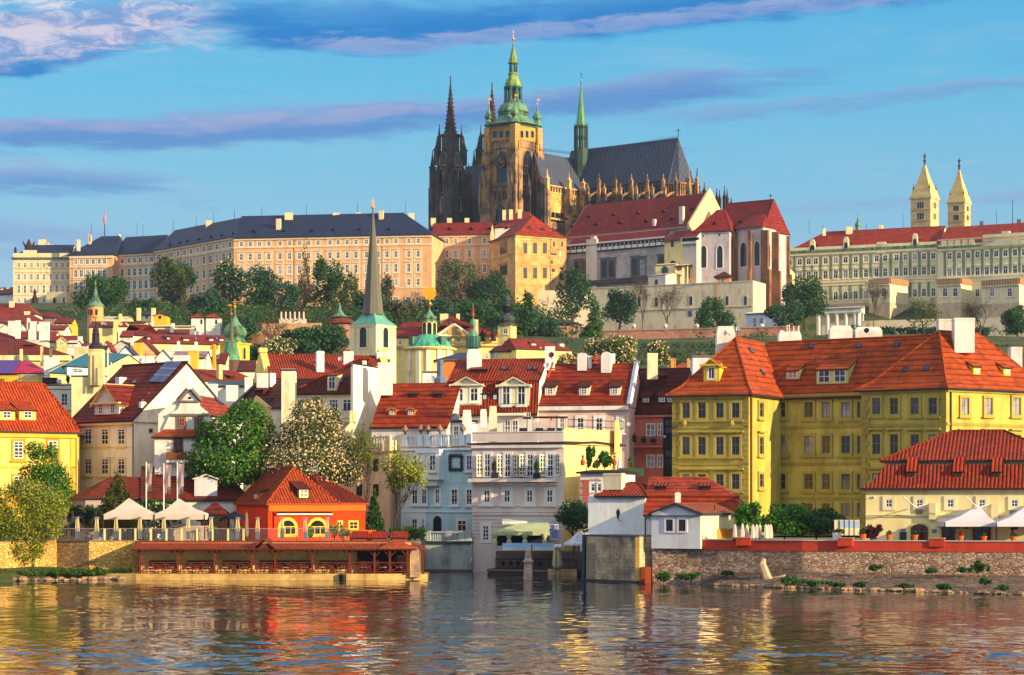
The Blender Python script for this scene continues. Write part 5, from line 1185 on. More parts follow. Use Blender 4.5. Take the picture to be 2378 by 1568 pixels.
h=H_('house','cream house with dormered red roof directly below the round tower','house',1000,1265,585,390,330,LEMON,REDG,dep=10);done(h);dormer(h,'f',1155,375,40,26,'gable',IVORY,None,ST2);chimney(h,1270,310,1315,400,Y=583,kind='plain',m=LEMON)
h=H_('house','little row house with three white dormers right of the round tower','house',1320,1510,590,385,332,IVORY,REDF,dep=10);done(h)
for x in(1345,1425,1465):dormer(h,'f',x,375,26,26,'gable',IVORY,None,ST2)
h=H_('house','flat-topped cream houses with scrolled parapet under the castle slope','house',1165,1440,605,282,276,LEMON,IVORY,dep=8);bandy(h.wmb,h.f,1300,284,292,.4,IVORY);done(h);wrow(h,h.f,1185,1420,5,306,24,22);chimney(h,1328,245,1360,320,Y=604,kind='plain',m=LEMON)
h=H_('house','bright yellow cottage with open gable on the slope','house',1720,1868,625,262,240,YOLK,REDF,dep=6,rd='y');done(h);win(h.root,h.f,1790,285,30,36,S_DARK)
h=H_('house','small white lodge with mansard roof and two tall chimney urns','house',1585,1700,650,262,200,IVORY,LEAD,dep=8,hl=2,hr=2);done(h);win(h.root,h.f,1640,285,24,30,S_DARK)
for x in(1550,1715):chimney(h,x-22,180,x+22,275,Y=648,kind='plain',m=CHW)
h=H_('house','long low cream range along the slope behind the dormered red roof','house',1430,1620,560,345,330,LEMON,REDG,dep=8);done(h)
h=H_('house','cream strip building with chimney stubs under the garden pavilions','house',1715,2140,560,388,378,LEMON,IVORY,dep=8);done(h);chimney(h,1912,352,1950,385,Y=559,kind='plain')
h=H_('house','long dark red roof behind white chimneys, centre left','house',1740,2150,540,465,418,IVORY,REDG,dep=9);done(h);chimney(h,1905,390,1938,462,k='f',kind='round');chimney(h,2120,420,2172,520,Y=536,kind='taper');chimney(h,2190,440,2222,475,Y=536,kind='plain')
h=H_('house','big hipped red roof with sunlit right slope, centre left','house',1440,1780,515,490,372,IVORY,REDG,dep=13,hl=6,hr=6,cap=REDF,dY=1);done(h)
h=H_('house','small white house with curved red dormer roof left of the hipped roof','house',1345,1480,512,500,432,IVORY,REDF,dep=8);done(h);wrow(h,h.f,1380,1440,2,530,26,34)
A,B=(1530,498),(2570,505)
h=house('house','very long red-roofed cream house with a row of small dormers and skylights','house',A,B,sq3(A,B,12),590,478,LEMON,REDF,hl=4,base=20,**TC);done(h)
for x in(1665,1885):dormer(h,'f',x,535,60,34,'shed',REDG,REDG,ST2)
for x,w_ in((2085,56),(2365,40),(2480,40)):dormer(h,'f',x,548,w_,30,'shed',IVORY,REDG,ST2,2 if w_>50 else 1)
for x in(2190,2430):skylight(h,'f',x,530,26,40)
wrow(h,h.f,1900,2140,5,632,28,30)
for c4 in((1980,550,2010,640),(2175,555,2210,650),(2455,570,2495,640)):chimney(h,*c4,Y=492,kind='round')
h=H_('house','ochre gabled house with round-topped chimney wall, centre left','house',1240,1480,470,620,540,LILAC,REDG,dep=10,rd='y');done(h);wrow(h,h.f,1280,1400,4,650,24,40)
h=H_('house','peach blank gable house behind the satellite dishes','house',1480,1740,455,690,540,plaster((236,178,120)),REDG,dep=10,rd='y');done(h)
chimney(h,1458,530,1490,700,Y=450,kind='plain');chimney(h,1495,570,1585,720,Y=448,kind='plain',m=YOLK)
h=H_('house','white stepped fire walls left of the dark steep gable with solar panels','house',1330,1480,405,700,600,plaster((206,216,226)),LEAD,dep=8,rd='y');done(h);win(h.root,h.f,1450,600,20,60,S_DARK)
h=H_('house','white chimney house with round dish beneath the peach gable','house',1470,1700,400,800,716,WHITE,IVORY,dep=6,over=.1,gover=.1);done(h);dish(h.root,1562,765,396,56);dish(h.root,1480,775,396,36)
h=H_('house','white walled house with pointed gable and grey chimney behind the solar-panel roof','house',1690,1960,410,800,640,WHITE,LILAC,dep=9,rd='y',over=.1);done(h)
h=H_('house','lilac-roofed house with yellow chimney tower, centre left','house',1930,2290,400,735,662,IVORY,plaster((150,120,130)),dep=9);done(h);chimney(h,2108,655,2205,840,Y=392,kind='plain',m=YOLK,dep=2.4)
for x0,x1,Y,e,r_,wm,rm,lab in((545,720,520,420,372,IVORY,REDF,'small cream house with scalloped gable left of the castle steps'),(555,870,500,555,490,LEMON,REDF,'red roof with yellow triangular dormer, left'),(610,800,540,350,292,YOLK,REDG,'orange-gabled house with timber balcony beside the castle steps'),(860,960,490,610,575,IVORY,REDG,'tiny red roof in front of the castle steps'),(720,800,560,500,400,LILAC,REDG,'dim narrow house with balconies against the castle steps')):
 h=H_('house',lab,'house',x0,x1,Y,e,r_,wm,rm,dep=8);done(h);wrow(h,h.f,x0+30,x1-30,3,e+30,20,28)
 if 'triangular' in lab:
  dormer(h,'f',690,600,110,50,'gable',LEMON,None,ST2,rh=.9);chimney(h,868,500,915,600,Y=495,kind='plain')
h=H_('house','white dormer house with two small windows, left of the black turret','house',760,860,480,570,545,WHITE,IVORY,dep=5);done(h);wrow(h,h.f,795,830,2,585,22,26)
crop('B')
for x0,x1,lab in((180,322,'left one of two small white garden pavilions with red pyramid roof'),(345,505,'right one of two small white garden pavilions with red pyramid roof and brown door')):
 h=H_('garden_pavilion',lab,'pavilion',x0,x1,640,285,243,WHITE,tiles((200,102,63)),dep=3.6,hl=2,hr=2,over=.35,base=44,cap=REDF);done(h);win(h.root,h.f,x0+115,335,20,50,S_DARK,0,'door')
c=V2((668,450));Z=lambda y:pz(y,450);m_=L_(1,450);r=thing('church_tower','yellow belfry with big verdigris onion dome and gilded cross, left of centre','tower',(c.x,c.y,18))
mb=MB();mb.box(c,235*m_,235*m_,18,Z(588),YOLK,R(-30));mb.box(c,262*m_,262*m_,Z(592),Z(575),YOLK,R(-30));part(mb,'wall',r)
wl=Wall(loc(c,117*m_,-117*m_,R(-30)),loc(c,117*m_,117*m_,R(-30)));w2=Wall(loc(c,-117*m_,-117*m_,R(-30)),wl.a)
for W_,x in((wl,770),(w2,660)):win(r,W_,x,690,26 if W_ is wl else 60,130,sty((236,190,80),.2,.15,DKWOOD,.1,1,(),1,''),0)
mb=MB();mb.lathe(c,[(150*m_,Z(575)),(128*m_,Z(560)),(112*m_,Z(535)),(100*m_,Z(520)),(132*m_,Z(485)),(138*m_,Z(450)),(118*m_,Z(405)),(74*m_,Z(370)),(46*m_,Z(335)),(26*m_,Z(290)),(12*m_,Z(255)),(6*m_,Z(185))],12,COP,R(15));part(mb,'dome',r)
mb=MB();mb.lathe(c,[(3*m_,Z(190)),(14*m_,Z(176)),(16*m_,Z(160)),(3*m_,Z(146)),(2*m_,Z(80))],8,GOLD,0,True);mb.box(c,40*m_,.1,Z(112),Z(104),GOLD);mb.box(c,30*m_,.1,Z(135),Z(128),GOLD);part(mb,'cross',r)
c=V2((628,422));Z=lambda y:pz(y,422);m_=L_(1,422);r=thing('church_lantern','bell-shaped green copper lantern with tall needle in front of the onion dome','turret',(c.x,c.y,16))
mb=MB();mb.lathe(c,[(98*m_,16),(98*m_,Z(770))],8,flat((90,70,64),.8),.39);part(mb,'wall',r)
mb=MB();mb.lathe(c,[(76*m_,Z(860)),(76*m_,Z(780)),(104*m_,Z(765)),(98*m_,Z(748)),(104*m_,Z(730)),(92*m_,Z(712)),(80*m_,Z(640)),(66*m_,Z(590)),(60*m_,Z(575)),(64*m_,Z(565)),(34*m_,Z(552))],8,copper((96,150,118),(50,74,58)),.39);mb.lathe(c,[(32*m_,Z(556)),(27*m_,Z(490)),(17*m_,Z(420)),(9*m_,Z(330)),(5*m_,Z(270))],8,copper((96,92,62),(70,60,48)),.39);part(mb,'dome',r)
mb=MB();mb.lathe(c,[(3*m_,Z(275)),(16*m_,Z(258)),(16*m_,Z(238)),(3*m_,Z(228)),(3*m_,Z(175))],8,flat((200,90,50),.4,.6),0,True);mb.lathe((c.x-.3,c.y),[(.05,Z(170)),(.6,Z(155)),(.05,Z(140))],6,GOLD);part(mb,'finial',r)
h=H_('house','dark purple-red roof with stucco chimney around the green lantern','house',250,560,415,800,680,IVORY,REDG,dep=9,hl=4);done(h);chimney(h,335,655,395,700,Y=410,kind='plain');skylight(h,'f',485,735,30,70)
mb=MB();mb.tube([pt(438,860,400),pt(436,590,400)],.35,GOLD,6);q=pt(436,625,400);mb.box(q,1.4,.3,q.z-.3,q.z+.3,GOLD);solo(mb,'gilded_cross','gilded cross standing on a gable left of the green lantern','cross',pt(438,860,400))
A,B=(240,372),(940,378)
h=house('house','long pantiled red roof with yellow chimney, sunlit at its left end','house',A,B,sq3(A,B,12),1010,868,IVORY,PANR,base=10,hr=2,**TC);done(h);chimney(h,452,812,528,985,kind='plain',m=plaster((240,210,140),.3));dormer(h,'f',640,975,40,36,'shed',DKWOOD,PANR,None)
h=H_('house','orange tiled back roof with slate-dark ridge behind the onion tower','house',700,1030,400,880,765,IVORY,DKR,dep=9);done(h);mast(h.roof,912,770,880,395,.12,GOLD)
h=H_('flat_house','low grey-green flat roof with white chimney blocks, centre left','house',350,820,352,1050,995,WHITE,flat((92,110,108),.7),dep=10);done(h)
for c4,kd in(((330,1030,465,1130),'plain'),((570,1045,697,1140),'plain'),((778,955,860,1085),'plain')):chimney(h,*c4,Y=346,kind=kd,m=plaster((232,226,224),.2))
A,B=(1050,346),(2440,351);YGAB=plaster((236,206,120),.3)
h=house('large_house','large bright pantiled red roof between two yellow scrolled gables','house',A,B,sq3(A,B,16),985,712,YGAB,PANR,base=6,over=.3,gover=-.3,cap=PANR);done(h)
for x0,s,lab in((h.l,-1,None),(h.r,1,None)):
 wl=x0;L0=(wl.b-wl.a).length;P=lambda u,z:wl.a+wl.t*u+Vector((0,0,z))+wl.n*.3
 zr,ze=h.zr,h.ze;prof=[]
 for k in range(9):f=k/8;prof.append((L0*.5*f-.3,ze-1+(zr+.45-ze+1)*(f**.92)))
 pts=[P(-.3,ze-3)]+[P(L0+.3,ze-3)]+[P(L0-u,z)for u,z in prof]+[P(u,z)for u,z in reversed(prof[:-1])]
 mb=MB();mb.slab(pts,1.1,YGAB);q=P(L0/2,zr);mb.box(q-wl.n*.5,1.8,1.3,zr+.3,zr+1.0,YGAB,wl.ang);part(mb,'gable',h.root)
for c4 in((1560,662,1672,905),(2228,672,2400,760)):chimney(h,*c4,kind='cap')
chimney(h,1885,665,1990,750,Y=350,kind='plain');dish(h.root,1848,748,340,52)
A,B=(610,330),(1200,322)
h=house('house','dark maroon tiled house with white verge and small pediment gable, behind the green chestnut','house',A,B,sq3(A,B,12),1290,985,IVORY,DKR,base=4,lev=((0,0),(.3,.22),(1,1)),**TC)
h.rmb.tube([h.f.a+Vector((0,0,h.ze)),Vector(((h.l.a+h.l.b)/2)[:2]+(h.zr+.1,))],.3,flat((60,62,76)),4);done(h)
dormer(h,'f',935,1150,110,60,'shed',DKR,PANO,None,pitch=.3);chimney(h,1040,908,1120,1070,kind='plain');chimney(h,912,912,1030,980,Y=328,kind='plain');skylight(h,'f',1060,1220,24,60)
mb=MB();mb.prism(rect(V2((940,318)),L_(230,318),4),4,pz(1290,318),LEMON);mb.slab([pt(825,1290,315.9),pt(1060,1290,315.9),pt(905,1160,315.9)],3,LEMON);part(mb,'gable',h.root);win(h.root,Wall(V2((825,315.8)),V2((1060,315.8))),912,1252,30,32,sty((200,180,120),.1,.1,DKWOOD,.1,1,(),1,''),0);win(h.root,Wall(V2((825,315.8)),V2((1060,315.8))),975,1375,46,90,ST1)
h=H_('house','tall white chimney slab with weathered top, left of the hipped maroon roof','chimney wall',1190,1340,312,866,862,plaster((240,226,190),.5),IVORY,dep=2.5,over=.1,gover=.1,base=4);done(h)
DKP=tiles((132,64,52),'pan');A,B=(1305,320),(2120,318)
h=house('house','cream house with hipped maroon pantile roof, balcony door dormer and iron balcony','house',A,B,sq3(A,B,13),1135,752,plaster((236,220,190),.25),DKP,hl=8,hr=1,base=4,over=.5,cap=PANR)
bandy(h.wmb,h.f,1600,1140,1165,.4,IVORY);done(h)
dormer(h,'f',1755,1105,105,175,'shed',plaster((230,210,150)),PANR,S_PLAIN,1,.7,.8,pitch=.2);skylight(h,'f',1860,990,66,70);chimney(h,2095,770,2140,850,Y=322,kind='plain')
for x,w_,y,hh in((1410,100,1245,95),(1560,90,1245,95),(1775,105,1275,150),(1925,100,1270,140),(1820,110,1555,60),(1700,60,1555,60)):win(h.root,h.f,x,y,w_,hh,(None,0,0,WFRAME,.14,2 if w_<102 else 3,(.72,),0,''),0)
mb=MB();q=h.f.n*1.6;z=pz(1430,318);a,b=h.f.at(1190,0)+q,h.f.at(1985,0)+q;railing(mb,a,b,z,L_(108,318),IRON,.3,.02)
mb.prism([a,b,b-q*.98,a-q*.98],z-.35,z,IVORY);part(mb,'balcony',h.root)
A,B=(1990,309),(2520,318)
h=house('firewall','blinding white tall fire wall with rust streaks, centre','wall',(1992,307),(2330,318),(2300,322),848,846,plaster((242,232,214),.4),IVORY,over=.05,gover=.05,base=4);done(h);chimney(h,2230,832,2380,1050,Y=319,kind='plain',dep=1.6)
h.wmb=MB();wl=h.f
for x in(1970,2000):mb=MB();mb.tube([pt(x,1330,306.5),pt(x,1480,306.5),pt(x-70,1560,306)],.3,plaster((238,214,160)),6);part(mb,'flue_pipe',h.root)
crop('C')
c=V2((197,505));Y=505;Z=lambda y:pz(y,Y);m_=L_(1,Y);ta=math.atan2(-(197-0),300);TWH=plaster((236,220,176),.2);r=thing('church_tower','cream church tower with flared copper skirt and very tall slate needle spire','tower',(c.x,c.y,25))
W0=345*m_;cc=Vector((c.x+L_(42,Y),c.y+W0*.68,0));ta=R(-34);mb=MB();mb.box(cc,W0,W0,25,Z(372),TWH,ta);mb.box(cc,W0*1.04,W0*1.04,Z(392),Z(380),TWH,ta);mb.box(cc,W0*1.1,W0*1.1,Z(380),Z(362),TWH,ta);mb.box(cc,W0*1.03,W0*1.03,Z(660),Z(648),TWH,ta)
wl,wr=Wall(loc(cc,-W0/2,-W0/2,ta),loc(cc,W0/2,-W0/2,ta)),Wall(loc(cc,W0/2,-W0/2,ta),loc(cc,W0/2,W0/2,ta))
for W_ in(wl,wr):
 L0=(W_.b-W_.a).length
 for f in(.06,.94):band(mb,W_,25,Z(392),.3,TWH,L0*f-.7,L0*f+.7)
part(mb,'wall',r)
for W_ in(wl,wr):win3(r,W_.a+W_.t*(W_.b-W_.a).length*.5+W_.n*.01+Vector((0,0,Z(500))),W_.ang,1.9,4.6,sty((230,212,166),.4,.2,DKWOOD,.15,1,(),1,''),0)
Hh=W0*1.12/2*1.414;mb=MB();mb.lathe(cc,[(Hh,Z(362)),(Hh*.86,Z(335)),(Hh*.62,Z(290)),(Hh*.5,Z(250)),(Hh*.44,Z(225))],4,COPB,ta+math.pi/4);part(mb,'skirt_roof',r)
crop('Q');m2=L_(1,Y);mb=MB();Zq=lambda y:pz(y,Y);NEED=copper((104,98,84),(84,108,90),.6)
mb.lathe(cc,[(Hh*.46,Zq(1235)),(Hh*.40,Zq(1130)),(Hh*.25,Zq(800)),(Hh*.1,Zq(460)),(.24,Zq(340)),(.12,Zq(270))],8,NEED,ta+R(22.5));part(mb,'spire',r)
mb=MB();mb.lathe(cc,[(.1,Zq(280)),(.42,Zq(272)),(.5,Zq(262)),(.42,Zq(253)),(.08,Zq(246)),(.06,Zq(184))],8,GOLD,0,True);mb.box(cc,1.4,.1,Zq(212),Zq(206),GOLD);mb.box(cc,1.0,.1,Zq(226),Zq(221),GOLD);part(mb,'cross',r)
crop('C')
c=V2((888,460));Y=460;Z=lambda y:pz(y,Y);m_=L_(1,Y);r=thing('church_dome','round yellow drum with low green copper dome and lantern, right of the needle spire','dome',(c.x,c.y,15));YP=plaster((238,212,140),.2)
mb=MB();mb.lathe(c,[(262*m_,15),(262*m_,Z(660)),(300*m_,Z(655)),(312*m_,Z(640)),(285*m_,Z(628))],24,YP,0,True)
for k in range(5):a=-2.5+k*.46;mb.box((c.x+262*m_*math.cos(a),c.y+262*m_*math.sin(a)),.9,.5,15,Z(660),IVORY,a+math.pi/2)
part(mb,'wall',r)
mb=MB();mb.lathe(c,[(262*m_,Z(640)),(258*m_,Z(622)),(222*m_,Z(570)),(178*m_,Z(525)),(130*m_,Z(495)),(86*m_,Z(478))],20,copper((84,170,136),(36,96,90),.7),0,False);part(mb,'dome',r)
mb=MB();mb.lathe(c,[(82*m_,Z(482)),(80*m_,Z(345)),(90*m_,Z(338))],8,YP,.39)
for k in range(8):a=k*math.pi/4;win3(r,Vector((c.x+75.5*m_*math.cos(a),c.y+75.5*m_*math.sin(a),Z(418))),a+math.pi/2,.9,2.6,(YP,.15,.1,DKWOOD,.1,1,(),1,''),0)
part(mb,'lantern',r)
mb=MB();mb.lathe(c,[(88*m_,Z(345)),(84*m_,Z(320)),(72*m_,Z(312)),(86*m_,Z(300)),(84*m_,Z(285)),(50*m_,Z(255)),(26*m_,Z(225)),(9*m_,Z(200)),(5*m_,Z(170))],8,COP,.39);part(mb,'cap',r)
mb=MB();mb.lathe(c,[(3*m_,Z(180)),(12*m_,Z(158)),(20*m_,Z(140)),(18*m_,Z(118)),(4*m_,Z(105)),(3*m_,Z(50))],10,flat((214,120,50),.35,.7),0,True);q=pt(888,18,Y)
mb.slab([q+Vector((1.35*math.cos(k*math.pi/10)*(1.1 if k%2 else.9),0,1.35*math.sin(k*math.pi/10)*(1.1 if k%2 else.9)))for k in range(20)],.15,GOLD);part(mb,'sun_emblem',r)
for x,y in((690,572),(1010,565)):
 a=math.atan2(-.9,(x-888)/160);rr=225*m_;q=Vector((c.x+rr*math.cos(a),c.y+rr*math.sin(a),Z(572)));mb=MB();mb.box(q,1.1,1.4,q.z-.5,q.z+1.1,COPD,a);part(mb,'dome_window',r)
A,B=(940,530),(1700,532);PYL=plaster((240,214,132),.2)
h=house('town_palace','yellow palace with carved white pediment and red roofs below the castle','palace',A,B,sq3(A,B,12),498,330,PYL,REDF,hl=3,hr=9,base=28,over=.3,cap=REDF);h.later=[];wl=h.f
bandy(h.wmb,wl,1300,600,612,.6,plaster((190,150,110)));bandy(h.wmb,wl,1300,555,575,.3,PYL);bandy(h.wmb,wl,1300,498,508,.3,IVORY);done(h)
wrow(h,wl,1000,1310,4,545,40,52);wrow(h,wl,1530,1660,2,722,44,56);wrow(h,wl,1000,1240,3,722,44,56)
mb=MB();p=lambda x,y:wl.at(x,y)+wl.n*.8;tri=[p(968,492),p(1345,492),p(1155,368)];tri[1].z=tri[0].z
mb.slab(tri,1.2,plaster((240,220,160),.2));q=lambda x,y:wl.at(x,y)+wl.n*.85;
for a,b in((tri[0],tri[2]),(tri[2],tri[1]),(tri[0],tri[1])):mb.tube([a+wl.n*.1,b+wl.n*.1],.35,IVORY,4)
e=q(1140,440);mb.slab([e+wl.t*1.2*math.cos(k*.524)+Vector((0,0,1.35*math.sin(k*.524)))+wl.n*.3 for k in range(12)],.3,plaster((206,150,90)))
for s in(-1,1):mb.tube([e+Vector((s*1.3,-.1,-.2)),e+Vector((s*2.6,-.1,-.9)),e+Vector((s*4,-.1,-1.1))],[.6,.5,.15],plaster((206,170,110)),5)
part(mb,'pediment',h.root)
mb=MB();ap=pt(1140,262,536);L_2,R_2=pt(975,385,531),pt(1345,415,531);R_2.z=L_2.z
bk=Vector((0,12,0));mb.face([L_2,pt(1145,372,529.5),ap],REDF);mb.face([L_2,R_2,ap+Vector((0,.1,0))],REDF);mb.face([L_2,ap,ap+bk],REDG);mb.face([R_2,R_2+bk,ap+bk,ap],REDG);part(mb,'centre_roof',h.root)
for c4 in((1005,245,1095,320),(1185,245,1225,312)):chimney(h,*c4,Y=541,kind='plain',m=CHW)
chimney(h,1395,310,1432,460,Y=526,kind='plain',m=CHW);mast(h.root,1102,115,372,528,.09)
for x in(1480,1600):mb=MB();e=pt(x,550,530.5);mb.lathe(e,[(.8,e.z),(.5,e.z+1),(.7,e.z+1.6),(.3,e.z+2.4),(0,e.z+2.8)],6,DKWOOD);mb.tube([e+Vector((.3,0,1.5)),e+Vector((1.1,0,2.2))],[.25,.15],DKWOOD);part(mb,'statue',h.root)
A,B=(480,545),(830,542);h=house('town_palace','left wing of the yellow palace with half-shaded red roof','palace',A,B,sq3(A,B,12),500,336,PYL,REDF,base=28,**TC);bandy(h.wmb,h.f,600,620,632,.4,plaster((190,150,110)));done(h);wrow(h,h.f,500,560,2,565,30,50)
c=V2((1755,525));Y=525;Z=lambda y:pz(y,Y);m_=L_(1,Y);r=thing('palace_tower','square yellow palace tower topped by dark baroque onion and lantern','tower',(c.x,c.y,28))
mb=MB();mb.box(c,158*m_,158*m_,28,Z(382),PYL,R(-24));part(mb,'wall',r);wl=Wall(loc(c,-79*m_,-79*m_,R(-24)),loc(c,79*m_,-79*m_,R(-24)))
for y in(440,575):win(r,wl,1738,y,46,58,ST1)
mb=MB();DKC=copper((70,74,78),(50,66,60),.4)
mb.lathe(c,[(112*m_,Z(385)),(104*m_,Z(372)),(66*m_,Z(345)),(88*m_,Z(320)),(90*m_,Z(296)),(70*m_,Z(268)),(36*m_,Z(256)),(34*m_,Z(140)),(44*m_,Z(128)),(26*m_,Z(116)),(38*m_,Z(90)),(38*m_,Z(70)),(20*m_,Z(50)),(4*m_,Z(35)),(2*m_,Z(-10))],8,DKC,.39)
for k in range(8):a=k*math.pi/4;mb.box((c.x+34*m_*math.cos(a),c.y+34*m_*math.sin(a)),.25,1.1,Z(235),Z(160),VOID,a)
part(mb,'onion',r)
A,B=(1860,500),(2480,506);h=house('house','long low yellow house with bright red roof and two arrow dormers','house',A,B,sq3(A,B,10),655,522,PYL,REDF,hl=.5,hr=6,base=24,**TC);done(h)
for x in(2055,2320+50):dormer(h,'f',x,598,50,30,'shed',IVORY,REDF,ST2)
A,B=(1560,505),(1860,502);h=house('house','yellow corner house with drainpipe left of the arrow-dormer roof','house',A,B,sq3(A,B,8),660,600,PYL,REDF,hr=3,base=24,**TC);pipe(h.wmb,1590,640,760,h.f);done(h);wrow(h,h.f,1610,1640,2,715,20,60)
c=V2((1375,425));Y=425;Z=lambda y:pz(y,Y);m_=L_(1,Y);r=thing('church_turret','slender copper ridge turret with open lantern and red needle, centre','turret',(c.x,c.y,16))
mb=MB();mb.lathe(c,[(56*m_,16),(56*m_,Z(625)),(52*m_,Z(622))],8,COPD);mb.lathe(c,[(24*m_,Z(625)),(24*m_,Z(510))],8,VOID)
for k in range(8):a=k*math.pi/4;mb.lathe((c.x+44*m_*math.cos(a),c.y+44*m_*math.sin(a)),[(.7,Z(630)),(.65,Z(500))],5,COPD)
part(mb,'lantern',r);mb=MB();mb.lathe(c,[(62*m_,Z(505)),(60*m_,Z(490)),(50*m_,Z(470)),(44*m_,Z(440)),(16*m_,Z(420)),(10*m_,Z(410)),(30*m_,Z(385)),(36*m_,Z(360)),(26*m_,Z(325)),(7*m_,Z(290)),(5*m_,Z(275))],8,COP);mb.lathe(c,[(12*m_,Z(275)),(15*m_,Z(250)),(7*m_,Z(232)),(4*m_,Z(150)),(2*m_,Z(130))],6,flat((200,70,40),.4));part(mb,'cap',r)
h=H_('house','dark blue slate roof above an orange brick chimney house, centre','house',950,1310,372,765,680,IVORY,slate((52,54,84)),dep=9,hl=4);done(h)
BRICK=stone((206,124,62),(180,104,54),.5,.2)
h=H_('chimney_house','squat orange brick attic block with black vents, centre','chimney block',1030,1225,350,765,760,BRICK,BRICK,dep=5,over=.05,gover=.05);done(h);wrow(h,h.f,1048,1185,2,790,12,24,S_DARK,0);chimney(h,970,765,1035,1000,Y=345,kind='plain',m=flat((74,80,92),.7))
h=H_('house','white parapet wall with grey dish right of the yellow gable','wall',810,1000,345,890,886,WHITE,IVORY,dep=3,over=.05,gover=.05);done(h);dish(h.root,918,966,343,60);mast(h.root,870,980,1010,343,.05)
mb=MB();c=pt(1010,1015,330);mb.lathe(c,[(1.0,c.z-1),(.95,c.z+.5),(.42,c.z+1.0),(.38,c.z+2.6),(.46,c.z+2.7),(.46,c.z+3.3),(.3,c.z+3.35)],8,flat((104,116,138),.7));solo(mb,'ventilation_stack','blue-grey octagonal ventilation stack between red roofs, centre','chimney',c)
crop('Dd')
h=H_('house','red hipped roof peeping between white chimneys in front of flowering trees','house',880,1010,420,330,230,IVORY,tiles((210,110,63)),dep=8,hl=2.6,hr=2.6);done(h)
h=H_('house','small orange-red roof with two ochre chimneys left of the yellow corner palace','house',1810,2080,390,380,297,IVORY,tiles((206,110,58)),dep=8,hl=2,hr=2);done(h)
for c4 in((1792,255,1845,360),(1975,255,2035,310)):chimney(h,*c4,Y=388,kind='plain',m=plaster((226,150,70)))
h=H_('house','plain pale rendered block behind the yellow corner palace','house',2035,2330,360,230,226,plaster((214,214,220)),WHITE,dep=6,over=.05,gover=.05);done(h)
# ---------------------------------------------------------------- riverside houses
crop('G')
OCH=plaster((240,176,62),.15);YEL=plaster((238,204,104),.3)
A,B=(-520,281),(852,291);h=house('house','bright yellow house with orange trim and orange pantile roof at the left bank edge','house',A,B,(905,305),757,198,YEL,PANO,hr=5,over=.7,base=4,cap=PANO)
bandy(h.wmb,h.f,600,765,818,.35,OCH);bandy(h.wmb,h.f,600,1138,1162,.12,OCH);bandy(h.wmb,h.f,600,1480,1600,.12,OCH)
for k in range(8):u=h.f.u(783+8*(k%2));band(h.wmb,h.f,h.f.at(800,1600).z+k*1.26,h.f.at(800,1600).z+k*1.26+1.26,.12,OCH,u)
pipe(h.wmb,846,800,1560,h.f);done(h);OS=sty((236,150,40),.3,.1,WFRAME,.13,2,(.2,.4,.62,.8))
for x,y in((205,952),(590,945),(205,1340),(590,1340),(-180,952)):win(h.root,h.f,x,y,106,190,OS,0)
for x in(75,310):dormer(h,'f',x,618,160,118,'shed',YEL,PANO,S_DORM,1,.5,.7,pitch=.45,pane=0,trim=OCH)
dormer(h,'r',880,560,60,60,'shed',YEL,PANO,None)if 'r' in h.sl and False else None
A,B=(800,305),(1500,297);COV=plaster((244,232,206),.25)
h=house('house','cream house with blank white side gable and solar panels on dark red roof','house',A,B,(2640,311),622,-12,COV,tiles((146,62,47)),over=.5,gover=.25,base=4,cap=DKR)
bandy(h.wmb,h.f,1400,632,668,.4,plaster((238,214,150)));bandy(h.wmb,h.f,1400,905,918,.1,COV);bandy(h.wmb,h.f,1400,1240,1252,.1,COV);pipe(h.wmb,1494,640,1260,h.f);done(h)
YS=sty((236,214,140),.22,.08,WFRAME,.12,2,(.3,.62,.82))
for y in(805,1138):
 for x in(990,1178,1362):win(h.root,h.f,x,y,78,176,YS,0 if y<900 or x>1200 else 1)
win(h.root,h.f,985,1420,70,90,YS,0)
dormer(h,'f',1195,556,320,130,'ped',plaster((226,216,196)),tiles((150,64,52)),S_SIX,2,.38,.82,rh=1.05,over=.35,trim=plaster((236,204,120)),pane=0)
s=h.sl['f']
def panel(name,pts,m,off=.2,th=.12):
 mb=MB();q=[hit(x,y,s[0],s[1])+s[1]*off for x,y in pts];mb.slab(q,th,m,GUT);return q,mb
q,mb=panel('x',((1668,200),(1840,206),(2040,-20),(1868,-28)),glass((30,84,150),.45))
for i in range(1,6):a=q[0].lerp(q[1],i/6)+s[1]*.03;b=q[3].lerp(q[2],i/6)+s[1]*.03;mb.tube([a,b],.04,STEEL,3)
for f in(.33,.66):mb.tube([q[0].lerp(q[3],f),q[1].lerp(q[2],f)],.06,STEEL,3)
part(mb,'solar_panel',h.roof)
skylight(h,'f',1510,195,44,36);chimney(h,1285,138,1405,230,kind='plain');chimney(h,1548,412,1630,490,kind='cap');chimney(h,1935,-105,2110,0,Y=308,kind='plain');chimney(h,2250,260,2290,310,Y=306,kind='plain')
mast(h.roof,1668,315,385,301,.1,WHITE,'vent_pipe')
for x,y,w_,hh in((1685,738,40,40),):win(h.root,h.r,x,y,w_,hh,sty((220,200,120),.1,.06,DKWOOD,.1,1,(),0,''),1)
crop('H')
GRYT=plaster((112,104,104),.2);BAR=plaster((232,222,208),.25)
A,B=(-190,292),(385,292);h=house('house','baroque white gabled house with scrolled grey-trimmed gable and brown windows','house',A,B,(760,306),400,155,BAR,tiles((190,86,52)),rd='y',over=.2,gover=-.25,base=4);wl=h.f
P=lambda x,y,d:wl.at(x,y)+wl.n*d
half=[(0,108),(34,108),(132,232),(108,262),(112,300),(135,340),(215,385)]
prof=[(165+dx,y)for dx,y in half]+[(165+215,560),(-130,560)]+[(165-dx,y)for dx,y in reversed(half[1:])]
mb=MB();mb.slab([P(x,y,.35)for x,y in reversed(prof)],.6,BAR)
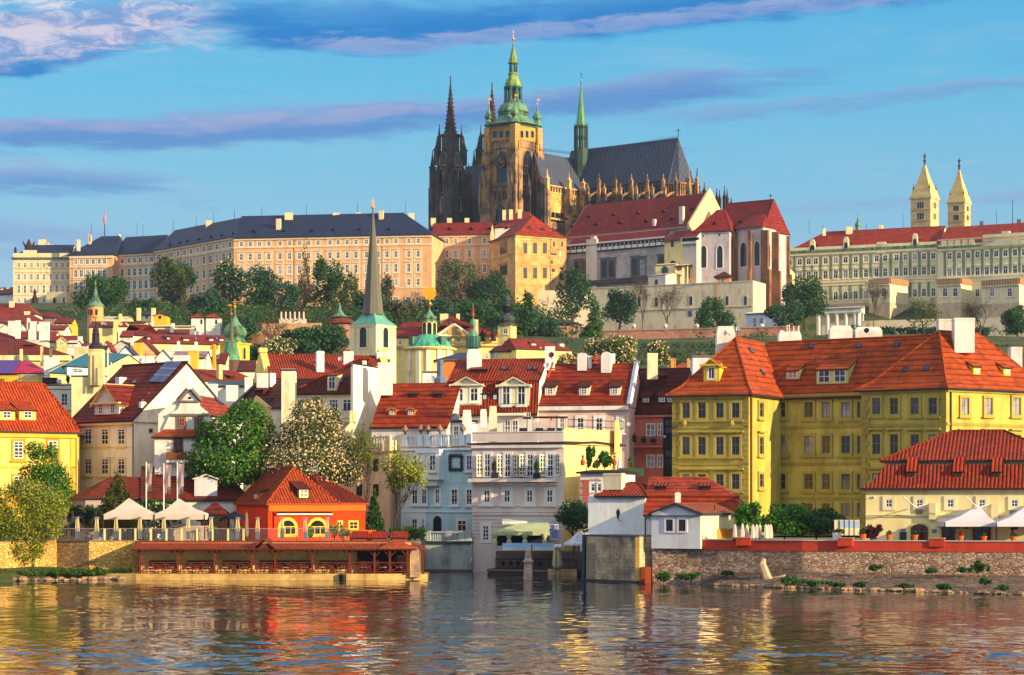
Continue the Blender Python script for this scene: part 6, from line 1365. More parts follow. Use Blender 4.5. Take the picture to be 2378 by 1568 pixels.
for dx in(-1,1):mb.tube([P(165+dx*18,112,.45),P(165+dx*120,228,.45),P(165+dx*136,240,.45)],.32,GRYT,4)
for y0,y1,x0,x1 in((238,258,50,282),(386,412,-52,388)):a,b=P(x0,y0,.6),P(x1,y0,.6);mb.prism([a,b,b-wl.n*.5,a-wl.n*.5],P(x0,y1,0).z,P(x0,y0,0).z,GRYT)
for x in(75,272):a,b=P(x-52,410,.5),P(x+52,410,.5);mb.prism([a,b,b-wl.n*.2,a-wl.n*.2],P(0,560,0).z,P(0,410,0).z,GRYT)
part(mb,'gable',h.root);done(h);BW=(None,0,0,flat((166,96,52)),.14,2,(.5,),0,'')
w2=Wall(wl.a+wl.n*.5,wl.b+wl.n*.5)
for x in(75,272):win(h.root,w2,x,478,72,96,BW,0)
win(h.root,Wall(wl.a+wl.n*.36,wl.b+wl.n*.36),165,206,36,26,(None,0,0,DKWOOD,.05,1,(),.9,''),0)
skylight(h,'r',490,250,40,60)if 'r' in h.sl else None
A,B=(-230,289),(400,289);h=house('porch','orange tiled porch roof with timber balcony door and flower boxes below the baroque gable','porch',A,B,sq3(A,B,3),640,558,BAR,tiles((206,107,47)),lev=((0,0),(1,1)),over=.4,base=4,hl=1,hr=1);done(h)
win(h.root,h.f,35,740,110,170,(None,0,0,flat((150,84,44)),.2,2,(),0,''),0,'door')
mb=MB();a,b=h.f.at(-80,0)+h.f.n*1.3,h.f.at(220,0)+h.f.n*1.3;z=pz(905,288);mb.prism([a,b,b-h.f.n*1.2,a-h.f.n*1.2],z-.3,z,BAR);railing(mb,a,b,z,1.1,IRON,.2,.02);mb.box((a+b)/2+Vector((-.4,0,0)),2.6,.3,z+.1,z+1.0,WOOD);part(mb,'balcony',h.root)
for x in(-15,75):shrub('flower_box','flower box on the timber balcony, '+('left of its middle' if x<0 else 'right of its middle'),x,775,800,70,287.4,[LF_M,leafm((170,40,40))],160,.15,'planter')
crop('C')
A,B=(240,306),(1080,303);h=house('house','red roof glowing orange at lower left with four small dormers, centre','house',A,B,sq3(A,B,12),1512,1020,plaster((222,216,214),.3),tiles((184,83,47)),over=.4,base=4,lev=((0,0),(.2,.16),(1,1)));bandy(h.wmb,h.f,500,1530,1550,.2,WHITE);done(h)
for x in(695,975):dormer(h,'f',x,1185,100,50,'shed',DKWOOD,DKR,S_DARK,1,.45,.6,pitch=.35)
for x in(465,675):dormer(h,'f',x,1385,90,70,'gable',plaster((190,120,70)),tiles((206,102,52)),S_DORM,1,.5,.7,rh=.5)
chimney(h,310,790,468,1060,Y=309,kind='plain')
MANS=tiles((214,110,45),'pan');DORM=plaster((222,218,188),.2);DOS=sty((236,232,214),.14,.06,WFRAME,.1,2,(.62,))
A,B=(1078,309),(2095,306);h=house('mansard_house','house with orange mansard and two large cream pedimented dormers','house',A,B,sq3(A,B,13),1365,748,WHITE,PANR,over=.35,base=4,lev=((0,0),(.15,.56),(.13,.57),(1,1)),gover=.1);
h.rmb.mats[h.rmb.mats.index(PANR)]=PANR
done(h)
for x,w_,sky_ in((1305,330,0),(1832,340,1)):
 dormer(h,'F',x,1268 if not sky_ else 1275,w_,232,'ped',DORM,PANR,DOS,2,.52,.62 if not sky_ else.9,rh=.52,over=.3,trim=DORM,dep=4.5,pane=None)
for x in(1505,1620):
 dormer(h,'F',x,1215,60,85,'shed',flat((70,64,70)),flat((60,52,54)),S_PLAIN,1,.5,.7,pitch=.1)
dormer(h,'f',1440,905,190,45,'shed',DKWOOD,PANR,S_DARK,3,.8,.7,pitch=.5,pane=1)
for x,w_ in((1725,56),(2005,46),(2070,46)):skylight(h,'f',x,862,w_,34)
chimney(h,1305,640,1470,815,Y=312,kind='taper');chimney(h,2180,610,2290,780,Y=311,kind='plain')
dish(h.root,2248,705,307,66,flat((120,40,60),.6));dish(h.root,2195,820,306,64);dish(h.root,2135,625,340,26)
mb=MB();z=pz(1355,305.5);a,b=h.f.at(1655,0)+h.f.n*1.2,h.f.at(1975,0)+h.f.n*1.2;railing(mb,a,b,z,1.25,flat((40,74,70)),.18,.025);mb.prism([a,b,b-h.f.n*1.15,a-h.f.n*1.15],z-.35,z,IVORY);part(mb,'balcony',h.root)
w5=h.f;crop('I')
for x in(1925,2010):win(h.root,w5,x,375,74,170,(None,0,0,WFRAME,.14,2,(.33,.6),0,''),1)
crop('Dd')
PNKW=plaster((222,190,176),.25);A,B=(222,307),(1322,304)
h=house('house','long dark red roof with three white dormers over a pinkish-white facade','house',A,B,sq3(A,B,13),775,312,PNKW,tiles((166,72,47)),over=.4,base=4,lev=((0,0),(.16,.12),(1,1)),gover=.1)
bandy(h.wmb,h.f,800,790,835,.45,plaster((236,226,214)));h.rmb.tube([h.f.b+Vector((0,-.3,h.ze)),Vector(((h.r.a+h.r.b)/2)[:2]+(h.zr+.1,))],.38,plaster((214,216,226)),4);done(h)
for x in(440,820,1165):dormer(h,'f',x,668,115,105,'shed',plaster((236,222,196)),tiles((112,67,54)),S_SIX,1,.55,.8,pitch=.42,pane=1)
for x,w_ in((575,60),(780,80),(990,80),(1225,50)):win(h.root,h.f,x,995,w_,160,sty((238,232,224),.28,.08,WFRAME,.13,2,(.3,.62)),0)
for c4,kd in(((745,190,865,400),'round'),((1010,180,1140,425),'round'),((1530,195,1645,390),'plain')):chimney(h,*c4,k='f',kind=kd)if c4[0]<1500 else chimney(h,*c4,Y=309,kind=kd,m=plaster((232,220,176)))
chimney(h,860,225,905,320,Y=311,kind='plain',m=plaster((200,205,215)));chimney(h,1130,200,1165,330,Y=311,kind='plain')
mb=MB();
for y in(410,440,370):mb.tube([pt(430,y,307.5),pt(560,y,307.5)],.1,flat((170,60,36)),4)
mb.tube([pt(470,300,308),pt(410,470,307)],.16,flat((190,70,40)),5);part(mb,'roof_ladder',h.roof)
PINK=plaster((206,116,100),.25);A,B=(1328,309),(1900,307)
h=house('house','narrow salmon pink house with maroon roof, flowery balcony and dark glazed bay','house',A,B,sq3(A,B,12),865,362,PINK,tiles((112,59,52)),over=.45,base=4,lev=((0,0),(.18,.12),(1,1)),gover=.1);bandy(h.wmb,h.f,1500,885,912,.35,plaster((220,130,116)));done(h)
dormer(h,'f',1665,505,110,65,'shed',DKWOOD,DKR,S_DARK,1,.6,.6,pitch=.3,pane=0);dormer(h,'f',1512,760,100,85,'shed',DKWOOD,DKR,S_DORM,1,.7,.7,pitch=.45,pane=2);dormer(h,'f',1740,755,190,90,'shed',DKWOOD,DKR,S_DORM,2,.75,.75,pitch=.4,pane=2)
for x,w_,y in((1565,100,1055),(1675,70,1055),(1565,95,1405),(1670,70,1405)):win(h.root,h.f,x,y,w_,145,(None,0,0,WFRAME,.14,2,(.5,),0,''),2)
mb=MB();q=h.f.n*1.2;a,b=h.f.at(1345,0)+q,h.f.at(1715,0)+q;z=pz(1225,306);mb.prism([a,b,b-q*.97,a-q*.97],z-.3,z,PINK);railing(mb,a,b,z,1.2,flat((90,50,50)),.2,.02);part(mb,'balcony',h.root)
mb=MB();a,b=h.f.at(1717,0),h.f.at(1850,0);mb.prism([a+q*.6,b+q*.6,b,a],4,pz(912,306),flat((30,32,40),.4));bay=part(mb,'glazed_bay',h.root)
wb=Wall(a+q*.6,b+q*.6)
for y in(975,1060,1320,1410):win(bay,wb,1768,y,80,70,(None,0,0,flat((40,40,46)),.08,2,(),0,''),1)
for i,(x,w_,y)in enumerate(((1385,60,1075),(1490,80,1120),(1600,90,1130))):shrub('balcony_plant',('tall dark plant at the left end of the pink balcony','bushy plant on the pink balcony beside the tall one','wide hanging plant at the right of the pink balcony')[i],x,y,1215,w_,305,[LF_D],260,.22,'plant')
dish(h.root,1722,1130,305,28);dish(h.root,1322,990,300,50)
crop('E')
MUST=plaster((190,174,82),.4);MUSD=plaster((158,144,70),.35);YROOF=tiles((208,106,46),'flat',1.15);CUR=((0,0),(.22,.15),(1,1))
YW=sty((168,152,74),.32,.22,flat((132,116,84)),.1,2,(.55,),0,'sill');YWH=sty((168,152,74),.32,.22,flat((132,116,84)),.1,2,(.55,),0,'hoodsill')
def trims(h,wl,ref,qu=()):
 for y0,y1,p in((884,915,.45),(915,940,.25),(1238,1268,.12),(1650,1680,.12),(2035,2065,.12)):bandy(h.wmb,wl,ref,y0,y1,p,MUSD)
 L0=(wl.b-wl.a).length;z0=h.zb
 for s in qu:
  for k in range(26):ww=1.0 if k%2 else.7;z=4+k*.74;band(h.wmb,wl,z,z+.68,.12,MUSD,0 if s<0 else L0-ww,ww if s<0 else None)
A,B=(175,300.5),(1030,296.5)
C1=(1600,315);h=house('corner_palace','huge mustard yellow corner palace with orange tile roofs on the right bank','palace',A,B,C1,884,252,MUST,YROOF,rd='y',hl=9.5,hr=0,lev=CUR,over=.75,base=3,cap=YROOF);root=h.root
trims(h,h.f,600,(-1,1));h.wmb.tube([h.f.b+h.r.n*.2+h.r.t*.5+Vector((0,0,23)),h.f.b+h.r.n*.2+h.r.t*.5+Vector((0,0,6))],.13,flat((130,60,30)),6);done(h)
for x in(330,508,708,885):
 for y,hh,st in((1065,172,YW),(1462,200,YWH),(1862,170,YWH)):win(root,h.f,x,y,86,hh,st)
for x in(320,850):mb=MB();p=h.f.at(x,1200);mb.lathe(p+h.f.n*.4,[(.1,p.z-.6),(.35,p.z-.2),(.2,p.z+.3)],6,MUSD);part(mb,'bracket',root)
win(root,h.r,1158,1060,46,160,YW);win(root,h.r,1158,1460,46,190,YWH);win(root,h.r,1158,1850,46,150,YW)
PY=plaster((226,196,60),.1)
dormer(h,'f',612,742,170,190,'ped',PY,YROOF,sty((230,216,160),.2,.1,WFRAME,.1,2,(),0,''),1,.42,.7,rh=.75,over=.35,trim=PY,pane=1)
skylight(h,'r',1052,395,40,60);skylight(h,'r',1180,640,40,60)
WCH=plaster((226,214,206),.3);chimney(h,672,122,880,405,Y=310,kind='taper',m=WCH,dep=2.2);dish(h.roof,915,150,309,60)
A,B=(1000,311),(3050,295.5)
h2=house('corner_palace','x','x',A,B,sq3(A,B,14),886,262,MUST,YROOF,lev=CUR,over=.6,base=3,root=root,cap=YROOF);trims(h2,h2.f,1700);done(h2)
for x,w_ in((1395,90),(1705,82),(1900,80),(2120,84),(2268,30)):
 for y,hh in((1058,172),(1450,200),(1862,170),(2180,150)):win(root,h2.f,x,y,w_*1.15,hh,YW)
dormer(h2,'f',1520,715,135,105,'shed',plaster((210,200,120)),YROOF,S_DORM,1,.7,.75,pitch=.42,pane=2);dormer(h2,'f',1962,768,320,170,'shed',plaster((206,196,110)),YROOF,S_DORM,2,.72,.8,pitch=.42,pane=1)
for x,y in((1735,350),(2258,345),(2690,330)):skylight(h2,'f',x,y,50,46)
for c4,kd in(((1365,168,1620,348),'taper'),((1940,115,2190,262),'taper'),((2225,130,2525,250),'taper')):chimney(h2,*c4,Y=318,kind=kd,m=WCH,dep=2)
for x in(1455,1480,1530,1580):mast(h2.roof,x,120,175,318,.12,plaster((210,190,160)),'flue')
dish(h2.roof,2345,170,306,60,flat((40,44,56)))
crop('Fc')
A,B=(472,299),(1420,291.5);h3=house('corner_palace','x','x',A,B,(2585,304),812,176,MUST,YROOF,rd='y',hl=6.8,hr=6,lev=CUR,over=.7,base=3,root=root,cap=YROOF)
for wl,ref in((h3.f,900),(h3.r,1800)):
 for y0,y1,p in((815,845,.45),(845,872,.25),(1212,1245,.12)):bandy(h3.wmb,wl,ref,y0,y1,p,MUSD)
for wl,ss in((h3.f,(-1,1)),):
 L0=(wl.b-wl.a).length
 for s_ in ss:
  for k in range(26):ww=1.1 if k%2 else.75;z=4+k*.74;band(h3.wmb,wl,z,z+.68,.14,MUSD,0 if s_<0 else L0-ww,ww if s_<0 else None)
pipe(h3.wmb,1462,860,1400,h3.r,flat((90,70,50)),r=.12);done(h3)
for x in(640,838,1070,1272):
 for y,hh,st in((1018,185,YW),(1445,225,YWH),(1870,200,YWH),(2250,150,YW)):win(root,h3.f,x,y,94,hh,st)
for x in(1618,1882,2195):win(root,h3.r,x,1020,82,190,YW,2);win(root,h3.r,x,1440,82,200,YWH,1)
for x,y in((965,610),(1195,602)):skylight(h3,'f',x,y,52,50)
for x,y in((1760,662),(2098,675)):dormer(h3,'r',x,y,90,95,'shed',PY,YROOF,S_DORM,1,.5,.75,pitch=.4,pane=2)
chimney(h3,1510,30,1735,320,Y=298,kind='plain',m=WCH,dep=2);chimney(h3,1335,42,1512,210,Y=306,kind='plain',m=WCH,dep=2);chimney(h3,2142,355,2268,580,Y=306,kind='plain',m=WCH,dep=2)
crop('I')
SKYB_=plaster((176,216,222),.2);PBL=plaster((212,226,228),.2);WPB=plaster((226,232,236),.15)
A,B=(735,302.5),(1530,297);h=house('house','pale blue house with white oriel bay, ornate wall frame and urn-topped balustrade','house',A,B,sq3(A,B,10),606,585,SKYB_,flat((96,44,40)),over=.3,base=-1);wl=h.f
bandy(h.wmb,wl,1100,606,632,.35,WPB)
for y in(985,1060,1110,1160,1210,1260):bandy(h.wmb,wl,1200,y,y+5,.05,PBL)
bandy(h.wmb,wl,1200,1310,1325,.18,WPB);band(h.wmb,wl,-1,wl.at(1100,640).z,.1,PBL,0,wl.u(1018));done(h)
BL=sty((218,228,232),.16,.08,WFRAME,.1,2,(.33,.66),0,'sill blue');BL2=sty((218,228,232),.16,.08,WFRAME,.1,2,(.6,),0,'sill')
wp=Wall(wl.a+wl.n*.11,wl.b+wl.n*.11)
for x,y,w_,hh,W_ in((885,768,72,170,wp),(1495,768,68,170,wl),(888,1148,66,170,wp),(992,1148,56,170,wp),(1140,1148,52,170,wl),(1330,1150,74,175,wl),(1496,1150,66,175,wl),(885,1470,60,150,wp),(980,1470,36,150,wp),(1415,1475,100,130,wl)):win(h.root,W_,x,y,w_,hh,BL if y<800 else BL2,0)
win(h.root,wl,1140,1460,100,200,(PBL,.1,.05,flat((90,130,140)),.1,1,(),1,''),0,'arch')
mb=MB();a,b=wl.at(962,0),wl.at(1212,0);q=wl.n*1.3;z0,z1=wl.at(1100,960).z,wl.at(1100,622).z;mb.prism([a+q,b+q,b,a],z0,z1,WPB);mb.prism([a+q*1.1-wl.t*.1,b+q*1.1+wl.t*.1,b,a],z1-.5,z1,WPB);mb.prism([a+wl.t*.6+q*.7,b-wl.t*.6+q*.7,b-wl.t*.6,a+wl.t*.6],z0-.8,z0,PBL);ori=part(mb,'oriel',h.root);win(ori,Wall(a+q,b+q),1085,770,72,180,BL,0)
fr_=[(1285,690),(1412,690),(1412,845),(1285,845)];mb=MB();ORN=flat((72,62,66),.8)
for(x0,y0),(x1,y1)in zip(fr_,fr_[1:]+fr_[:1]):
 p,q=wl.at(x0,y0)+wl.n*.12,wl.at(x1,y1)+wl.n*.12;pts=[p.lerp(q,k/8)for k in range(9)];mb.tube(pts,[.34,.2,.26,.16,.3,.16,.26,.2,.34],ORN,5)
part(mb,'wall_frame',h.root)
def balustrade(mb,a,b,z,hgt,m,step=.42,pier=()):
 a,b=Vector((a.x,a.y,0)),Vector((b.x,b.y,0));d=b-a;t=d.normalized();n=Vector((t.y,-t.x,0));L0=d.length
 P=lambda u,o:a+t*u+n*o
 for z0,z1,o in((z,z+.16,.2),(z+hgt-.18,z+hgt,.22)):mb.prism([P(0,o),P(L0,o),P(L0,-o),P(0,-o)],z0,z1,m)
 k=int(L0/step)
 for i in range(k):q=P((i+.5)*L0/k,0);mb.lathe(q,[(.09,z+.16),(.13,z+.16+(hgt-.34)*.3),(.06,z+.16+(hgt-.34)*.75),(.09,z+hgt-.18)],5,m)
 for u in pier:mb.prism([P(u-.4,.26),P(u+.4,.26),P(u+.4,-.26),P(u-.4,-.26)],z,z+hgt+.08,m)
mb=MB();zb2=wl.at(1530,578).z;balustrade(mb,wl.a,wl.b,zb2,1.5,PBL,.4,[wl.u(x)for x in(780,950,1030,1165,1420,1500)]);part(mb,'balustrade',h.root)
for x in(778,953,1035,1165,1425):
 p=wl.at(x,470);mb=MB();z=zb2+1.55;mb.lathe(p,[(.2,z),(.12,z+.25),(.42,z+.6),(.46,z+.85),(.2,z+1.05),(.12,z+1.3),(0,z+1.4)],8,plaster((150,120,100),.4),0,True);part(mb,'urn',h.root)
A,B=(868,307),(1420,304);h=house('roof_storey','pale blue roof storey with terrace on top behind the blue house balustrade','house',A,B,sq3(A,B,7),300,296,plaster((176,206,216),.2),BLACK,over=.25,base=3,gover=.25);done(h)
for x in(1042,1218,1350):win(h.root,h.f,x,415,62,125,sty((226,232,236),.12,.06,WFRAME,.1,2,(.5,)),0)
for c4 in((865,178,1025,300),(1418,178,1520,480),(1618,170,1690,280)):chimney(h,*c4,Y=303.5 if c4[0]>1400 else 308,kind='taper',dep=1.4)
chimney(h,1715,135,1805,470,Y=297,kind='taper',dep=1.2,m=plaster((236,214,180),.2))
mb=MB();railing(mb,V2((1030,305)),V2((1400,303.5)),h.ze,1.6,flat((70,60,60)),.3,.03);part(mb,'railing',h.root)
mb=MB();p=pt(1285,245,306);mb.prism(rect(p,2.4,1.2),p.z-1.2,p.z+.2,WHITE);mb.lathe(p,[(1.1,p.z+.2),(.9,p.z+.6),(.3,p.z+.8)],8,WHITE);part(mb,'rolled_awning',h.root)
A,B=(85,305),(605,301);h=house('house','beige house with roof balustrade and sunlit yellow side strip behind the bare spring tree','house',A,B,(750,308),640,630,plaster((226,186,152),.25),IVORY,over=.3,base=3);bandy(h.wmb,h.f,400,640,662,.3,plaster((200,160,130)));bandy(h.wmb,h.r,650,520,640,.02,YELW);done(h);wl=h.f  # side strip and parapet: sunlight put into yellow plaster on a beige house
mb=MB();balustrade(mb,wl.a,wl.b,wl.at(600,632).z,1.9,plaster((226,190,150)),.42,[1,wl.u(190),wl.u(380),wl.u(590)]);part(mb,'balustrade',h.root)
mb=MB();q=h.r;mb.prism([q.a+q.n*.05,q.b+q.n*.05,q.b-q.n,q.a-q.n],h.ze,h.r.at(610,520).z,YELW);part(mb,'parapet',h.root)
for x in(265,450):
 for y,hh in((795,140),(1075,130)):win(h.root,h.f,x,y,60,hh,(None,0,0,flat((80,56,44)),.12,2,(),0,''),0)
crop('L')
GRH=plaster((224,206,194),.2);GRT=plaster((230,218,210),.15);CRW=plaster((240,214,140),.25)
A,B=(620,292),(1515,288);h=house('house','lilac grey house with white balcony, open shutters and a roof terrace, over the channel','house',A,B,(2080,300),45,38,GRH,flat((70,50,52)),over=.45,base=-1,gover=.45,gut=flat((58,44,48)));wl=h.f
for y0,y1,p,m in((62,100,.35,GRT),(-62,28,-.1,GRH),(-62,-50,.1,GRT)):bandy(h.wmb,wl,1000,y0,y1,p,m)if y1>30 else None
for y in(655,715,742):bandy(h.wmb,wl,1000,y,y+10,.12,GRT)
for y in(765,800,835,870,905,940,975):bandy(h.wmb,wl,1000,y,y+4,.03,flat((150,130,130)))
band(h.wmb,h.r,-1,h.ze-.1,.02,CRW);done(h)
for x in(770,968,1188,1385):
 win(h.root,wl,x,268,62,230,sty((234,226,218),.2,.08,WFRAME,.14,2,(.25,.5,.75),0,''),0)
 win(h.root,wl,x-5,570,66,130,sty((234,226,218),.34,.1,WFRAME,.14,2,(.5,),0,'hoodsill'),0)
 for s in(-1,1):
  if s>0 and x in(770,1188):continue
  a=wl.at(x+s*62,268);mb=MB();W_=.85;d=(wl.t*s*.85+wl.n*.5).normalized();st=a-d*W_*.3;z0,z1=pz(378,289),pz(160,289);SH=plaster((236,232,206),.1)
  for z,zz_ in((z0,z0+.3),(z1-.2,z1)):mb.prism([st,st+d*W_,st+d*W_+wl.n*.07,st+wl.n*.07],z,zz_,SH)
  for k in(0,.42,.84):mb.prism([st+d*W_*k,st+d*W_*(k+.14),st+d*W_*(k+.14)+wl.n*.08,st+d*W_*k+wl.n*.08],z0,z1,SH)
  for k in range(1,5):z=z0+(z1-z0)*k/5;mb.prism([st,st+d*W_,st+d*W_+wl.n*.06,st+wl.n*.06],z,z+.1,SH)
  mb.prism([st+wl.n*.02,st+d*W_+wl.n*.02,st+d*W_+wl.n*.04,st+wl.n*.04],z0,z1,PANE2);part(mb,'shutter',h.root)
win(h.root,wl,755,930,62,150,sty((234,226,218),.3,.1,WFRAME,.12,2,(.25,.5,.75),0,''),0)
mb=MB();q=wl.n*1.3;a,b=wl.at(612,0)+q,wl.at(1450,0)+q;z=pz(397,288);mb.prism([a,b,b-q*.97,a-q*.97],z-.45,z,GRT);railing(mb,a,b,z,1.25,IRON,.25,.022);part(mb,'balcony',h.root)
mb=MB();zt=wl.at(1515,30).z;pl=h.c4;
for W_ in(wl,h.r):L0=(W_.b-W_.a).length;mb.prism([W_.a,W_.b,W_.b-W_.n*.3,W_.a-W_.n*.3],zt,zt+(1.15 if W_ is wl else 1.5),GRH if W_ is wl else CRW);mb.prism([W_.a+W_.n*.08,W_.b+W_.n*.08,W_.b-W_.n*.4,W_.a-W_.n*.4],zt+(1.15 if W_ is wl else 1.5),zt+(1.28 if W_ is wl else 1.62),GRT if W_ is wl else CRW)
part(mb,'parapet',h.root);chimney(h,1890+120,-170,2062,60,Y=297,kind='taper',m=CRW,dep=1.6)
def table_set(name,lab,x,y,Y,w=1.0,n=2,m=IRON,hgt=.75,top=None,gz=None):
 p=pt(x,y,Y);z=p.z if gz is None else gz;r=thing(name,lab,'table',(p.x,p.y,z));mb=MB();mb.lathe(p,[(w/2,z+hgt-.04),(w/2,z+hgt)],10,top or m);part(mb,'tabletop',r);mb=MB();mb.lathe(p,[(.25,z),(.04,z+.05),(.04,z+hgt-.04)],6,m);part(mb,'leg',r);return r
def chair(lab,p,a,m,group=None,sm=None):
 r=thing('chair',lab,'chair',p,group);z=p[2];ca,sa=math.cos(a),math.sin(a);L=lambda x,y:(p[0]+x*ca-y*sa,p[1]+x*sa+y*ca)
 mb=MB();mb.box(L(0,0),.46,.46,z+.42,z+.48,sm or m,a);part(mb,'seat',r);mb=MB();mb.box(L(0,.22),.46,.05,z+.5,z+.95,sm or m,a);part(mb,'backrest',r)
 for x in(-.2,.2):
  for y in(-.2,.2):mb=MB();mb.box(L(x,y),.045,.045,z,z+.43,m,a);part(mb,'leg',r)
 return r
q=wl.at(1105,0)+wl.n*.75;zb3=pz(397,288);table_set('balcony_table','small dark table on the grey house balcony between two chairs',1105,397,287.6,.9,gz=zb3)
for i,x in enumerate((1035,1165)):p=wl.at(x,0)+wl.n*.75;chair(('left','right')[i]+' dark chair at the balcony table of the grey house',(p.x,p.y,zb3),(1.57,-1.57)[i],IRON)
for i,x in enumerate((840,1252)):
 shrub('potted_shrub',('reddish potted shrub on the balcony between the left shutters','dark green potted shrub on the balcony between the right shutters')[i],x,195,355,62,287.4,[LF_D if i else leafm((84,60,44))],500,.22);p=pt(x,380,287.4);mb=MB();mb.box(p,.9,.7,zb3,zb3+.75,flat((40,40,60)));solo(mb,'planter',('dark box planter under the reddish shrub','dark box planter under the dark green shrub')[i],'planter',(p.x,p.y,zb3))
crop('Dd')
zt=pz(1112,289.5)
mb=MB();Y=294
for x in(250,455,620):mb.tube([pt(x,1100,Y),pt(x,905,Y)],.08,flat((210,190,160)),4)
mb.box(pt(440,0,294.5),L_(390,Y),2.4,pz(922,Y),pz(905,Y),DKWOOD);solo(mb,'pergola','timber pergola frame on the grey house roof terrace','pergola',pt(440,1100,Y))
mb=MB();p=pt(330,1020,293);mb.box(p,1.9,.3,pz(1100,293),pz(965,293),flat((190,170,170)));solo(mb,'terrace_screen','grey-pink screen panel standing on the roof terrace of the grey house','screen',p)
for i,x in enumerate((135,320,450,560)):mb=MB();p=pt(x,1105,292);mb.box(p,1.0,.8,p.z-.2,p.z+.45,flat((36,38,52))if i%3 else DKWOOD);mb.box((p.x,p.y+.38),1.0,.12,p.z+.45,p.z+.85,flat((36,38,52)));solo(mb,'lounge_chair',('first','second','third','fourth')[i]+' dark lounge chair from the left on the grey roof terrace','chair',p)
mb=MB();p=pt(182,1105,291.5);mb.tube([p,p+Vector((0,0,2.2))],.06,IRON,5);mb.box(p,1.1,.2,p.z+2.0,p.z+2.25,IRON)
for k in(-.4,-.13,.13,.4):mb.tube([p+Vector((k,0,2.2)),p+Vector((k,0,2.9))],.035,WHITE,4)
solo(mb,'candelabrum','tall iron candelabrum with four white candles on the roof terrace','candelabrum',p)
mb=MB();railing(mb,V2((640,294)),V2((1260,303)),zt+1.2,1.0,IRON,1.2,.03);solo(mb,'terrace_railing','thin metal railing along the cream roof terrace edge','railing',pt(640,1100,294))
crop('L')
A,B=(1675,283),(2065,281.5);h=house('garden_wing','low white wing with tiled coping, terracotta quoins and planted roof garden','house',A,B,sq3(A,B,8),332,312,WHITE,tiles((92,75,52),'pan'),over=.45,base=-1,hl=.5,hr=.5);done(h)
for k in range(10):band(h.wmb,h.f,0,.1,.1,WHITE)
mb=MB();wl=h.f
for k in range(7):y=410+k*33;u=wl.u(1725);band(mb,wl,wl.at(1725,y+26).z,wl.at(1725,y).z,.08,flat((196,90,70)),u-.6+(.25 if k%2 else 0),u+.55)
part(mb,'quoin',h.root)
for x in(1800,1862):win(h.root,wl,x,485,46,80,sty((240,232,216),.2,.1,WFRAME,.12,1,(.6,),0,''),1)
win(h.root,wl,1830,405,110,20,(None,0,0,plaster((220,190,160)),.1,1,(),.5,''),2)
shrub('climbing_vine','tall leafy climbing vine, left one on the cream wall',1762,75,300,90,284.5,[LF_M,LF_BR],900,.3,'vine',seed=4)
shrub('climbing_vine','arching leafy vine, right one on the cream wall',1925,110,300,130,284.5,[LF_M,LF_BR],1000,.3,'vine',seed=5)
shrub('terrace_plant','loose low greenery between the two vines',1830,205,305,90,284,[LF_O],400,.25,'plant',seed=6)
for i,x in enumerate((1700,2010)):
 mb=MB();p=pt(x,272,283.5);mb.lathe(p,[(.22,p.z),(.34,p.z+.5),(.3,p.z+.55),(.1,p.z+.9),(.22,p.z+1.2),(0,p.z+1.4)],7,flat((176,80,50)));solo(mb,'terracotta_urn',('left','right')[i]+' terracotta urn on the white garden wing','urn',p)
shrub('terrace_plant','sparse shrub beside the pink house terrace',2170,175,310,90,297,[LF_O],300,.25,'plant',seed=9)
mb=MB();p=pt(2055,250,290);mb.lathe(p,[(.1,p.z-2.4),(.5,p.z-1.8),(.3,p.z-.5),(.05,p.z+1.0)],7,flat((190,190,215)));solo(mb,'parasol','folded blue and white parasol on the garden wing terrace','parasol',p)
mb=MB();mb.slab([pt(2068,370,289),pt(2300,372,292),pt(2300,300,292),pt(2068,295,289)],.2,flat((30,62,48)));solo(mb,'privacy_screen','dark green fabric screen along the terrace under the pink house','screen',pt(2068,370,289))
PB3=plaster((170,180,176),.6)
A,B=(160,292.5),(612,291);wl=Wall(V2(A),V2(B));r=thing('river_terrace','weathered pale terrace wall with stone balustrade under the blue house','terrace',(wl.a.x,wl.a.y,-1));mb=MB();z=wl.at(600,1010).z;q=wl.n*-6
mb.prism([wl.a,wl.b,wl.b+q,wl.a+q],-2,z,PB3);mb.prism([wl.a+wl.n*.3,wl.b+wl.n*.3,wl.b+q,wl.a+q],z-.3,z,flat((50,56,60)));mb.prism([wl.a+wl.n*1.2,wl.b+wl.n*1.2,wl.b,wl.a],-2,.35,flat((110,92,84),.9));part(mb,'wall',r)
mb=MB();balustrade(mb,wl.a,wl.b,z,1.25,plaster((176,184,180),.5),.3,[.4,3.2,5,(wl.b-wl.a).length-.4]);part(mb,'balustrade',r)
STW=stone((110,96,92),(78,70,74),.9,.6);A,B=(770,283),(1650,277);wl=Wall(V2(A),V2(B));zt=wl.at(1200,1115).z;zf=wl.at(1200,1285).z
r=thing('restaurant_terrace','dark two-level restaurant terrace on the channel with railing','terrace',(wl.a.x,wl.a.y,-1));mb=MB();n=wl.n
mb.prism([wl.a-n*2.2,wl.b-n*2.2,wl.b-n*9,wl.a-n*9],-2,zt,STW);mb.prism([wl.a,wl.b,wl.b-n*2.2,wl.a-n*2.2],-2,zf,flat((84,70,66),.9));mb.prism([wl.a+n*.25,wl.b+n*.25,wl.b,wl.a],zf-.3,zf-.05,flat((120,100,84),.9));mb.prism([wl.b+n*.3-wl.t*4,wl.b+n*.3,wl.b,wl.b-wl.t*4],-2,zf+.1,stone((190,160,120),(150,120,96),.8));part(mb,'wall',r)
mb=MB();railing(mb,wl.at(845,0),wl.at(1640,0),zf,1.25,flat((26,24,28),.6),.3,.04);part(mb,'railing',r)
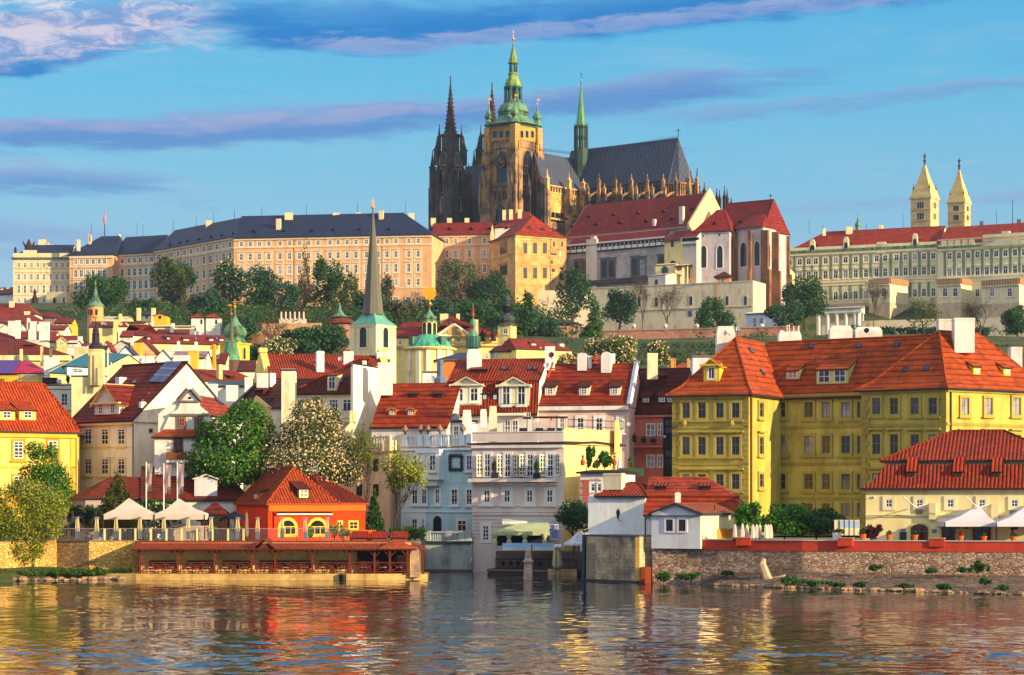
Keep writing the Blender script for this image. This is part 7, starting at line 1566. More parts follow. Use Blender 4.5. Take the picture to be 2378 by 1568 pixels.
for i,x in enumerate((880,960,1030,1090,1240)):
 p=wl.at(x,0)-n*1.1;chair('tall-backed dark chair on the lower channel terrace'+(', at the red pole' if x==1240 else ', {} from the left'.format(('first','second','third','fourth')[i])),(p.x,p.y,zf),math.pi,IRON)
for x,lab in((920,'left'),(1060,'right')):p=wl.at(x,0)-n*1.2;table_set('terrace_table',lab+' dark table on the lower channel terrace',x,1285,p.y,.9,gz=zf)
CAN=plaster((176,184,140),.15);Y=282;r=thing('canopy','sage green fabric canopy with tied-back curtain posts over the channel restaurant','canopy',pt(840,1060,Y));ze,zr=pz(915,Y),pz(836,Y+2)
x0,x1,y0,y1=px(820,Y),px(1400,Y),Y,Y+6;mb=MB();ap0,ap1=Vector((px(1090,Y+2),Y+3,zr)),Vector((px(1370,Y+2),Y+3,zr+.1));c_=[Vector((x0,y0,ze)),Vector((x1,y0,ze)),Vector((x1,y1,ze)),Vector((x0,y1,ze))]
for f in([c_[0],c_[1],ap1,ap0],[c_[1],c_[2],ap1],[c_[2],c_[3],ap0,ap1],[c_[3],c_[0],ap0]):mb.slab(f,.05,CAN)
for a,b in((0,1),(1,2),(3,0)):mb.face([c_[a]-Vector((0,0,.5)),c_[b]-Vector((0,0,.5)),c_[b],c_[a]],CAN)
part(mb,'roof',r)
mb=MB();mb.prism([(x0+.5,Y+3),(x1-.6,Y+3),(x1-.6,Y+3.4),(x0+.5,Y+3.4)],pz(1060,Y),ze+.2,flat((34,30,34),.7));part(mb,'canopy_shade_panel',r)  # dark panel added behind the canopy, standing for the shade inside
for x in(842,980,1135,1325):p=pt(x,1040,Y+.2);mb=MB();mb.lathe(p,[(.3,p.z-.4),(.34,p.z+.3),(.13,p.z+.9),(.3,ze-.8),(.5,ze-.3)],7,CAN);part(mb,'curtain_post',r)
def awning(lab,x0,x1,y0,y1,Y,dep,m,m2,par=None):
 a,b=pt(x0,y1,Y),pt(x1,y1,Y);a2,b2=pt(x0,y0,Y+dep),pt(x1,y0,Y+dep);r=thing('awning',lab,'awning',a);mb=MB();mb.slab([a,b,b2,a2],.05,m);v=Vector((0,0,-.4));mb.slab([a+v,b+v,b,a],.04,m2);part(mb,'cloth',r);return r
awning('half-rolled pale awning on the grey house wall above the canopy',915,1425,792,815,287,1.6,plaster((190,200,190)),plaster((214,220,206)))
awning('blue and white striped awning along the channel terrace parapet',915,1420,1028,1070,279,1.6,plaster((120,160,196)),plaster((206,214,206)))
mb=MB();p=pt(1422,920,280);mb.box(p,L_(88,280),.08,pz(996,280),pz(842,280),plaster((176,186,216),.1));sg=thing('menu_board','tall pale blue-grey notice board covered in small text at the right of the canopy','sign',p);part(mb,'board',sg)
mb=MB()
for k in range(13):z=pz(860+k*10,280);mb.box((p.x+random.uniform(-.1,.1),p.y-.06),random.uniform(.7,1.3),.02,z,z+.08,flat((120,126,160)))
part(mb,'lettering',sg)
def closed_parasol(lab,x,y0,y1,w,Y,m,group=None,name='closed_parasol'):
 a,b=pt(x,y1,Y),pt(x,y0,Y);h=b.z-a.z;W=L_(w,Y)/2;r=thing(name,lab,'parasol',a,group);mb=MB();n=10;pr=[(.85,0),(1,.08),(.86,.45),(.66,.78),(.3,.95),(.05,1)];rings=[]
 for f,t in pr:rings.append([Vector((a.x+W*f*(1 if i%2 else.68)*math.cos(i*math.pi/n),a.y+W*f*(1 if i%2 else.68)*math.sin(i*math.pi/n),a.z+h*(.14+.84*t)-(0 if i%2 or t>.1 else.12*h)))for i in range(2*n)])
 for A_2,B_2 in zip(rings,rings[1:]):
  for i in range(2*n):j=(i+1)%(2*n);mb.face([A_2[i],A_2[j],B_2[j],B_2[i]],m)
 part(mb,'canopy',r);mb=MB();mb.tube([a,b+Vector((0,0,.12))],.035,WOOD,5);mb.lathe(a,[(.3,a.z),(.3,a.z+.08),(.05,a.z+.12)],8,IRON);part(mb,'pole',r);return r
closed_parasol('closed pale green parasol at the channel terrace railing',1450,1030,1290,100,276.5,plaster((200,204,150)))
for x,lab in((1440,'left'),(1478,'right')):mb=MB();p=pt(x,1060,276);mb.lathe(p,[(.1,p.z-.3),(.26,p.z-.15),(.3,p.z),(.26,p.z+.15),(0,p.z+.3)],10,plaster((240,232,220)),0,True);mb.tube([p,p-Vector((0,0,4.2))],.04,IRON,4);solo(mb,'globe_lamp',lab+' white globe lamp beside the green closed parasol','lamp',p)
mb=MB();p=pt(1168,1385,265);SPO=stone((196,168,144),(150,130,116),.7);mb.lathe(p,[(.75,-1.5),(.62,pz(1225,265)),(.8,pz(1215,265)),(.75,pz(1200,265)),(.5,pz(1180,265)),(.42,pz(1108,265)),(.3,pz(1100,265))],4,SPO,.6);solo(mb,'mooring_post','tapered stone mooring post standing in the channel water','post',(p.x,p.y,0))
mb=MB();mb.tube([pt(1200,1335,270),pt(1202,1042,270)],.09,flat((176,40,36)),6);solo(mb,'mooring_pole','thin red pole behind the stone mooring post','pole',pt(1200,1335,270))
def parasol_open(name,lab,x,y0,ye,w,Y,m,ypole,cat='parasol'):
 c=pt(x,y0,Y);ze=pz(ye,Y);W=L_(w,Y)/2;r=thing(name,lab,cat,pt(x,ypole,Y));mb=MB()
 mb.lathe(c,[(W,ze),(W*.5,ze+(c.z-ze)*.42),(.06,c.z)],8,m,.39);mb.lathe(c,[(W,ze-.25),(W,ze)],8,m,.39);part(mb,'canopy',r);mb=MB();mb.tube([pt(x,ypole,Y),c],.05,IRON,5);part(mb,'pole',r)
parasol_open('open_parasol','wide pale open parasol squeezed between the grey house and the stone river wall',1665,912,1030,330,268,plaster((200,206,214)),1100)
crop('M')
WSTN=stone((206,180,140),(112,100,92),.8,1.0)
A,B=(-5,259),(545,251);wl=Wall(V2(A),V2(B));r=thing('quay_wall','stained ashlar river wall beside the channel with sunlit right end','wall',(wl.a.x,wl.a.y,-1));z=wl.at(545,968).z;q=wl.n*-5;mb=MB()
mb.prism([wl.a,wl.b,wl.b+q,wl.a+q],-2,z,WSTN);mb.prism([wl.a+wl.n*.12,wl.b+wl.n*.12,wl.b+q,wl.a+q],z,z+.15,flat((90,88,96),.8))
mb.prism([wl.a+wl.n*.35,wl.b+wl.n*.35,wl.b,wl.a],-2,.25,flat((70,66,64),.9));part(mb,'wall',r)
w2=Wall(wl.b,V2((682,256)));LST2=stone((226,176,84),(190,140,70),.62,.4);mb=MB();mb.prism([w2.a,w2.b,w2.b-w2.n*.5,w2.a-w2.n*.5],-2,z+.02,LST2);part(mb,'end_wall',r,'sunlit yellow end of the river wall')  # end of the same wall, its sunlight put into a yellower stone
mb=MB();mb.tube([wl.at(18,1390)+wl.n*.3,wl.at(18,950)+wl.n*.2],.24,flat((60,66,84),.7),4);part(mb,'corner_rail',r)
mb=MB();mb.box(pt(612,1440,250.6),1.0,.5,-1,pz(1262,250.6),flat((150,70,36),.9));mb.box(pt(576,1440,250.2),.5,.7,-1,pz(1262,250.6),flat((120,54,32),.9));solo(mb,'sheet_pile','rust orange sheet pile at the foot of the river wall','pile',pt(610,1440,250.6))
BW2=plaster((240,240,234),.25);A,B=(148,264.5),(600,262.5);
h=house('house','white house with big chimney block, iron wall lantern and hipped red roof by the channel','house',A,B,sq3(A,B,8),566,440,BW2,PANR,hl=2.5,hr=2,over=.45,base=3,cap=PANR);
h.wmb.prism([h.l.b+Vector((-.02,0,0)),h.l.b+Vector((0,.02,0)),h.l.a+Vector((-1.2,0,0)),h.l.b+Vector((-1.25,.5,0))],3,h.ze-.05,BW2);done(h);chimney(h,190,345,408,516,kind='plain',m=plaster((216,206,176),.3),dep=1.5)
A,B=(600,261.5),(1570,259.5);h=house('house','long double-pitched red roof with two eyelid dormers behind the small white gable house','house',A,B,sq3(A,B,12),752,380,BW2,tiles((196,89,52)),hl=0,hr=5,lev=((0,0),(.34,.46),(.3,.475),(1,1)),over=.5,base=3);done(h)
for x in(760,1190):dormer(h,'f',x-10,512,105,48,'shed',DKWOOD,PANR,S_DARK,1,.5,.7,pitch=.42,pane=0)
pipe_m=MB();pipe_m.tube([pt(600,770,261),pt(600,965,261)],.09,GUT,5);part(pipe_m,'downpipe',h.root)
A,B=(660,250.8),(1140,248.6);h=house('house','small white gabled house with two brown windows standing on the rubble river wall','house',A,B,(1570,262),738,632,plaster((214,212,216),.2),tiles((186,110,65),'flat',.8),rd='y',over=.35,gover=.35,base=3.9,gut=flat((56,56,70)));h.wmb.prism([h.r.a+h.r.n*.01,h.r.b+h.r.n*.01,h.r.b-h.r.n*.2,h.r.a-h.r.n*.2],3.95,h.ze-.02,plaster((240,226,180),.2));done(h)  # thin overlay on the right wall: sunlight put into paler, yellower plaster
for x in(838,962):win(h.root,h.f,x,855,64,118,sty((224,222,226),.2,.1,flat((70,44,34)),.1,2,(.35,.68),0,''),0)
chimney(h,890,535,950,640,Y=254,kind='cap');mast(h.roof,1278,655,700,254,.07)
mb=MB();p=pt(322,800,261.8)
r=thing('wall_lantern','black wrought iron lantern on the white house wall','lantern',p);mb.tube([pt(365,815,262.6),pt(345,805,262),pt(336,790,261.8)],.05,IRON,5);part(mb,'bracket',r);mb=MB();c=pt(335,790,261.8);mb.lathe(c,[(.1,c.z),(.24,c.z+.7),(.28,c.z+.74),(.14,c.z+1.0),(.04,c.z+1.15),(.03,c.z+1.3)],6,IRON);part(mb,'lamp',r)
mb=MB()
for k in range(34):x=1208+k*7.4;q=pt(x,985,252+k*.13);mb.box(q,.4,.1,q.z-.3,pz(882+random.uniform(-8,8)+(12 if k>8 else 0),252+k*.13),plaster((214,150,60),.3),.3)
solo(mb,'reed_fence','ochre reed screen fence below the lit side of the small white house','fence',pt(1208,985,252))
RUB=rubble((206,176,148),(140,112,96),2.6);TERR=plaster((188,66,46),.25)
pts=[V2((668,251)),V2((1145,249.3)),V2((2135,244))];crop('N');pts+=[V2((2700,237))]
r=thing('embankment_wall','rubble stone embankment wall with terracotta parapet along the right bank','wall',(pts[0].x,pts[0].y,0));mb=MB();m2=MB()
for i,(a,b)in enumerate(zip(pts,pts[1:])):
 n=Wall(a,b).n;zt=3.75;mb.prism([a,b,b-n*1,a-n*1],-1,zt if i else 3.95,RUB)
 if i:m2.prism([a+n*.08,b+n*.08,b-n*.6,a-n*.6],zt+.004,4.85,TERR);m2.prism([a+n*.2,b+n*.2,b-n*.7,a-n*.7],4.854,4.98,flat((176,168,160),.8))
for x,Y in((-455,246.6),(540,242.2),(1435,240.2)):p=V2((x,Y));m2.box((p.x,p.y+.25),1.6,.8,4.3,5.15,TERR,-.3);m2.box((p.x,p.y+.25),1.8,.95,5.15,5.25,flat((190,140,110),.8),-.3)
part(mb,'stone_wall',r);part(m2,'parapet',r)
CRB=plaster((242,222,160),.2);A,B=(735,248),(2800,242);h=house('house','broad cream riverside house with double red pantile mansard roof at the right edge','house',A,B,sq3(A,B,15),492,268,CRB,tiles((186,84,56),'pan'),hl=8,hr=8,lev=((0,0),(.14,.26),(.3,1)),over=.6,base=3,gut=flat((60,36,34)),ev='A');
bandy(h.wmb,h.f,1400,748,760,.15,CRB);bandy(h.wmb,h.f,1400,770,776,.1,CRB);done(h)
CS=sty((240,226,176),.34,.1,WFRAME,.1,2,(.5,),0,'')
for x in(962,1262,1562,1872,2188):win(h.root,h.f,x,640,60,76,CS,0)
ARC=(plaster((214,196,120)),.18,.06,flat((116,56,36)),.2,2,(.6,),.55,'')
for x in(1260,1562,1870):win(h.root,h.f,x,935,172,185,ARC,3 if False else 0,'arched_door')
win(h.root,h.f,1100,975,56,100,(flat((110,110,110)),.1,.06,IRON,.1,1,(),0,''),0,'door');win(h.root,h.f,2190,885,60,30,S_DARK,0)
for x in(1185,1645,2020):dormer(h,'f',x,390,80,78,'shed',flat((150,80,50)),tiles((206,89,56),'pan'),S_DARK,1,.6,.7,pitch=.62,pane=0)
for x,y in((1255,720),(2180,735)):mb=MB();p=h.f.at(x,y)+h.f.n*.08;mb.box(p,L_(72,245),.15,p.z-.25,p.z+.25,flat((150,120,100)),h.f.ang);part(mb,'vent_grille',h.root)
for x,y in((1390,718),(1998,720)):
 p=h.f.at(x,y)+h.f.n*.3;mb=MB();mb.box(p,.75,.5,p.z-.9,p.z+.9,flat((226,206,160)),h.f.ang);part(mb,'wall_cabinet',h.root)
 mb=MB();mb.tube([p+Vector((-.6,-.2,.8)),p+Vector((-2.0,-.6,.4)),p+Vector((-3.4,-1.2,1.6))],.07,flat((226,216,190)),4);part(mb,'awning_arm',h.root)
for x,y in((1100,905),(1405,910)):mb=MB();p=h.f.at(x,y)+h.f.n*.06;mb.box(p,.5,.1,p.z-.2,p.z+.2,flat((120,120,130)),h.f.ang);part(mb,'wall_plate',h.root)
mb=MB();p=h.f.at(775,590)+h.f.n*.2;mb.tube([p,p+Vector((.5,-.6,.1))],.14,flat((220,210,190)),6);part(mb,'camera_housing',h.root)
A,B=(920,250.3),(2700,245);h2=house('house','x','x',A,B,sq3(A,B,11.5),222,-68,CRB,tiles((186,84,56),'pan'),hl=7,hr=7,over=.5,base=13.2,gut=flat((60,30,30)),root=h.root,cap=PANR,ev='A');done(h2)
TENTW=plaster((204,198,206),.12)
def tent(lab,x0,x1,xp,yp,ye,yv,yg,Y,dep,m=TENTW,legs=IRON,group=None):
 r=thing('garden_tent',lab,'tent',pt(x0,yg,Y),group);a,b=pt(x0,ye,Y),pt(x1,ye,Y);c,d=b+Vector((0,dep,0)),a+Vector((0,dep,0));ap=(a+c)/2;ap.z=pz(yp,Y+dep/2);mb=MB();ap.x=px(xp,Y+dep/2)
 for p,q in((a,b),(b,c),(c,d),(d,a)):
  m1,m2=p.lerp(ap,.45),q.lerp(ap,.45);m1.z-=(ap.z-p.z)*.13;m2.z-=(ap.z-p.z)*.13;k1,k2=p.lerp(ap,.78),q.lerp(ap,.78);k1.z-=(ap.z-p.z)*.06;k2.z-=(ap.z-p.z)*.06
  mb.face([p,q,m2,m1],m);mb.face([m1,m2,k2,k1],m);mb.face([k1,k2,ap],m);v=Vector((0,0,a.z-pz(yv,Y)));mb.face([p-v,q-v,q,p],m)
 part(mb,'canopy',r)
 for p in(a,b,c,d):mb=MB();mb.box(p,.1,.1,pz(yg,Y),p.z-.05,legs);part(mb,'leg',r)
tent('white peaked pavilion tent on the right terrace in front of the arched doors',1508,2010,1838,652,822,868,1030,241.5,5.2);tent('white peaked pavilion tent cut by the right picture edge',2012,2640,2330,645,828,868,1035,240.5,5.2)
def heater(lab,x,y0,y1,Y,group=None,w=.52):
 a=pt(x,y1,Y);z1=pz(y0,Y);h=z1-a.z;r=thing('patio_heater',lab,'patio heater',a,group);mb=MB();mb.lathe(a,[(w*.62,a.z),(w*.62,a.z+h*.34),(w*.5,a.z+h*.35)],4,STEEL,.785);part(mb,'base',r)
 mb=MB()
 for i in range(4):
  q=.785+i*math.pi/2;mb.tube([(a.x+w*.58*math.cos(q),a.y+w*.58*math.sin(q),a.z+h*.34),(a.x+.16*math.cos(q),a.y+.16*math.sin(q),z1-.1)],.035,plaster((226,200,150)),4)
 mb.lathe(a,[(.06,a.z+h*.35),(.05,z1-.1)],6,flat((236,206,140),.3));part(mb,'frame',r);mb=MB();mb.lathe(a,[(.36,z1-.12),(.3,z1-.02),(.05,z1+.05)],8,flat((130,140,170),.4,.6));part(mb,'hood',r)
 return r
heater('pyramid patio heater under the white tent, left of the pair',1632,878,1028,243.5);heater('pyramid patio heater under the white tent, right of the pair',1718,878,1028,244)
mb=MB();mb.tube([pt(2168,1030,242.5),pt(2168,880,242.5)],.1,IRON,6);mb.lathe(pt(2168,880,242.5),[(.2,pz(895,242.5)),(.25,pz(880,242.5)),(0,pz(872,242.5))],6,IRON);solo(mb,'lamp_post','short black lamp post under the right tent edge','lamp',pt(2168,1030,242.5))
for i,(x,y,lab)in enumerate(((708,1003,'terracotta pot at the foot of the purple maple'),(965,1008,'terracotta pot on the parapet left of the first arched door'),(1215,1010,'terracotta pot in front of the first arched door'),(1662,1020,'terracotta pot between the patio heaters'),(1888,1022,'terracotta pot below the tent middle leg'),(2178,1026,'terracotta pot at the lamp post, far right'))):
 Y=243.2-i*.35;p=pt(x,y,Y);mb=MB();r=thing('flower_pot',lab,'flower pot',p,'terracotta pots on the right parapet');mb.lathe(p,[(.24,p.z),(.34,p.z+.55),(.38,p.z+.55),(.38,p.z+.68),(.3,p.z+.68)],9,flat((214,98,40),.8));part(mb,'pot',r)
 me=quadmesh('plant',[(leaves(np.random.default_rng(40+i),[((0,0,.85),(.34,.34,.3))],90,.2,.2),LF_M if i!=3 else leafm((150,50,40)))]);o=bpy.data.objects.new('plant',me);COL.objects.link(o);o.parent=r;WL[o.name]=p
shrub('japanese_maple','purple Japanese maple beside the cream house corner',790,842,1005,200,243.8,[LF_PUR],900,.3,'shrub',seed=12)
shrub('potted_shrub','olive shrub in white tub by the display board',455,885,965,110,245.6,[LF_O],300,.25,seed=13)
mb=MB();p=pt(455,1000,245.6);mb.lathe(p,[(.42,p.z),(.55,p.z+.8),(.5,p.z+.82)],10,WHITE);solo(mb,'planter','round white tub planter on the right parapet','planter',p)
r=thing('display_board','display board with faded pale seascape panels at the end of the garden','sign',pt(555,955,247));mb=MB();a,b=pt(428,955,247),pt(675,955,247);zt=pz(802,247)
mb.slab([a,b,Vector((b.x,b.y,zt)),Vector((a.x,a.y,zt))],.1,flat((206,190,160)));part(mb,'board',r);mb=MB();q0=pt(480,950,246.95);q1=pt(672,950,246.95);zm=pz(880,247)
mb.slab([q0,q1,Vector((q1.x,q1.y,zm)),Vector((q0.x,q0.y,zm))],.02,flat((226,206,170)));mb.slab([Vector((q0.x,q0.y,zm)),Vector((q1.x,q1.y,zm)),Vector((q1.x,q1.y,zt-.1)),Vector((q0.x,q0.y,zt-.1))],.02,flat((150,176,200)))
for k in range(4):x=q0.x+(q1.x-q0.x)*k/4;mb.box((x,q0.y-.03),.06,.05,a.z,zt,flat((80,80,84)))
part(mb,'panel',r)
crop('M')
for i,(x,y0)in enumerate(((1475,838),(1550,832),(1595,838),(1652,840),(1688,840),(1720,838),(1778,838),(1802,840),(1826,838))):closed_parasol('white closed parasol behind the terracotta parapet, {} from the left'.format(('first','second','third','fourth','fifth','sixth','seventh','eighth','ninth')[i]),x,y0,995,46,247.2+(i%3)*.35,plaster((226,214,196),.2),'white closed parasols on the right terrace')
mb=MB();p=pt(1672,780,252);r=thing('street_lamp','black lantern lamp standing among the green vines','lamp',pt(1672,980,252));mb.tube([pt(1672,980,252),pt(1672,768,252)],.07,IRON,5);part(mb,'pole',r);mb=MB();c=pt(1672,768,252);mb.lathe(c,[(.12,c.z),(.32,c.z+.7),(.36,c.z+.75),(.16,c.z+1.1),(.04,c.z+1.3)],6,IRON);part(mb,'lantern',r)
crop('N');mb=MB();SHORE=rubble((146,120,100),(92,80,70),1.6)
top=[(-1030,250,1312),(-700,248.5,1318),(120,243,1312),(1200,240.5,1334),(2700,237,1356)];bot=[(-1030,248.5,0),(-700,243.5,0),(120,235,0),(1200,227,0),(2700,221,0)]
for i in range(4):
 a,b=pt(top[i][0],top[i][2],top[i][1]),pt(top[i+1][0],top[i+1][2],top[i+1][1]);c,d=V2(bot[i+1][:2]),V2(bot[i][:2]);c.z=d.z=-.15
 mb.face([d,c,b,a],SHORE);mb.face([a,b,b+Vector((0,3,0)),a+Vector((0,3,0))],SHORE)
struct(mb,'river_shore')
# ---------------------------------------------------------------- left bank: restaurant, arcade, terrace
crop('K')
REDW=plaster((222,62,22),.15);ORW=plaster((236,104,30),.1);YF=flat((230,180,60),.5,0,.1)
A,B=(622,273),(1300,279);a,b=V2(A),V2(B);d=V2((310,284));c=b+d-a;C=((c.x/c.y*F+CX-cr[0])*cr[2],c.y)
h=house('restaurant','orange-red restaurant with hipped tile roof, arched yellow doors and black awning box','restaurant',A,B,C,497,147,REDW,tiles((190,94,52),'pan'),rd='y',hl=3.4,hr=0,over=.35,base=4,cap=PANO,gut=flat((150,60,30)))
bandy(h.wmb,h.f,900,505,575,.22,ORW);pipe(h.wmb,672,520,745,h.f);done(h)
for x in(813,1103):win(h.root,h.f,x,730,165,160,(YF,.22,.08,YF,.16,3,(.52,),.9,''),0,'arched_door')
dormer(h,'f',968,455,110,110,'shed',DKWOOD,DKP,(None,0,0,flat((240,226,170)),.16,2,(.5,),0,''),1,.74,.78,pitch=.38,pane=2);dormer(h,'l',505,455,60,70,'shed',ORW,DKR,S_DORM,1,.5,.8,pitch=.3)
mb=MB();p,q=h.f.at(690,604)+h.f.n*.4,h.f.at(1232,604)+h.f.n*.4;mb.tube([p,q],.14,flat((216,206,190)),6);mb.tube([p+Vector((0,0,.18)),q+Vector((0,0,.18))],.12,BLACK,5);part(mb,'awning_box',h.root)
A,B=(1240,280),(1572,283);h2=house('restaurant','x','x',A,B,sq3(A,B,9),492,212,REDW,DKP,hl=-1,hr=4.5,over=.35,base=4,root=h.root,cap=PANR,gut=flat((150,60,30)));bandy(h2.wmb,h2.f,1400,500,570,.2,ORW);done(h2)
for x,w_ in((1318,52),(1455,84)):win(h.root,h2.f,x,712,w_,80,(YF,.12,.06,YF,.12,2,(.5,),0,''),0)
chimney(h2,1045,92,1102,205,Y=287,kind='cap')
TILEM=tiles((140,67,49),'flat',.8);crop('D')
A,B=(330,284),(575,286);h=house('house','low dark red tiled restaurant roof with white gabled entrance dormer behind the banners','house',A,B,sq3(A,B,13),1160,1083,BAR,TILEM,hr=3,over=.4,base=4);done(h)
dormer(h,'f',478,1152,52,42,'gable',plaster((206,200,206)),PANO,None,rh=.35,over=.2);chimney(h,357,1068,374,1092,Y=291,kind='plain')
A,B=(198,282),(345,285);h=house('house','small red roofed annex half hidden by the olive cypress','house',A,B,sq3(A,B,8),1156,1108,plaster((170,150,150)),TILEM,hl=4,over=.4,base=4);done(h)
c=V2((500,277));mb=MB();r=thing('pavilion','small dark pyramid-roofed terrace pavilion left of the red restaurant','pavilion',(c.x,c.y,4.3));mb.lathe(c,[(L_(48,277),pz(1196,277)),(.1,pz(1165,277))],4,DKR,.785);part(mb,'roof',r);mb=MB();mb.box(c,3.2,3.2,4.3,pz(1196,277),DKWOOD);part(mb,'wall',r)
for x,y0,lab in((545,1187,'right'),(486,1192,'left')):parasol_open('parasol',lab+' dark navy open parasol in front of the red restaurant side wall',x,y0,y0+14,62,271.5,flat((28,28,44),.8),1252)
crop('J')
for i,(xp,xa,xb,y0,y1,yb)in enumerate(((1428,1437,1490,100,372,500),(1600,1614,1674,112,396,520),(1732,1742,1800,100,402,470))):
 Y=272.5;r=thing('banner',('left one of three tall plain grey banners on white poles','middle one of three tall plain grey banners on white poles','right one of three tall plain grey banners on white poles')[i],'banner',pt(xp,790,Y),'grey banners on the terrace');mb=MB();mb.tube([pt(xp,790,Y),pt(xp,y0-6,Y)],.07,WHITE,6);part(mb,'pole',r)
 mb=MB();BN=flat((150,132,128),.8);w0=[pt(xa,y0+6,Y),pt(xb,y0+10,Y)];L0=[]
 for k in range(9):y=y0+8+(y1-y0)*k/8;L0.append([pt(xa+4*math.sin(k*.9+i),y,Y+.15*math.sin(k)),pt((xa+xb)/2-5*k/8,y+4,Y+.3*math.cos(k*.8)),pt(xb-12*k/8+3*math.sin(k+i),y-2,Y+.2*math.sin(k*1.3+1))])
 for p,q in zip(L0,L0[1:]):
  for j in(0,1):mb.face([p[j],q[j],q[j+1],p[j+1]],BN,True)
 part(mb,'cloth',r)
CTENT=plaster((206,186,170),.12);DL=flat((90,44,36))
tent('cream peaked garden tent, left of the two on the left terrace',1010,1503,1258,445,605,655,848,267.6,5,CTENT,DL);tent('cream peaked garden tent, right of the two on the left terrace',1508,1998,1750,450,605,657,848,267.6,5,CTENT,DL)
HG='pyramid patio heaters along the terrace fence'
for i,(x,lab)in enumerate(((755,'farthest left, beside the closed dark parasols'),(945,'just left of the cream tents'),(1133,'under the left tent, nearer its left leg'),(1366,'under the left tent, nearer its right leg'),(1600,'under the right tent, at its left leg'),(1838,'under the right tent, before the bar counter'),(2062,'just right of the cream tents'))):heater('pyramid patio heater '+lab,x,632,846,267.2,HG)
crop('K')
for x,lab in((325,'between the dark parasols and the tents'),(520,'left of the red restaurant corner'),(760,'before the left arched door'),(985,'between the two arched doors'),(1198,'right of the right arched door')):heater('pyramid patio heater '+lab,x,636,850,267.2,HG)
closed_parasol('tall closed beige parasol before the dark side of the red restaurant',412,572,840,40,269,plaster((150,130,110)))
crop('J')
for i,x in enumerate((592,634,711)):closed_parasol(('left','middle','right')[i]+' closed grey-brown parasol of three beside the hedge',x,588,835,52,272,plaster((120,100,90))if i<2 else flat((60,60,72)))
A,B=(375,266.6),(2281,267);wl=Wall(V2(A),V2(B));crop('K');wl2=Wall(V2((-200,266.8)),V2((1420,267)));crop('J')
r=thing('terrace_fence','long grey metal bar fence with cream posts along the left terrace edge','fence',(wl.a.x,wl.a.y,4.3));mb=MB();a,b=wl.a,wl2.b;railing(mb,a,b,4.35,pz(745,267)-4.35,flat((150,146,140),.5),.19,.025);part(mb,'rail',r)
for x in[1022,1173,1324,1475,1627,1777,1926,2078,2228]+[2380]:p=wl.at(x,800);mb=MB();mb.box(p-wl.n*-.08,.22,.12,4.3,pz(745,267),plaster((236,214,150),.1));part(mb,'post',r)
CH=flat((226,216,206));
mb=MB();mb.box(pt(1868,760,271),7.5*.55,1.0,4.3,pz(725,271),plaster((200,180,160)));mb.box(pt(1785,0,271),1.4,1,pz(725,271),pz(697,271),WHITE);mb.box(pt(1868,0,271),4.4,1.2,pz(725,271),pz(718,271),WHITE);solo(mb,'bar_counter','white bar counter under the right cream tent','bar',pt(1868,846,271))
for i,(x,lab)in enumerate(((1015,'covered white chair at the left tent leg'),(525,'white chair at the far left of the terrace fence'),(1560,'white chair between the two tents'))):p=pt(x,846,268.3);chair(lab,(p.x,p.y,4.3),.4*i,CH)
for x,lab in((840,'small terrace table behind the fence left of the tents'),(1400,'terrace table under the left tent'),(1700,'terrace table under the right tent')):p=pt(x,846,269);table_set('terrace_table',lab,x,846,269,1.1,m=IRON,top=CH,gz=4.3)
crop('K')
for i,x in enumerate((560,640,900,1130,1270)):table_set('terrace_table','dark terrace table by the red restaurant, {} from the left'.format(('first','second','third','fourth','fifth')[i]),x,848,269.5,1.1,gz=4.3)
for i,(x,w_)in enumerate(((1040,80),(1262,90),(1360,100),(330,110),(85,100))):shrub('terrace_shrub',('clipped shrub between the arched doors','round shrub right of the right arched door','tall shrub in terracotta box at the fence end','bushy yellow-green shrub behind the second heater','yellow-green shrub right of the tents')[i],x,700,846,w_,270 if i<3 else 270.5,[LF_BR,LF_M],420,.2,seed=20+i)
p=pt(1372,855,267.4);mb=MB();mb.lathe(p,[(.35,4.3),(.48,5.0),(.44,5.02)],8,flat((206,110,50)));solo(mb,'planter','terracotta planter at the right end of the terrace fence','planter',(p.x,p.y,4.3))
STN=stone((216,180,110),(180,140,80),.5,.5);WD=flat((104,46,30),.7);crop('J');x0=px(1345,262);crop('K');x1,x2=px(2000,262),px(2178,264);xc=px(1705,262)
dock=thing('dock','low yellow stone dock carrying the riverside arcade','dock',(x0,262,0));mb=MB();mb.prism([(x0-4,262.5),(x0,261),(xc,261),(px(2030,262),262.2),(px(2030,262),268),(x0-4,268)],-2,.72,STN);mb.prism([(px(2035,262),262.5),(x2,263.5),(x2,270),(px(2035,262),270)],-2,.62,STN);part(mb,'wall',dock)
mb=MB();q=Vector((px(1352,261),260.8,.15));mb.tube([q+Vector((0,0,.55)),q-Vector((0,0,.55))],.42,BLACK,10);solo(mb,'tyre_fender','black rubber tyre fender hanging on the dock face','fender',q)
ar=thing('arcade','long riverside dining arcade with red tiled lean-to roof, timber posts and X-braced railing','arcade',(x0,262,.72));RT=tiles((196,91,45),'pan',.7)
ze,zt=pz(938,261.4),pz(862,266);mb=MB();mb.slab([(x0-.6,260.6,ze),(xc+1,260.6,ze),(xc+1,266.3,zt),(x0-.6,266.3,zt)],.14,RT,WD)
mb.tube([(x0-.6,260.7,ze-.12),(xc,260.7,ze-.12)],.12,WD,4)
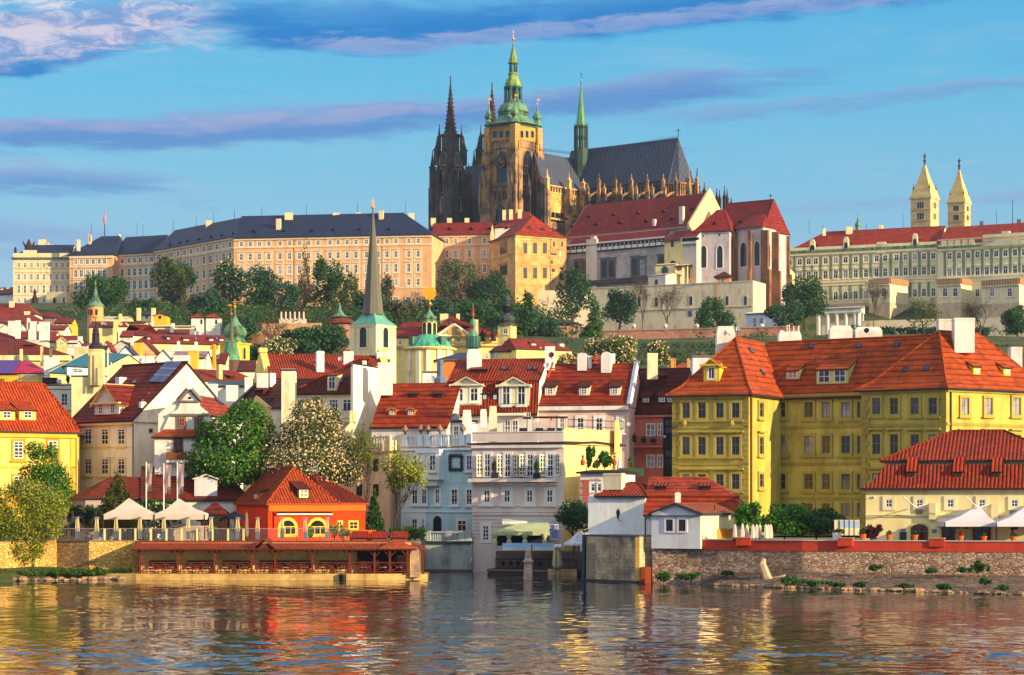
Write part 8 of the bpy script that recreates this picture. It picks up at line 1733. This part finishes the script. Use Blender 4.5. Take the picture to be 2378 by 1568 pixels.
xg0,xg1=px(475,260.6),px(688,260.6);g=Vector(((xg0+xg1)/2,260.3,pz(858,260.6)));bk=Vector((0,3.5,0));mb.slab([Vector((xg0,260.3,ze)),g,g+bk,Vector((xg0,263.5,ze))][::-1],.14,RT,WD);mb.slab([g,Vector((xg1,260.3,ze)),Vector((xg1,263.5,ze)),g+bk][::-1],.14,RT,WD);mb.face([(xg0+.6,260.5,ze+.05),(xg1-.6,260.5,ze+.05),(g.x,260.5,g.z-.35)],WD)
part(mb,'roof',ar)
e=[Vector((px(1700,260.5),260.4,ze-.02)),Vector((px(2085,261),261.6,ze-.05)),Vector((px(2085,266),266,ze)),Vector((px(1700,266),266,ze))];ap=Vector((px(1858,263),263.2,pz(850,262)));mb=MB()
for i in range(4):mb.slab([e[i],e[(i+1)%4],ap],.12,tiles((220,110,45),'flat',.6),WD)
part(mb,'pavilion_roof',ar)
mb=MB();mb.slab([(px(1990,264),262.6,pz(945,264)),(px(2185,264),263.4,pz(945,264)),(px(2130,268),268,pz(900,268)),(px(1990,268),268,pz(862,268))],.14,tiles((170,102,52),'flat',.6),WD);part(mb,'side_roof',ar)
crop('J');PX=[px(x,261.4)for x in(1365,1735,2095)];crop('K');PX+=[px(x,261.4)for x in(462,692,1055,1418,1662,1812,1985)]
yy=lambda x:261.4 if x<xc+.2 else 261.4+(x-xc)*.06
for x in PX:mb=MB();mb.box((x,yy(x)),.24,.24,.72,ze,WD);part(mb,'post',ar)
mb=MB()
for a,b in zip(PX,PX[1:]):
 n=max(1,round((b-a)/1.6));zr=pz(1078,261.4)
 for z in(zr,.95):mb.tube([(a,yy(a)-.05,z),(b,yy(b)-.05,z)],.07,WD,4)
 for k in range(n):
  u,v=a+(b-a)*k/n,a+(b-a)*(k+1)/n;mb.tube([(u,yy(u),.95),(v,yy(v),zr)],.045,WD,4);mb.tube([(u,yy(u),zr),(v,yy(v),.95)],.045,WD,4);mb.tube([(v,yy(v),.75),(v,yy(v),zr)],.05,WD,4)
 for s,t in((a,.9),(b,-.9)):mb.tube([(s,yy(s),ze-1.0),(s+t,yy(s),ze-.1)],.06,WD,4)
part(mb,'railing',ar)
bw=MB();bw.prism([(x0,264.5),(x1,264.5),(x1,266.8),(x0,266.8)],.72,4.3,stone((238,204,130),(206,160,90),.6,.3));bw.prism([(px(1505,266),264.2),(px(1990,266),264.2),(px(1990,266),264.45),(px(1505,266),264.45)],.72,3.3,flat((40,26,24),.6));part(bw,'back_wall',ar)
for i,x in enumerate(PX[:7]):
 mb=MB();X=x+1.1;mb.box((X+1.2,264.3),3.4,.3,1.3,2.2,DKWOOD);part(mb,'booth_panel',ar)
n=0;CHR=flat((196,44,34),.6)
for a,b in zip(PX,PX[1:]):
 k=max(1,round((b-a)/2.2))
 for j in range(k):
  x=a+(b-a)*(j+.5)/k;y=yy(x)+1.1;n+=1;od=('leftmost','2nd','3rd')[n-1]if n<4 else '%d%s'%(n,{21:'st',22:'nd',23:'rd',31:'st'}.get(n,'th'))
  t_=table_set('dining_table','white-topped arcade dining table, %s from the left end'%od,0,0,10,.9,m=IRON,top=CH,gz=.72)
  t_.location=(x,y,.72);
  for o in t_.children:
   v=o.data.vertices;off=Vector((pt(0,0,10).x,10,0))
  for s in(-.7,.7):chair('red upholstered arcade chair {} of dining table {}'.format('left' if s<0 else 'right',od),(x+s,y,.72),1.57 if s<0 else-1.57,DKWOOD,'red chairs in the arcade',CHR)
mb=MB();c=V2((2060,262.2));mb.lathe(c,[(.85,.3),(.55,pz(950,262.2)),(.3,pz(930,262.2))],4,stone((196,164,130),(160,130,104),.6),.785);solo(mb,'mooring_post','pale tapered stone pier at the right end of the dock','post',(c.x,c.y,.3))
mb=MB();p=pt(2135,1170,263.6);mb.box(p,.25,.25,.6,pz(950,263.6),WD);part(mb,'post',ar)
for i,x in enumerate((1510,1700,1895)):
 mb=MB();a,b=pt(x-88,832,268),pt(x+98,832,268);mb.slab([a,b,b+Vector((-.1,1.2,.75)),a+Vector((.25,1.2,.75))],.12,tiles((190,75,56),'pan',.6),WD);mb.prism([(a.x+.3,268.3),(b.x-.3,268.3),(b.x-.3,269.2),(a.x+.3,269.2)],4.0,a.z,plaster((150,80,60)));solo(mb,'tiled_kiosk',('left','middle','right')[i]+' one of three low tiled kiosks at the right end of the terrace','kiosk',(a.x,a.y,4.0))
mb=MB();mb.box(pt(1545,0,269.8),L_(255,270),.2,4.3,pz(758,270),ORW);solo(mb,'orange_screen','bright orange screen wall behind the tiled kiosks','wall',pt(1545,850,269.8))
crop('J');Q1,Q2=rubble((232,190,108),(196,152,78),2.4),rubble((206,168,112),(160,124,84),2.8)  # one quay rubble twice, stronger and weaker sunlight put into the colours
r=thing('quay_wall','golden rubble stone quay wall below the left terrace','wall',pt(-200,1160,257))
for(xa,Ya),(xb,Yb),m,lab in(((-900,250),(555,266.2),Q1,'strongly sunlit golden wall section behind the willow'),((555,266.2),(870,264.4),Q2,'less sunlit wall section, its weaker light put into browner stone'),((870,264.4),(1345,266.6),Q1,'sunlit wall section beside the arcade')):
 W_=Wall(V2((xa,Ya)),V2((xb,Yb)));mb=MB();mb.prism([W_.a,W_.b,W_.b-W_.n*1.5,W_.a-W_.n*1.5],-1,4.45,m);mb.prism([W_.a+W_.n*.1,W_.b+W_.n*.1,W_.b-W_.n*1.5,W_.a-W_.n*1.5],4.45,4.55,PAVE);part(mb,'wall_section',r,lab)
mb=MB();BK=mat('bank_earth',grassy);tp=[(-900,252),(0,259),(300,262),(560,264),(880,263.5),(1300,265)];zt_=[1.3,1.4,1.5,1.35,.9,.6]
for i in range(5):a,b=V2(tp[i]),V2(tp[i+1]);d=Vector((0,-5.5+.6*i,0));a2,b2=a+d,b+d+Vector((0,.6,0));a.z,b.z,a2.z,b2.z=zt_[i],zt_[i+1],-.2,-.2;mb.face([a2,b2,b,a],BK);mb.face([a,b,b+Vector((0,4,0)),a+Vector((0,4,0))],BK)
struct(mb,'river_bank')
rm=[];RK=stone((186,150,112),(120,100,86),3,.4)
for k in range(5):
 rg=random.Random(k);mb=MB();pr=[(.0,-.3),(.5,-.2),(.62,.05),(.45,.32),(.0,.42)];n=7;R_=[[Vector((p[0]*(.8+.5*rg.random())*math.cos(i*6.283/n)*1.3,p[0]*(.8+.4*rg.random())*math.sin(i*6.283/n),p[1]*(.8+.4*rg.random())))for i in range(n)]for p in pr]
 for A_2,B_2 in zip(R_,R_[1:]):
  for i in range(n):mb.face([A_2[i],A_2[(i+1)%n],B_2[(i+1)%n],B_2[i]],RK)
 rm.append(mb.mesh('rock',Vector()))
rg=random.Random(5)
def rock(x,Y,s,lab,grp):o=bpy.data.objects.new('rock',rm[rg.randrange(5)]);COL.objects.link(o);p=V2((x,Y));o.location=(p.x,p.y,.12*s);o.scale=(s*(.8+.5*rg.random()),s,s*(.7+.4*rg.random()));o.rotation_euler=(0,0,rg.random()*6);tag(o,lab,'rock',grp)
for i in range(34):x=20+i*38+rg.uniform(-14,14);rock(x,257.5+x*.0036+rg.uniform(-.5,1.3),rg.uniform(.35,1.1),'rough boulder at the waterline of the grassy bank below the golden quay wall','boulders below the golden quay wall')
crop('N')
for i in range(46):x=-720+i*68+rg.uniform(-25,25);Y=243.6-(x+700)*.0103 if x<120 else 235-(x-120)*.0074;rock(x,Y-.2+rg.uniform(-.5,.8),rg.uniform(.3,.8),'pale stone lying at the waterline below the rubble embankment wall','stones below the embankment wall')
crop('M');mb=MB();q=pt(1850,1445,243);mb.tube([q,q+Vector((-.6,.3,.9)),q+Vector((-1.1,.6,2.3)),q+Vector((-.9,.8,2.9))],[.45,.5,.42,.2],flat((206,170,130),.9),7);mb.tube([q+Vector((-.4,.2,.5)),q+Vector((.9,-.2,.9)),q+Vector((1.3,-.3,1.2))],[.3,.22,.08],flat((206,170,130),.9),6);mb.tube([q+Vector((-.2,0,.3)),q+Vector((.6,-.5,.1))],[.3,.1],flat((206,170,130),.9),6);solo(mb,'driftwood','bleached tree stump of driftwood on the shore paving','driftwood',q)
# ---------------------------------------------------------------- trees and plants
crop('D')
def T(name,lab,x,yt,yb,w,Y,mats,n=2600,leaf=.9,kind='round',s=1,**k):return tree(name,lab,x,yt,yb,w,Y,mats,n,leaf,kind,seed=s,**k)
T('broad_tree','big round green tree below the flagpole palace block',235,628,738,125,830,[LF_D,LF_M],4200,1.0,s=1)
T('broad_tree','tall olive-topped tree before the grey palace wing, second from left',402,592,730,98,835,[LF_O,LF_D],3600,1.0,s=2);T('broad_tree','small dark crown leaning right of the tall olive-topped tree',432,606,680,48,838,[LF_D,LF_TEAL],1100,.9,s=3)
T('flowering_tree','tree with pale blossom at the left end of the sunlit wing',540,602,735,88,815,[LF_D,LF_TEAL],3200,1.0,s=4,flower=(FLW,700,.7))
T('broad_tree','broad dark green tree right of the blossoming one',612,616,745,100,800,[LF_D,LF_TEAL],3600,1.0,s=5)
T('larch','thin tall pointed larch against the sunlit wing',708,545,720,50,815,[LF_O,LF_B],1500,.7,'cone',s=6,shell=.3)
T('broad_tree','layered dark green tree right of the larch',760,598,740,84,805,[LF_D,LF_M],3000,1.0,s=7)
T('weeping_tree','drooping olive green tree left of the needle spire',815,632,745,70,795,[LF_O,LF_D],2200,.9,'weep',s=8)
T('broad_tree','dark low tree peeping right of the needle spire',897,640,745,40,800,[LF_TEAL,LF_B],1000,.9,s=9)
T('broad_tree','large grey-olive tree before the shaded grey wing',1072,597,730,120,845,[LF_O,LF_TEAL],3600,.9,s=10,bark=BARKD);T('broad_tree','dark green tree right of the grey-olive one',1142,612,745,92,838,[LF_D,LF_TEAL],3000,1.0,s=11)
T('spruce','dense dark green conifer pair right of the onion tower',1225,668,785,78,690,[LF_D,LF_M],3600,.8,'cone',s=12);T('broad_tree','dark foliage behind the conifer at the palace foot',1170,690,770,70,740,[LF_TEAL],1800,.9,s=50)
T('broad_tree','tall dark tree before the retaining wall of the old palace',1330,620,755,90,800,[LF_D,LF_TEAL],3400,.9,s=13);T('conifer','bright yellow-green pointed conifer in the castle garden',1380,678,790,66,720,[leafm((74,112,34)),LF_M],3200,.7,'cone',s=14)
T('broad_tree','dark tree between the bright conifer and the bare trees',1438,668,768,84,770,[LF_D,LF_TEAL],3000,.9,s=15);T('weeping_tree','weeping green tree on the terrace below the bastion wall',1656,690,775,108,720,[LF_M,LF_D],4200,.7,'weep',s=16)
T('broad_tree','large green tree in front of the green palace',1868,640,760,104,780,[LF_D,LF_M],4200,.9,s=17);T('broad_tree','lower dark tree left of the large garden tree',1822,700,775,100,740,[LF_D,LF_TEAL],3200,.8,s=18)
T('broad_tree','light spring-green tree before the middle bastion',2147,690,772,80,740,[LF_O,LF_M],700,.8,s=19,shell=.3);T('broad_tree','green tree at the right edge below the palace',2360,708,790,74,720,[LF_M,LF_D],2600,.8,s=20)
T('broad_tree','wide dark green tree on the slope left of the church tower',742,742,835,130,600,[LF_D,LF_TEAL],4200,.8,s=21);T('flowering_tree','white blossoming tree below the wide dark one',652,782,840,88,560,[LF_M,LF_D],2200,.6,s=22,flower=(FLW,900,.55))
T('broad_tree','round bush-like tree behind the onion dome',592,800,850,60,560,[LF_D,LF_TEAL],1600,.7,s=23)
T('chestnut','big flowering chestnut in the middle ground, left of the vineyard hedge',1418,768,872,126,450,[LF_O,LF_M],5200,.5,s=24,flower=(FLW,1700,.45));T('chestnut','slim flowering chestnut before the brick terrace wall',1532,785,860,56,470,[LF_O,LF_M],2000,.5,s=25,flower=(FLW,600,.45));T('chestnut','low pale flowering crown right of the long yellow house',1322,818,868,60,440,[LF_O,LF_M],1500,.45,s=26,flower=(FLW,1100,.42))
for i,(x,yt,yb,w,Y,m,lab)in enumerate(((693,640,755,100,790,BARK,'bare spreading tree above the small colonnade'),(968,672,745,80,800,BARK,'thin bare shrub tree at the foot of the sunlit wing'),(1492,640,775,60,760,BARKD,'bare tree left of the pair below the chapel'),(1550,655,778,80,745,BARKD,'bare purple-brown tree right of the pair below the chapel'),(2030,648,775,84,760,BARKD,'large bare tree before the narrow bastion'),(2278,692,790,110,720,BARKD,'wide bare brown tree at right beside the white chimney'),(632,735,800,90,620,BARK,'reddish bare tree on the slope below the colonnade'),(850,790-30,830,60,590,BARKD,'bare dark tree beside the left edge of the church tower'))):
 bare('bare_tree',lab,x,yt,yb,w,Y,flat((92,70,62),.9)if i!=6 else flat((120,80,60),.9),seed=30+i,depth=6,kids=3,leafm_=LF_B,nl=260,ls=.5)
for i,(x,yt,yb,w,Y,m,lab)in enumerate(((478,668,760,90,720,LF_TEAL,'low dark tree in the gap under the shaded palace wing, left'),(335,690,755,80,740,LF_D,'low tree under the palace wing between the two big left trees'),(668,655,770,80,760,LF_TEAL,'shadowy tree behind the larch trunk'),(858,668,775,80,720,LF_D,'shadowy tree just left of the needle spire'),(936,690,765,76,720,LF_B,'brownish scrub tree right of the needle spire'),(1010,680,772,90,740,LF_TEAL,'dark tree behind the gilded sun emblem'),(1110,690,785,110,700,LF_D,'broad dark tree behind the slender copper turret'),(560,735,800,90,640,LF_TEAL,'dark tree on the slope just above the onion dome'),(690,760,830,90,590,LF_D,'dark tree between blossom tree and wide slope tree'),(1275,740,800,70,690,LF_TEAL,'dark tree right of the conifer pair'))):T('slope_tree',lab,x,yt,yb,w,Y,[m,LF_TEAL],2400,.9,s=130+i)
rng=np.random.default_rng(77);bl=[]
for i in range(420):
 y=rng.uniform(545,860);x=rng.uniform(-.15,.17)*y if i%3 else rng.uniform(-.2,.22)*y;x=x if not(x>22 and(y>668 or y<600))else-abs(x)-5;z=ground(y)if y<840 else 78;hh=rng.uniform(1.4,3.4)*(1.9 if y>690 else 1);bl.append(((x,y,z+hh*.4),(hh*1.7,hh*1.3,hh)))
o=bpy.data.objects.new('slope_thicket',quadmesh('slope_thicket',[(leaves(rng,bl,26000,.9,.5),LF_D),(leaves(rng,bl,14000,.9,.5),LF_M),(leaves(rng,bl,6000,1.0,.5),LF_B)]));COL.objects.link(o);o['kind']='stuff'
r=thing('colonnade','small white columned garden colonnade on the wooded slope','colonnade',pt(678,746,690));w2=Wall(V2((648,690)),V2((710,690)));mb=MB();mb.prism([w2.a,w2.b,w2.b+Vector((0,4,0)),w2.a+Vector((0,4,0))],50,pz(740,690),plaster((226,206,180)));part(mb,'plinth',r)
for i in range(6):p=w2.at(653+i*10.4,735);mb=MB();mb.lathe(p,[(.3,p.z-1),(.26,pz(724,690))],6,PALE);part(mb,'column',r)
mb=MB();mb.box(pt(679,722,691.5),8.6,3.4,pz(724,690),pz(721,690),DKWOOD);part(mb,'roof',r)
c=V2((789,630));Z=lambda y:pz(y,630);mb=MB();r=thing('garden_kiosk','round red-roofed garden kiosk with verdigris cap on the slope','pavilion',(c.x,c.y,52));mb.lathe(c,[(4.4,Z(752)),(3.6,Z(742)),(1.8,Z(736))],14,tiles((150,91,70)));part(mb,'roof',r);mb=MB();mb.lathe(c,[(3.2,Z(737)),(1.5,Z(732)),(.6,Z(722)),(.15,Z(704))],10,COP);part(mb,'cap',r);mb=MB();mb.lathe(c,[(3,50),(3,Z(752))],12,plaster((160,110,96)));part(mb,'wall',r)
longwall('terrace_wall','sunlit brown retaining wall with ramp below the colonnade',(560,665),(745,662),752,46,plaster((206,160,120),.4),1);longwall('terrace_wall','lower crumbling ochre wall on the slope right of the onion dome',(582,640),(690,636),776,44,plaster((190,140,104),.5),1)
def hedge(lab,x0,x1,y0,y1,Y,dep,mats,n,leaf,name='hedge'):
 rng=np.random.default_rng(int(x0));a,b=pt(x0,y1,Y),pt(x1,y0,Y);P=np.stack([rng.uniform(a.x,b.x,n),rng.uniform(Y,Y+dep,n),a.z+(b.z-a.z)*rng.random(n)**.6+rng.normal(size=n)*.12],1);bl=[((p[0]-a.x,p[1]-a.y,p[2]-a.z),(leaf*.5,)*3)for p in P[::max(1,n//300)]]
 o=bpy.data.objects.new(name,quadmesh(name,[(leaves(rng,[(tuple(p-np.array(a)),(leaf,)*3)for p in P[:400]],n,leaf,.2),mats)]));COL.objects.link(o);o.location=a;WL[o.name]=a;tag(o,lab,'hedge');return o
hedge('long dark clipped hedge under the brick terrace wall',1475,1700,806,826,665,4,LF_TEAL,5000,.7);hedge('low dark hedge with rounded tops right of the portico',2040,2300,762,778,745,5,LF_D,3000,.9);hedge('hedge strip below the far right brick wall',2290,2378,805,830,640,4,LF_D,1500,.7)
rng=np.random.default_rng(8);bl=[]
for k in range(5):
 for i in range(60):y=560+k*18+rng.uniform(-1,1);x=28+i*1.6+rng.uniform(-.6,.6);bl.append(((x,y,ground(y)+.9),(1.0,.6,.9)))
o=bpy.data.objects.new('vineyard_rows',quadmesh('vineyard_rows',[(leaves(rng,bl,9000,.6,.3),LF_D),(leaves(rng,bl,4000,.6,.3),LF_O)]));COL.objects.link(o);o['kind']='stuff'
longwall('path_wall','thin reddish garden path wall below the clipped hedge',(1470,640),(1700,636),829,36,plaster((170,110,90)),1)
WIL=leafm((150,158,44),.5,(84,104,28));SPG=leafm((80,132,30),.5,(34,74,20))
T('willow','golden green willow hanging over the quay wall at the left edge',72,1128,1300,172,263.5,[WIL,LF_O],17000,.26,'weep',s=61,gz=1.2,lim=10,blobs=((30,1185,120,130),(95,1180,120,110,1),(15,1245,70,110),(62,1255,90,110,-1),(118,1225,60,60),(60,1140,90,60),(-20,1200,80,120),(88,1262,40,70)));T('broad_tree','fresh green upright tree in front of the yellow house',104,1030,1205,120,274,[SPG,LF_M],9000,.3,s=62,gz=4.3,shell=.4,blobs=((105,1085,80,90),(112,1130,110,110,1),(80,1045,50,44),(140,1112,50,70),(62,1105,40,60),(120,1048,34,40),(108,1170,120,70)))
T('cypress','loose olive cypress in front of the cream house',272,1088,1225,134,276,[leafm((92,92,40)),LF_O],8000,.27,'cone',s=63,gz=4.3,shell=.35)
T('chestnut','large fresh green chestnut with white candles left of the pale flowering one',530,935,1130,200,288.5,[SPG,LF_D],11000,.42,s=64,gz=4.3,shell=.62,flower=(FLW,130,.26),blobs=((492,1064,96,116,-1),(558,1002,104,112),(582,1062,88,130,1),(536,1084,150,90),(575,952,60,50),(478,1010,50,70),(610,1000,50,80,2),(450,1085,50,60),(520,1000,60,70,-2),(600,960,34,40),(548,965,40,50)));T('chestnut','large chestnut covered in cream blossom behind the red restaurant',720,930,1140,222,290,[LF_O,LF_D],14000,.36,s=65,gz=4.3,flower=(FLW,6500,.3),blobs=((722,1000,120,120,-1),(660,1065,110,120),(780,1065,120,130,1),(720,1090,200,100,-2),(712,950,70,50),(765,985,60,80),(675,1010,60,70),(640,1100,60,60),(815,1095,50,70,1),(735,935,30,30)))
bare('spring_tree','tall thin spring tree with ivy between chestnut and blue house',850,978,1240,90,288,BARK,71,6,leafm_=LF_Y,nl=900,ls=.3,gz=4.3,r0=.2,spread=.4);bare('spring_tree','leaning spring tree with sprays of yellow-green leaves before the blue house',905,1040,1250,190,284,BARK,72,6,leafm_=leafm((150,160,50),.4),nl=2600,ls=.32,gz=4.3,r0=.22,lean=.35,spread=.5)
T('ivy_clump','dark ivy mass beside the red restaurant',868,1130,1245,60,284,[LF_D,LF_M],2600,.3,'cone',s=73,gz=4.3);hedge('low green hedge along the terrace end under the leaning tree',905,985,1228,1256,280,3,LF_M,1600,.28)
T('dark_shrub','dark flowering shrub between the grey house and the white house',1332,1162,1252,82,276,[LF_TEAL,LF_D],4200,.28,s=74,gz=3,flower=(leafm((150,160,160)),200,.2))
hedge('dark hedge behind the closed parasols at the terrace back',150,345,1178,1232,280,2,LF_D,4200,.32);hedge('bright clipped hedge behind the cream tents',320,420,1165,1230,281,2,LF_M,2600,.3)
for i,(x,yt,yb,w,lab)in enumerate(((1738,1160,1250,70,'leafy vine bush at the left end of the green pergola row'),(1822,1166,1252,120,'broad bright green vine arbour beside the yellow palace'),(1895,1172,1255,130,'dark green vine arbour right of the bright one'))):T('vine_arbour',lab,x,yt,yb,w,254+i,[LF_BR if i<2 else LF_M,LF_D],3600,.34,s=80+i,gz=4.3,lim=4)
for i,(x,y0,y1,w,Y)in enumerate(((1540,1325,1352,46,247.5),(1600,1330,1350,60,245),(1835,1336,1362,62,236),(1688,1324,1336,30,246),(2030,1310,1326,30,239),(2160,1318,1332,40,237),(2272,1297,1332,36,236.5),(2285,1338,1358,30,229),(2238,1316,1330,26,236),(2000,1350,1364,46,231.8),(2100,1354,1368,60,229.4),(2195,1354,1370,50,226.8),(1890,1348,1362,40,236),(1940,1350,1364,34,234),(2330,1358,1372,40,224.5))):shrub('shore_weed','green weed tuft, '+('beside the rust sheet pile','right of the rust pile tuft','beside the driftwood stump','at the wall foot above the driftwood','at the wall foot below the maple','at the wall foot below the heaters','tallest, against the wall below the white tent','on sloping paving below the tallest tuft','small, left of the tallest tuft','at the waterline below the purple maple','at the waterline below the arched doors','at the waterline below the white tent','first right of the driftwood at the waterline','second right of the driftwood at the waterline','at the waterline by the right picture edge')[i],x,y0,y1,w,Y,[LF_M,LF_D],260,.3,'weeds',seed=100+i)
rng=np.random.default_rng(9);crop('J');bl=[]
for i in range(120):x=rng.uniform(-100,1250);Y=259+x*.004+rng.uniform(-1.2,2);p=V2((x,Y));bl.append(((p.x,p.y,.7+rng.random()*.4),(.7,.5,.35)))
o=bpy.data.objects.new('bank_grass',quadmesh('bank_grass',[(leaves(rng,bl,3600,.26,.2),LF_M),(leaves(rng,bl,1800,.26,.2),LF_O)]));COL.objects.link(o);o['kind']='stuff'
def HV(t):
 v=t.new('ShaderNodeVolumePrincipled');v.inputs['Density'].default_value=.00005;v.inputs['Color'].default_value=(.6,.78,1,1);v.inputs['Anisotropy'].default_value=.2;return v.outputs[0]
hz=MB();hz.prism([(-3050,-450),(3050,-450),(3050,3050),(-3050,3050)],-4,192,mat('haze',lambda t,b:(t.n.remove(b),t.l.new(HV(t),t.n['Material Output'].inputs['Volume']))))
struct(hz,'haze','stuff')
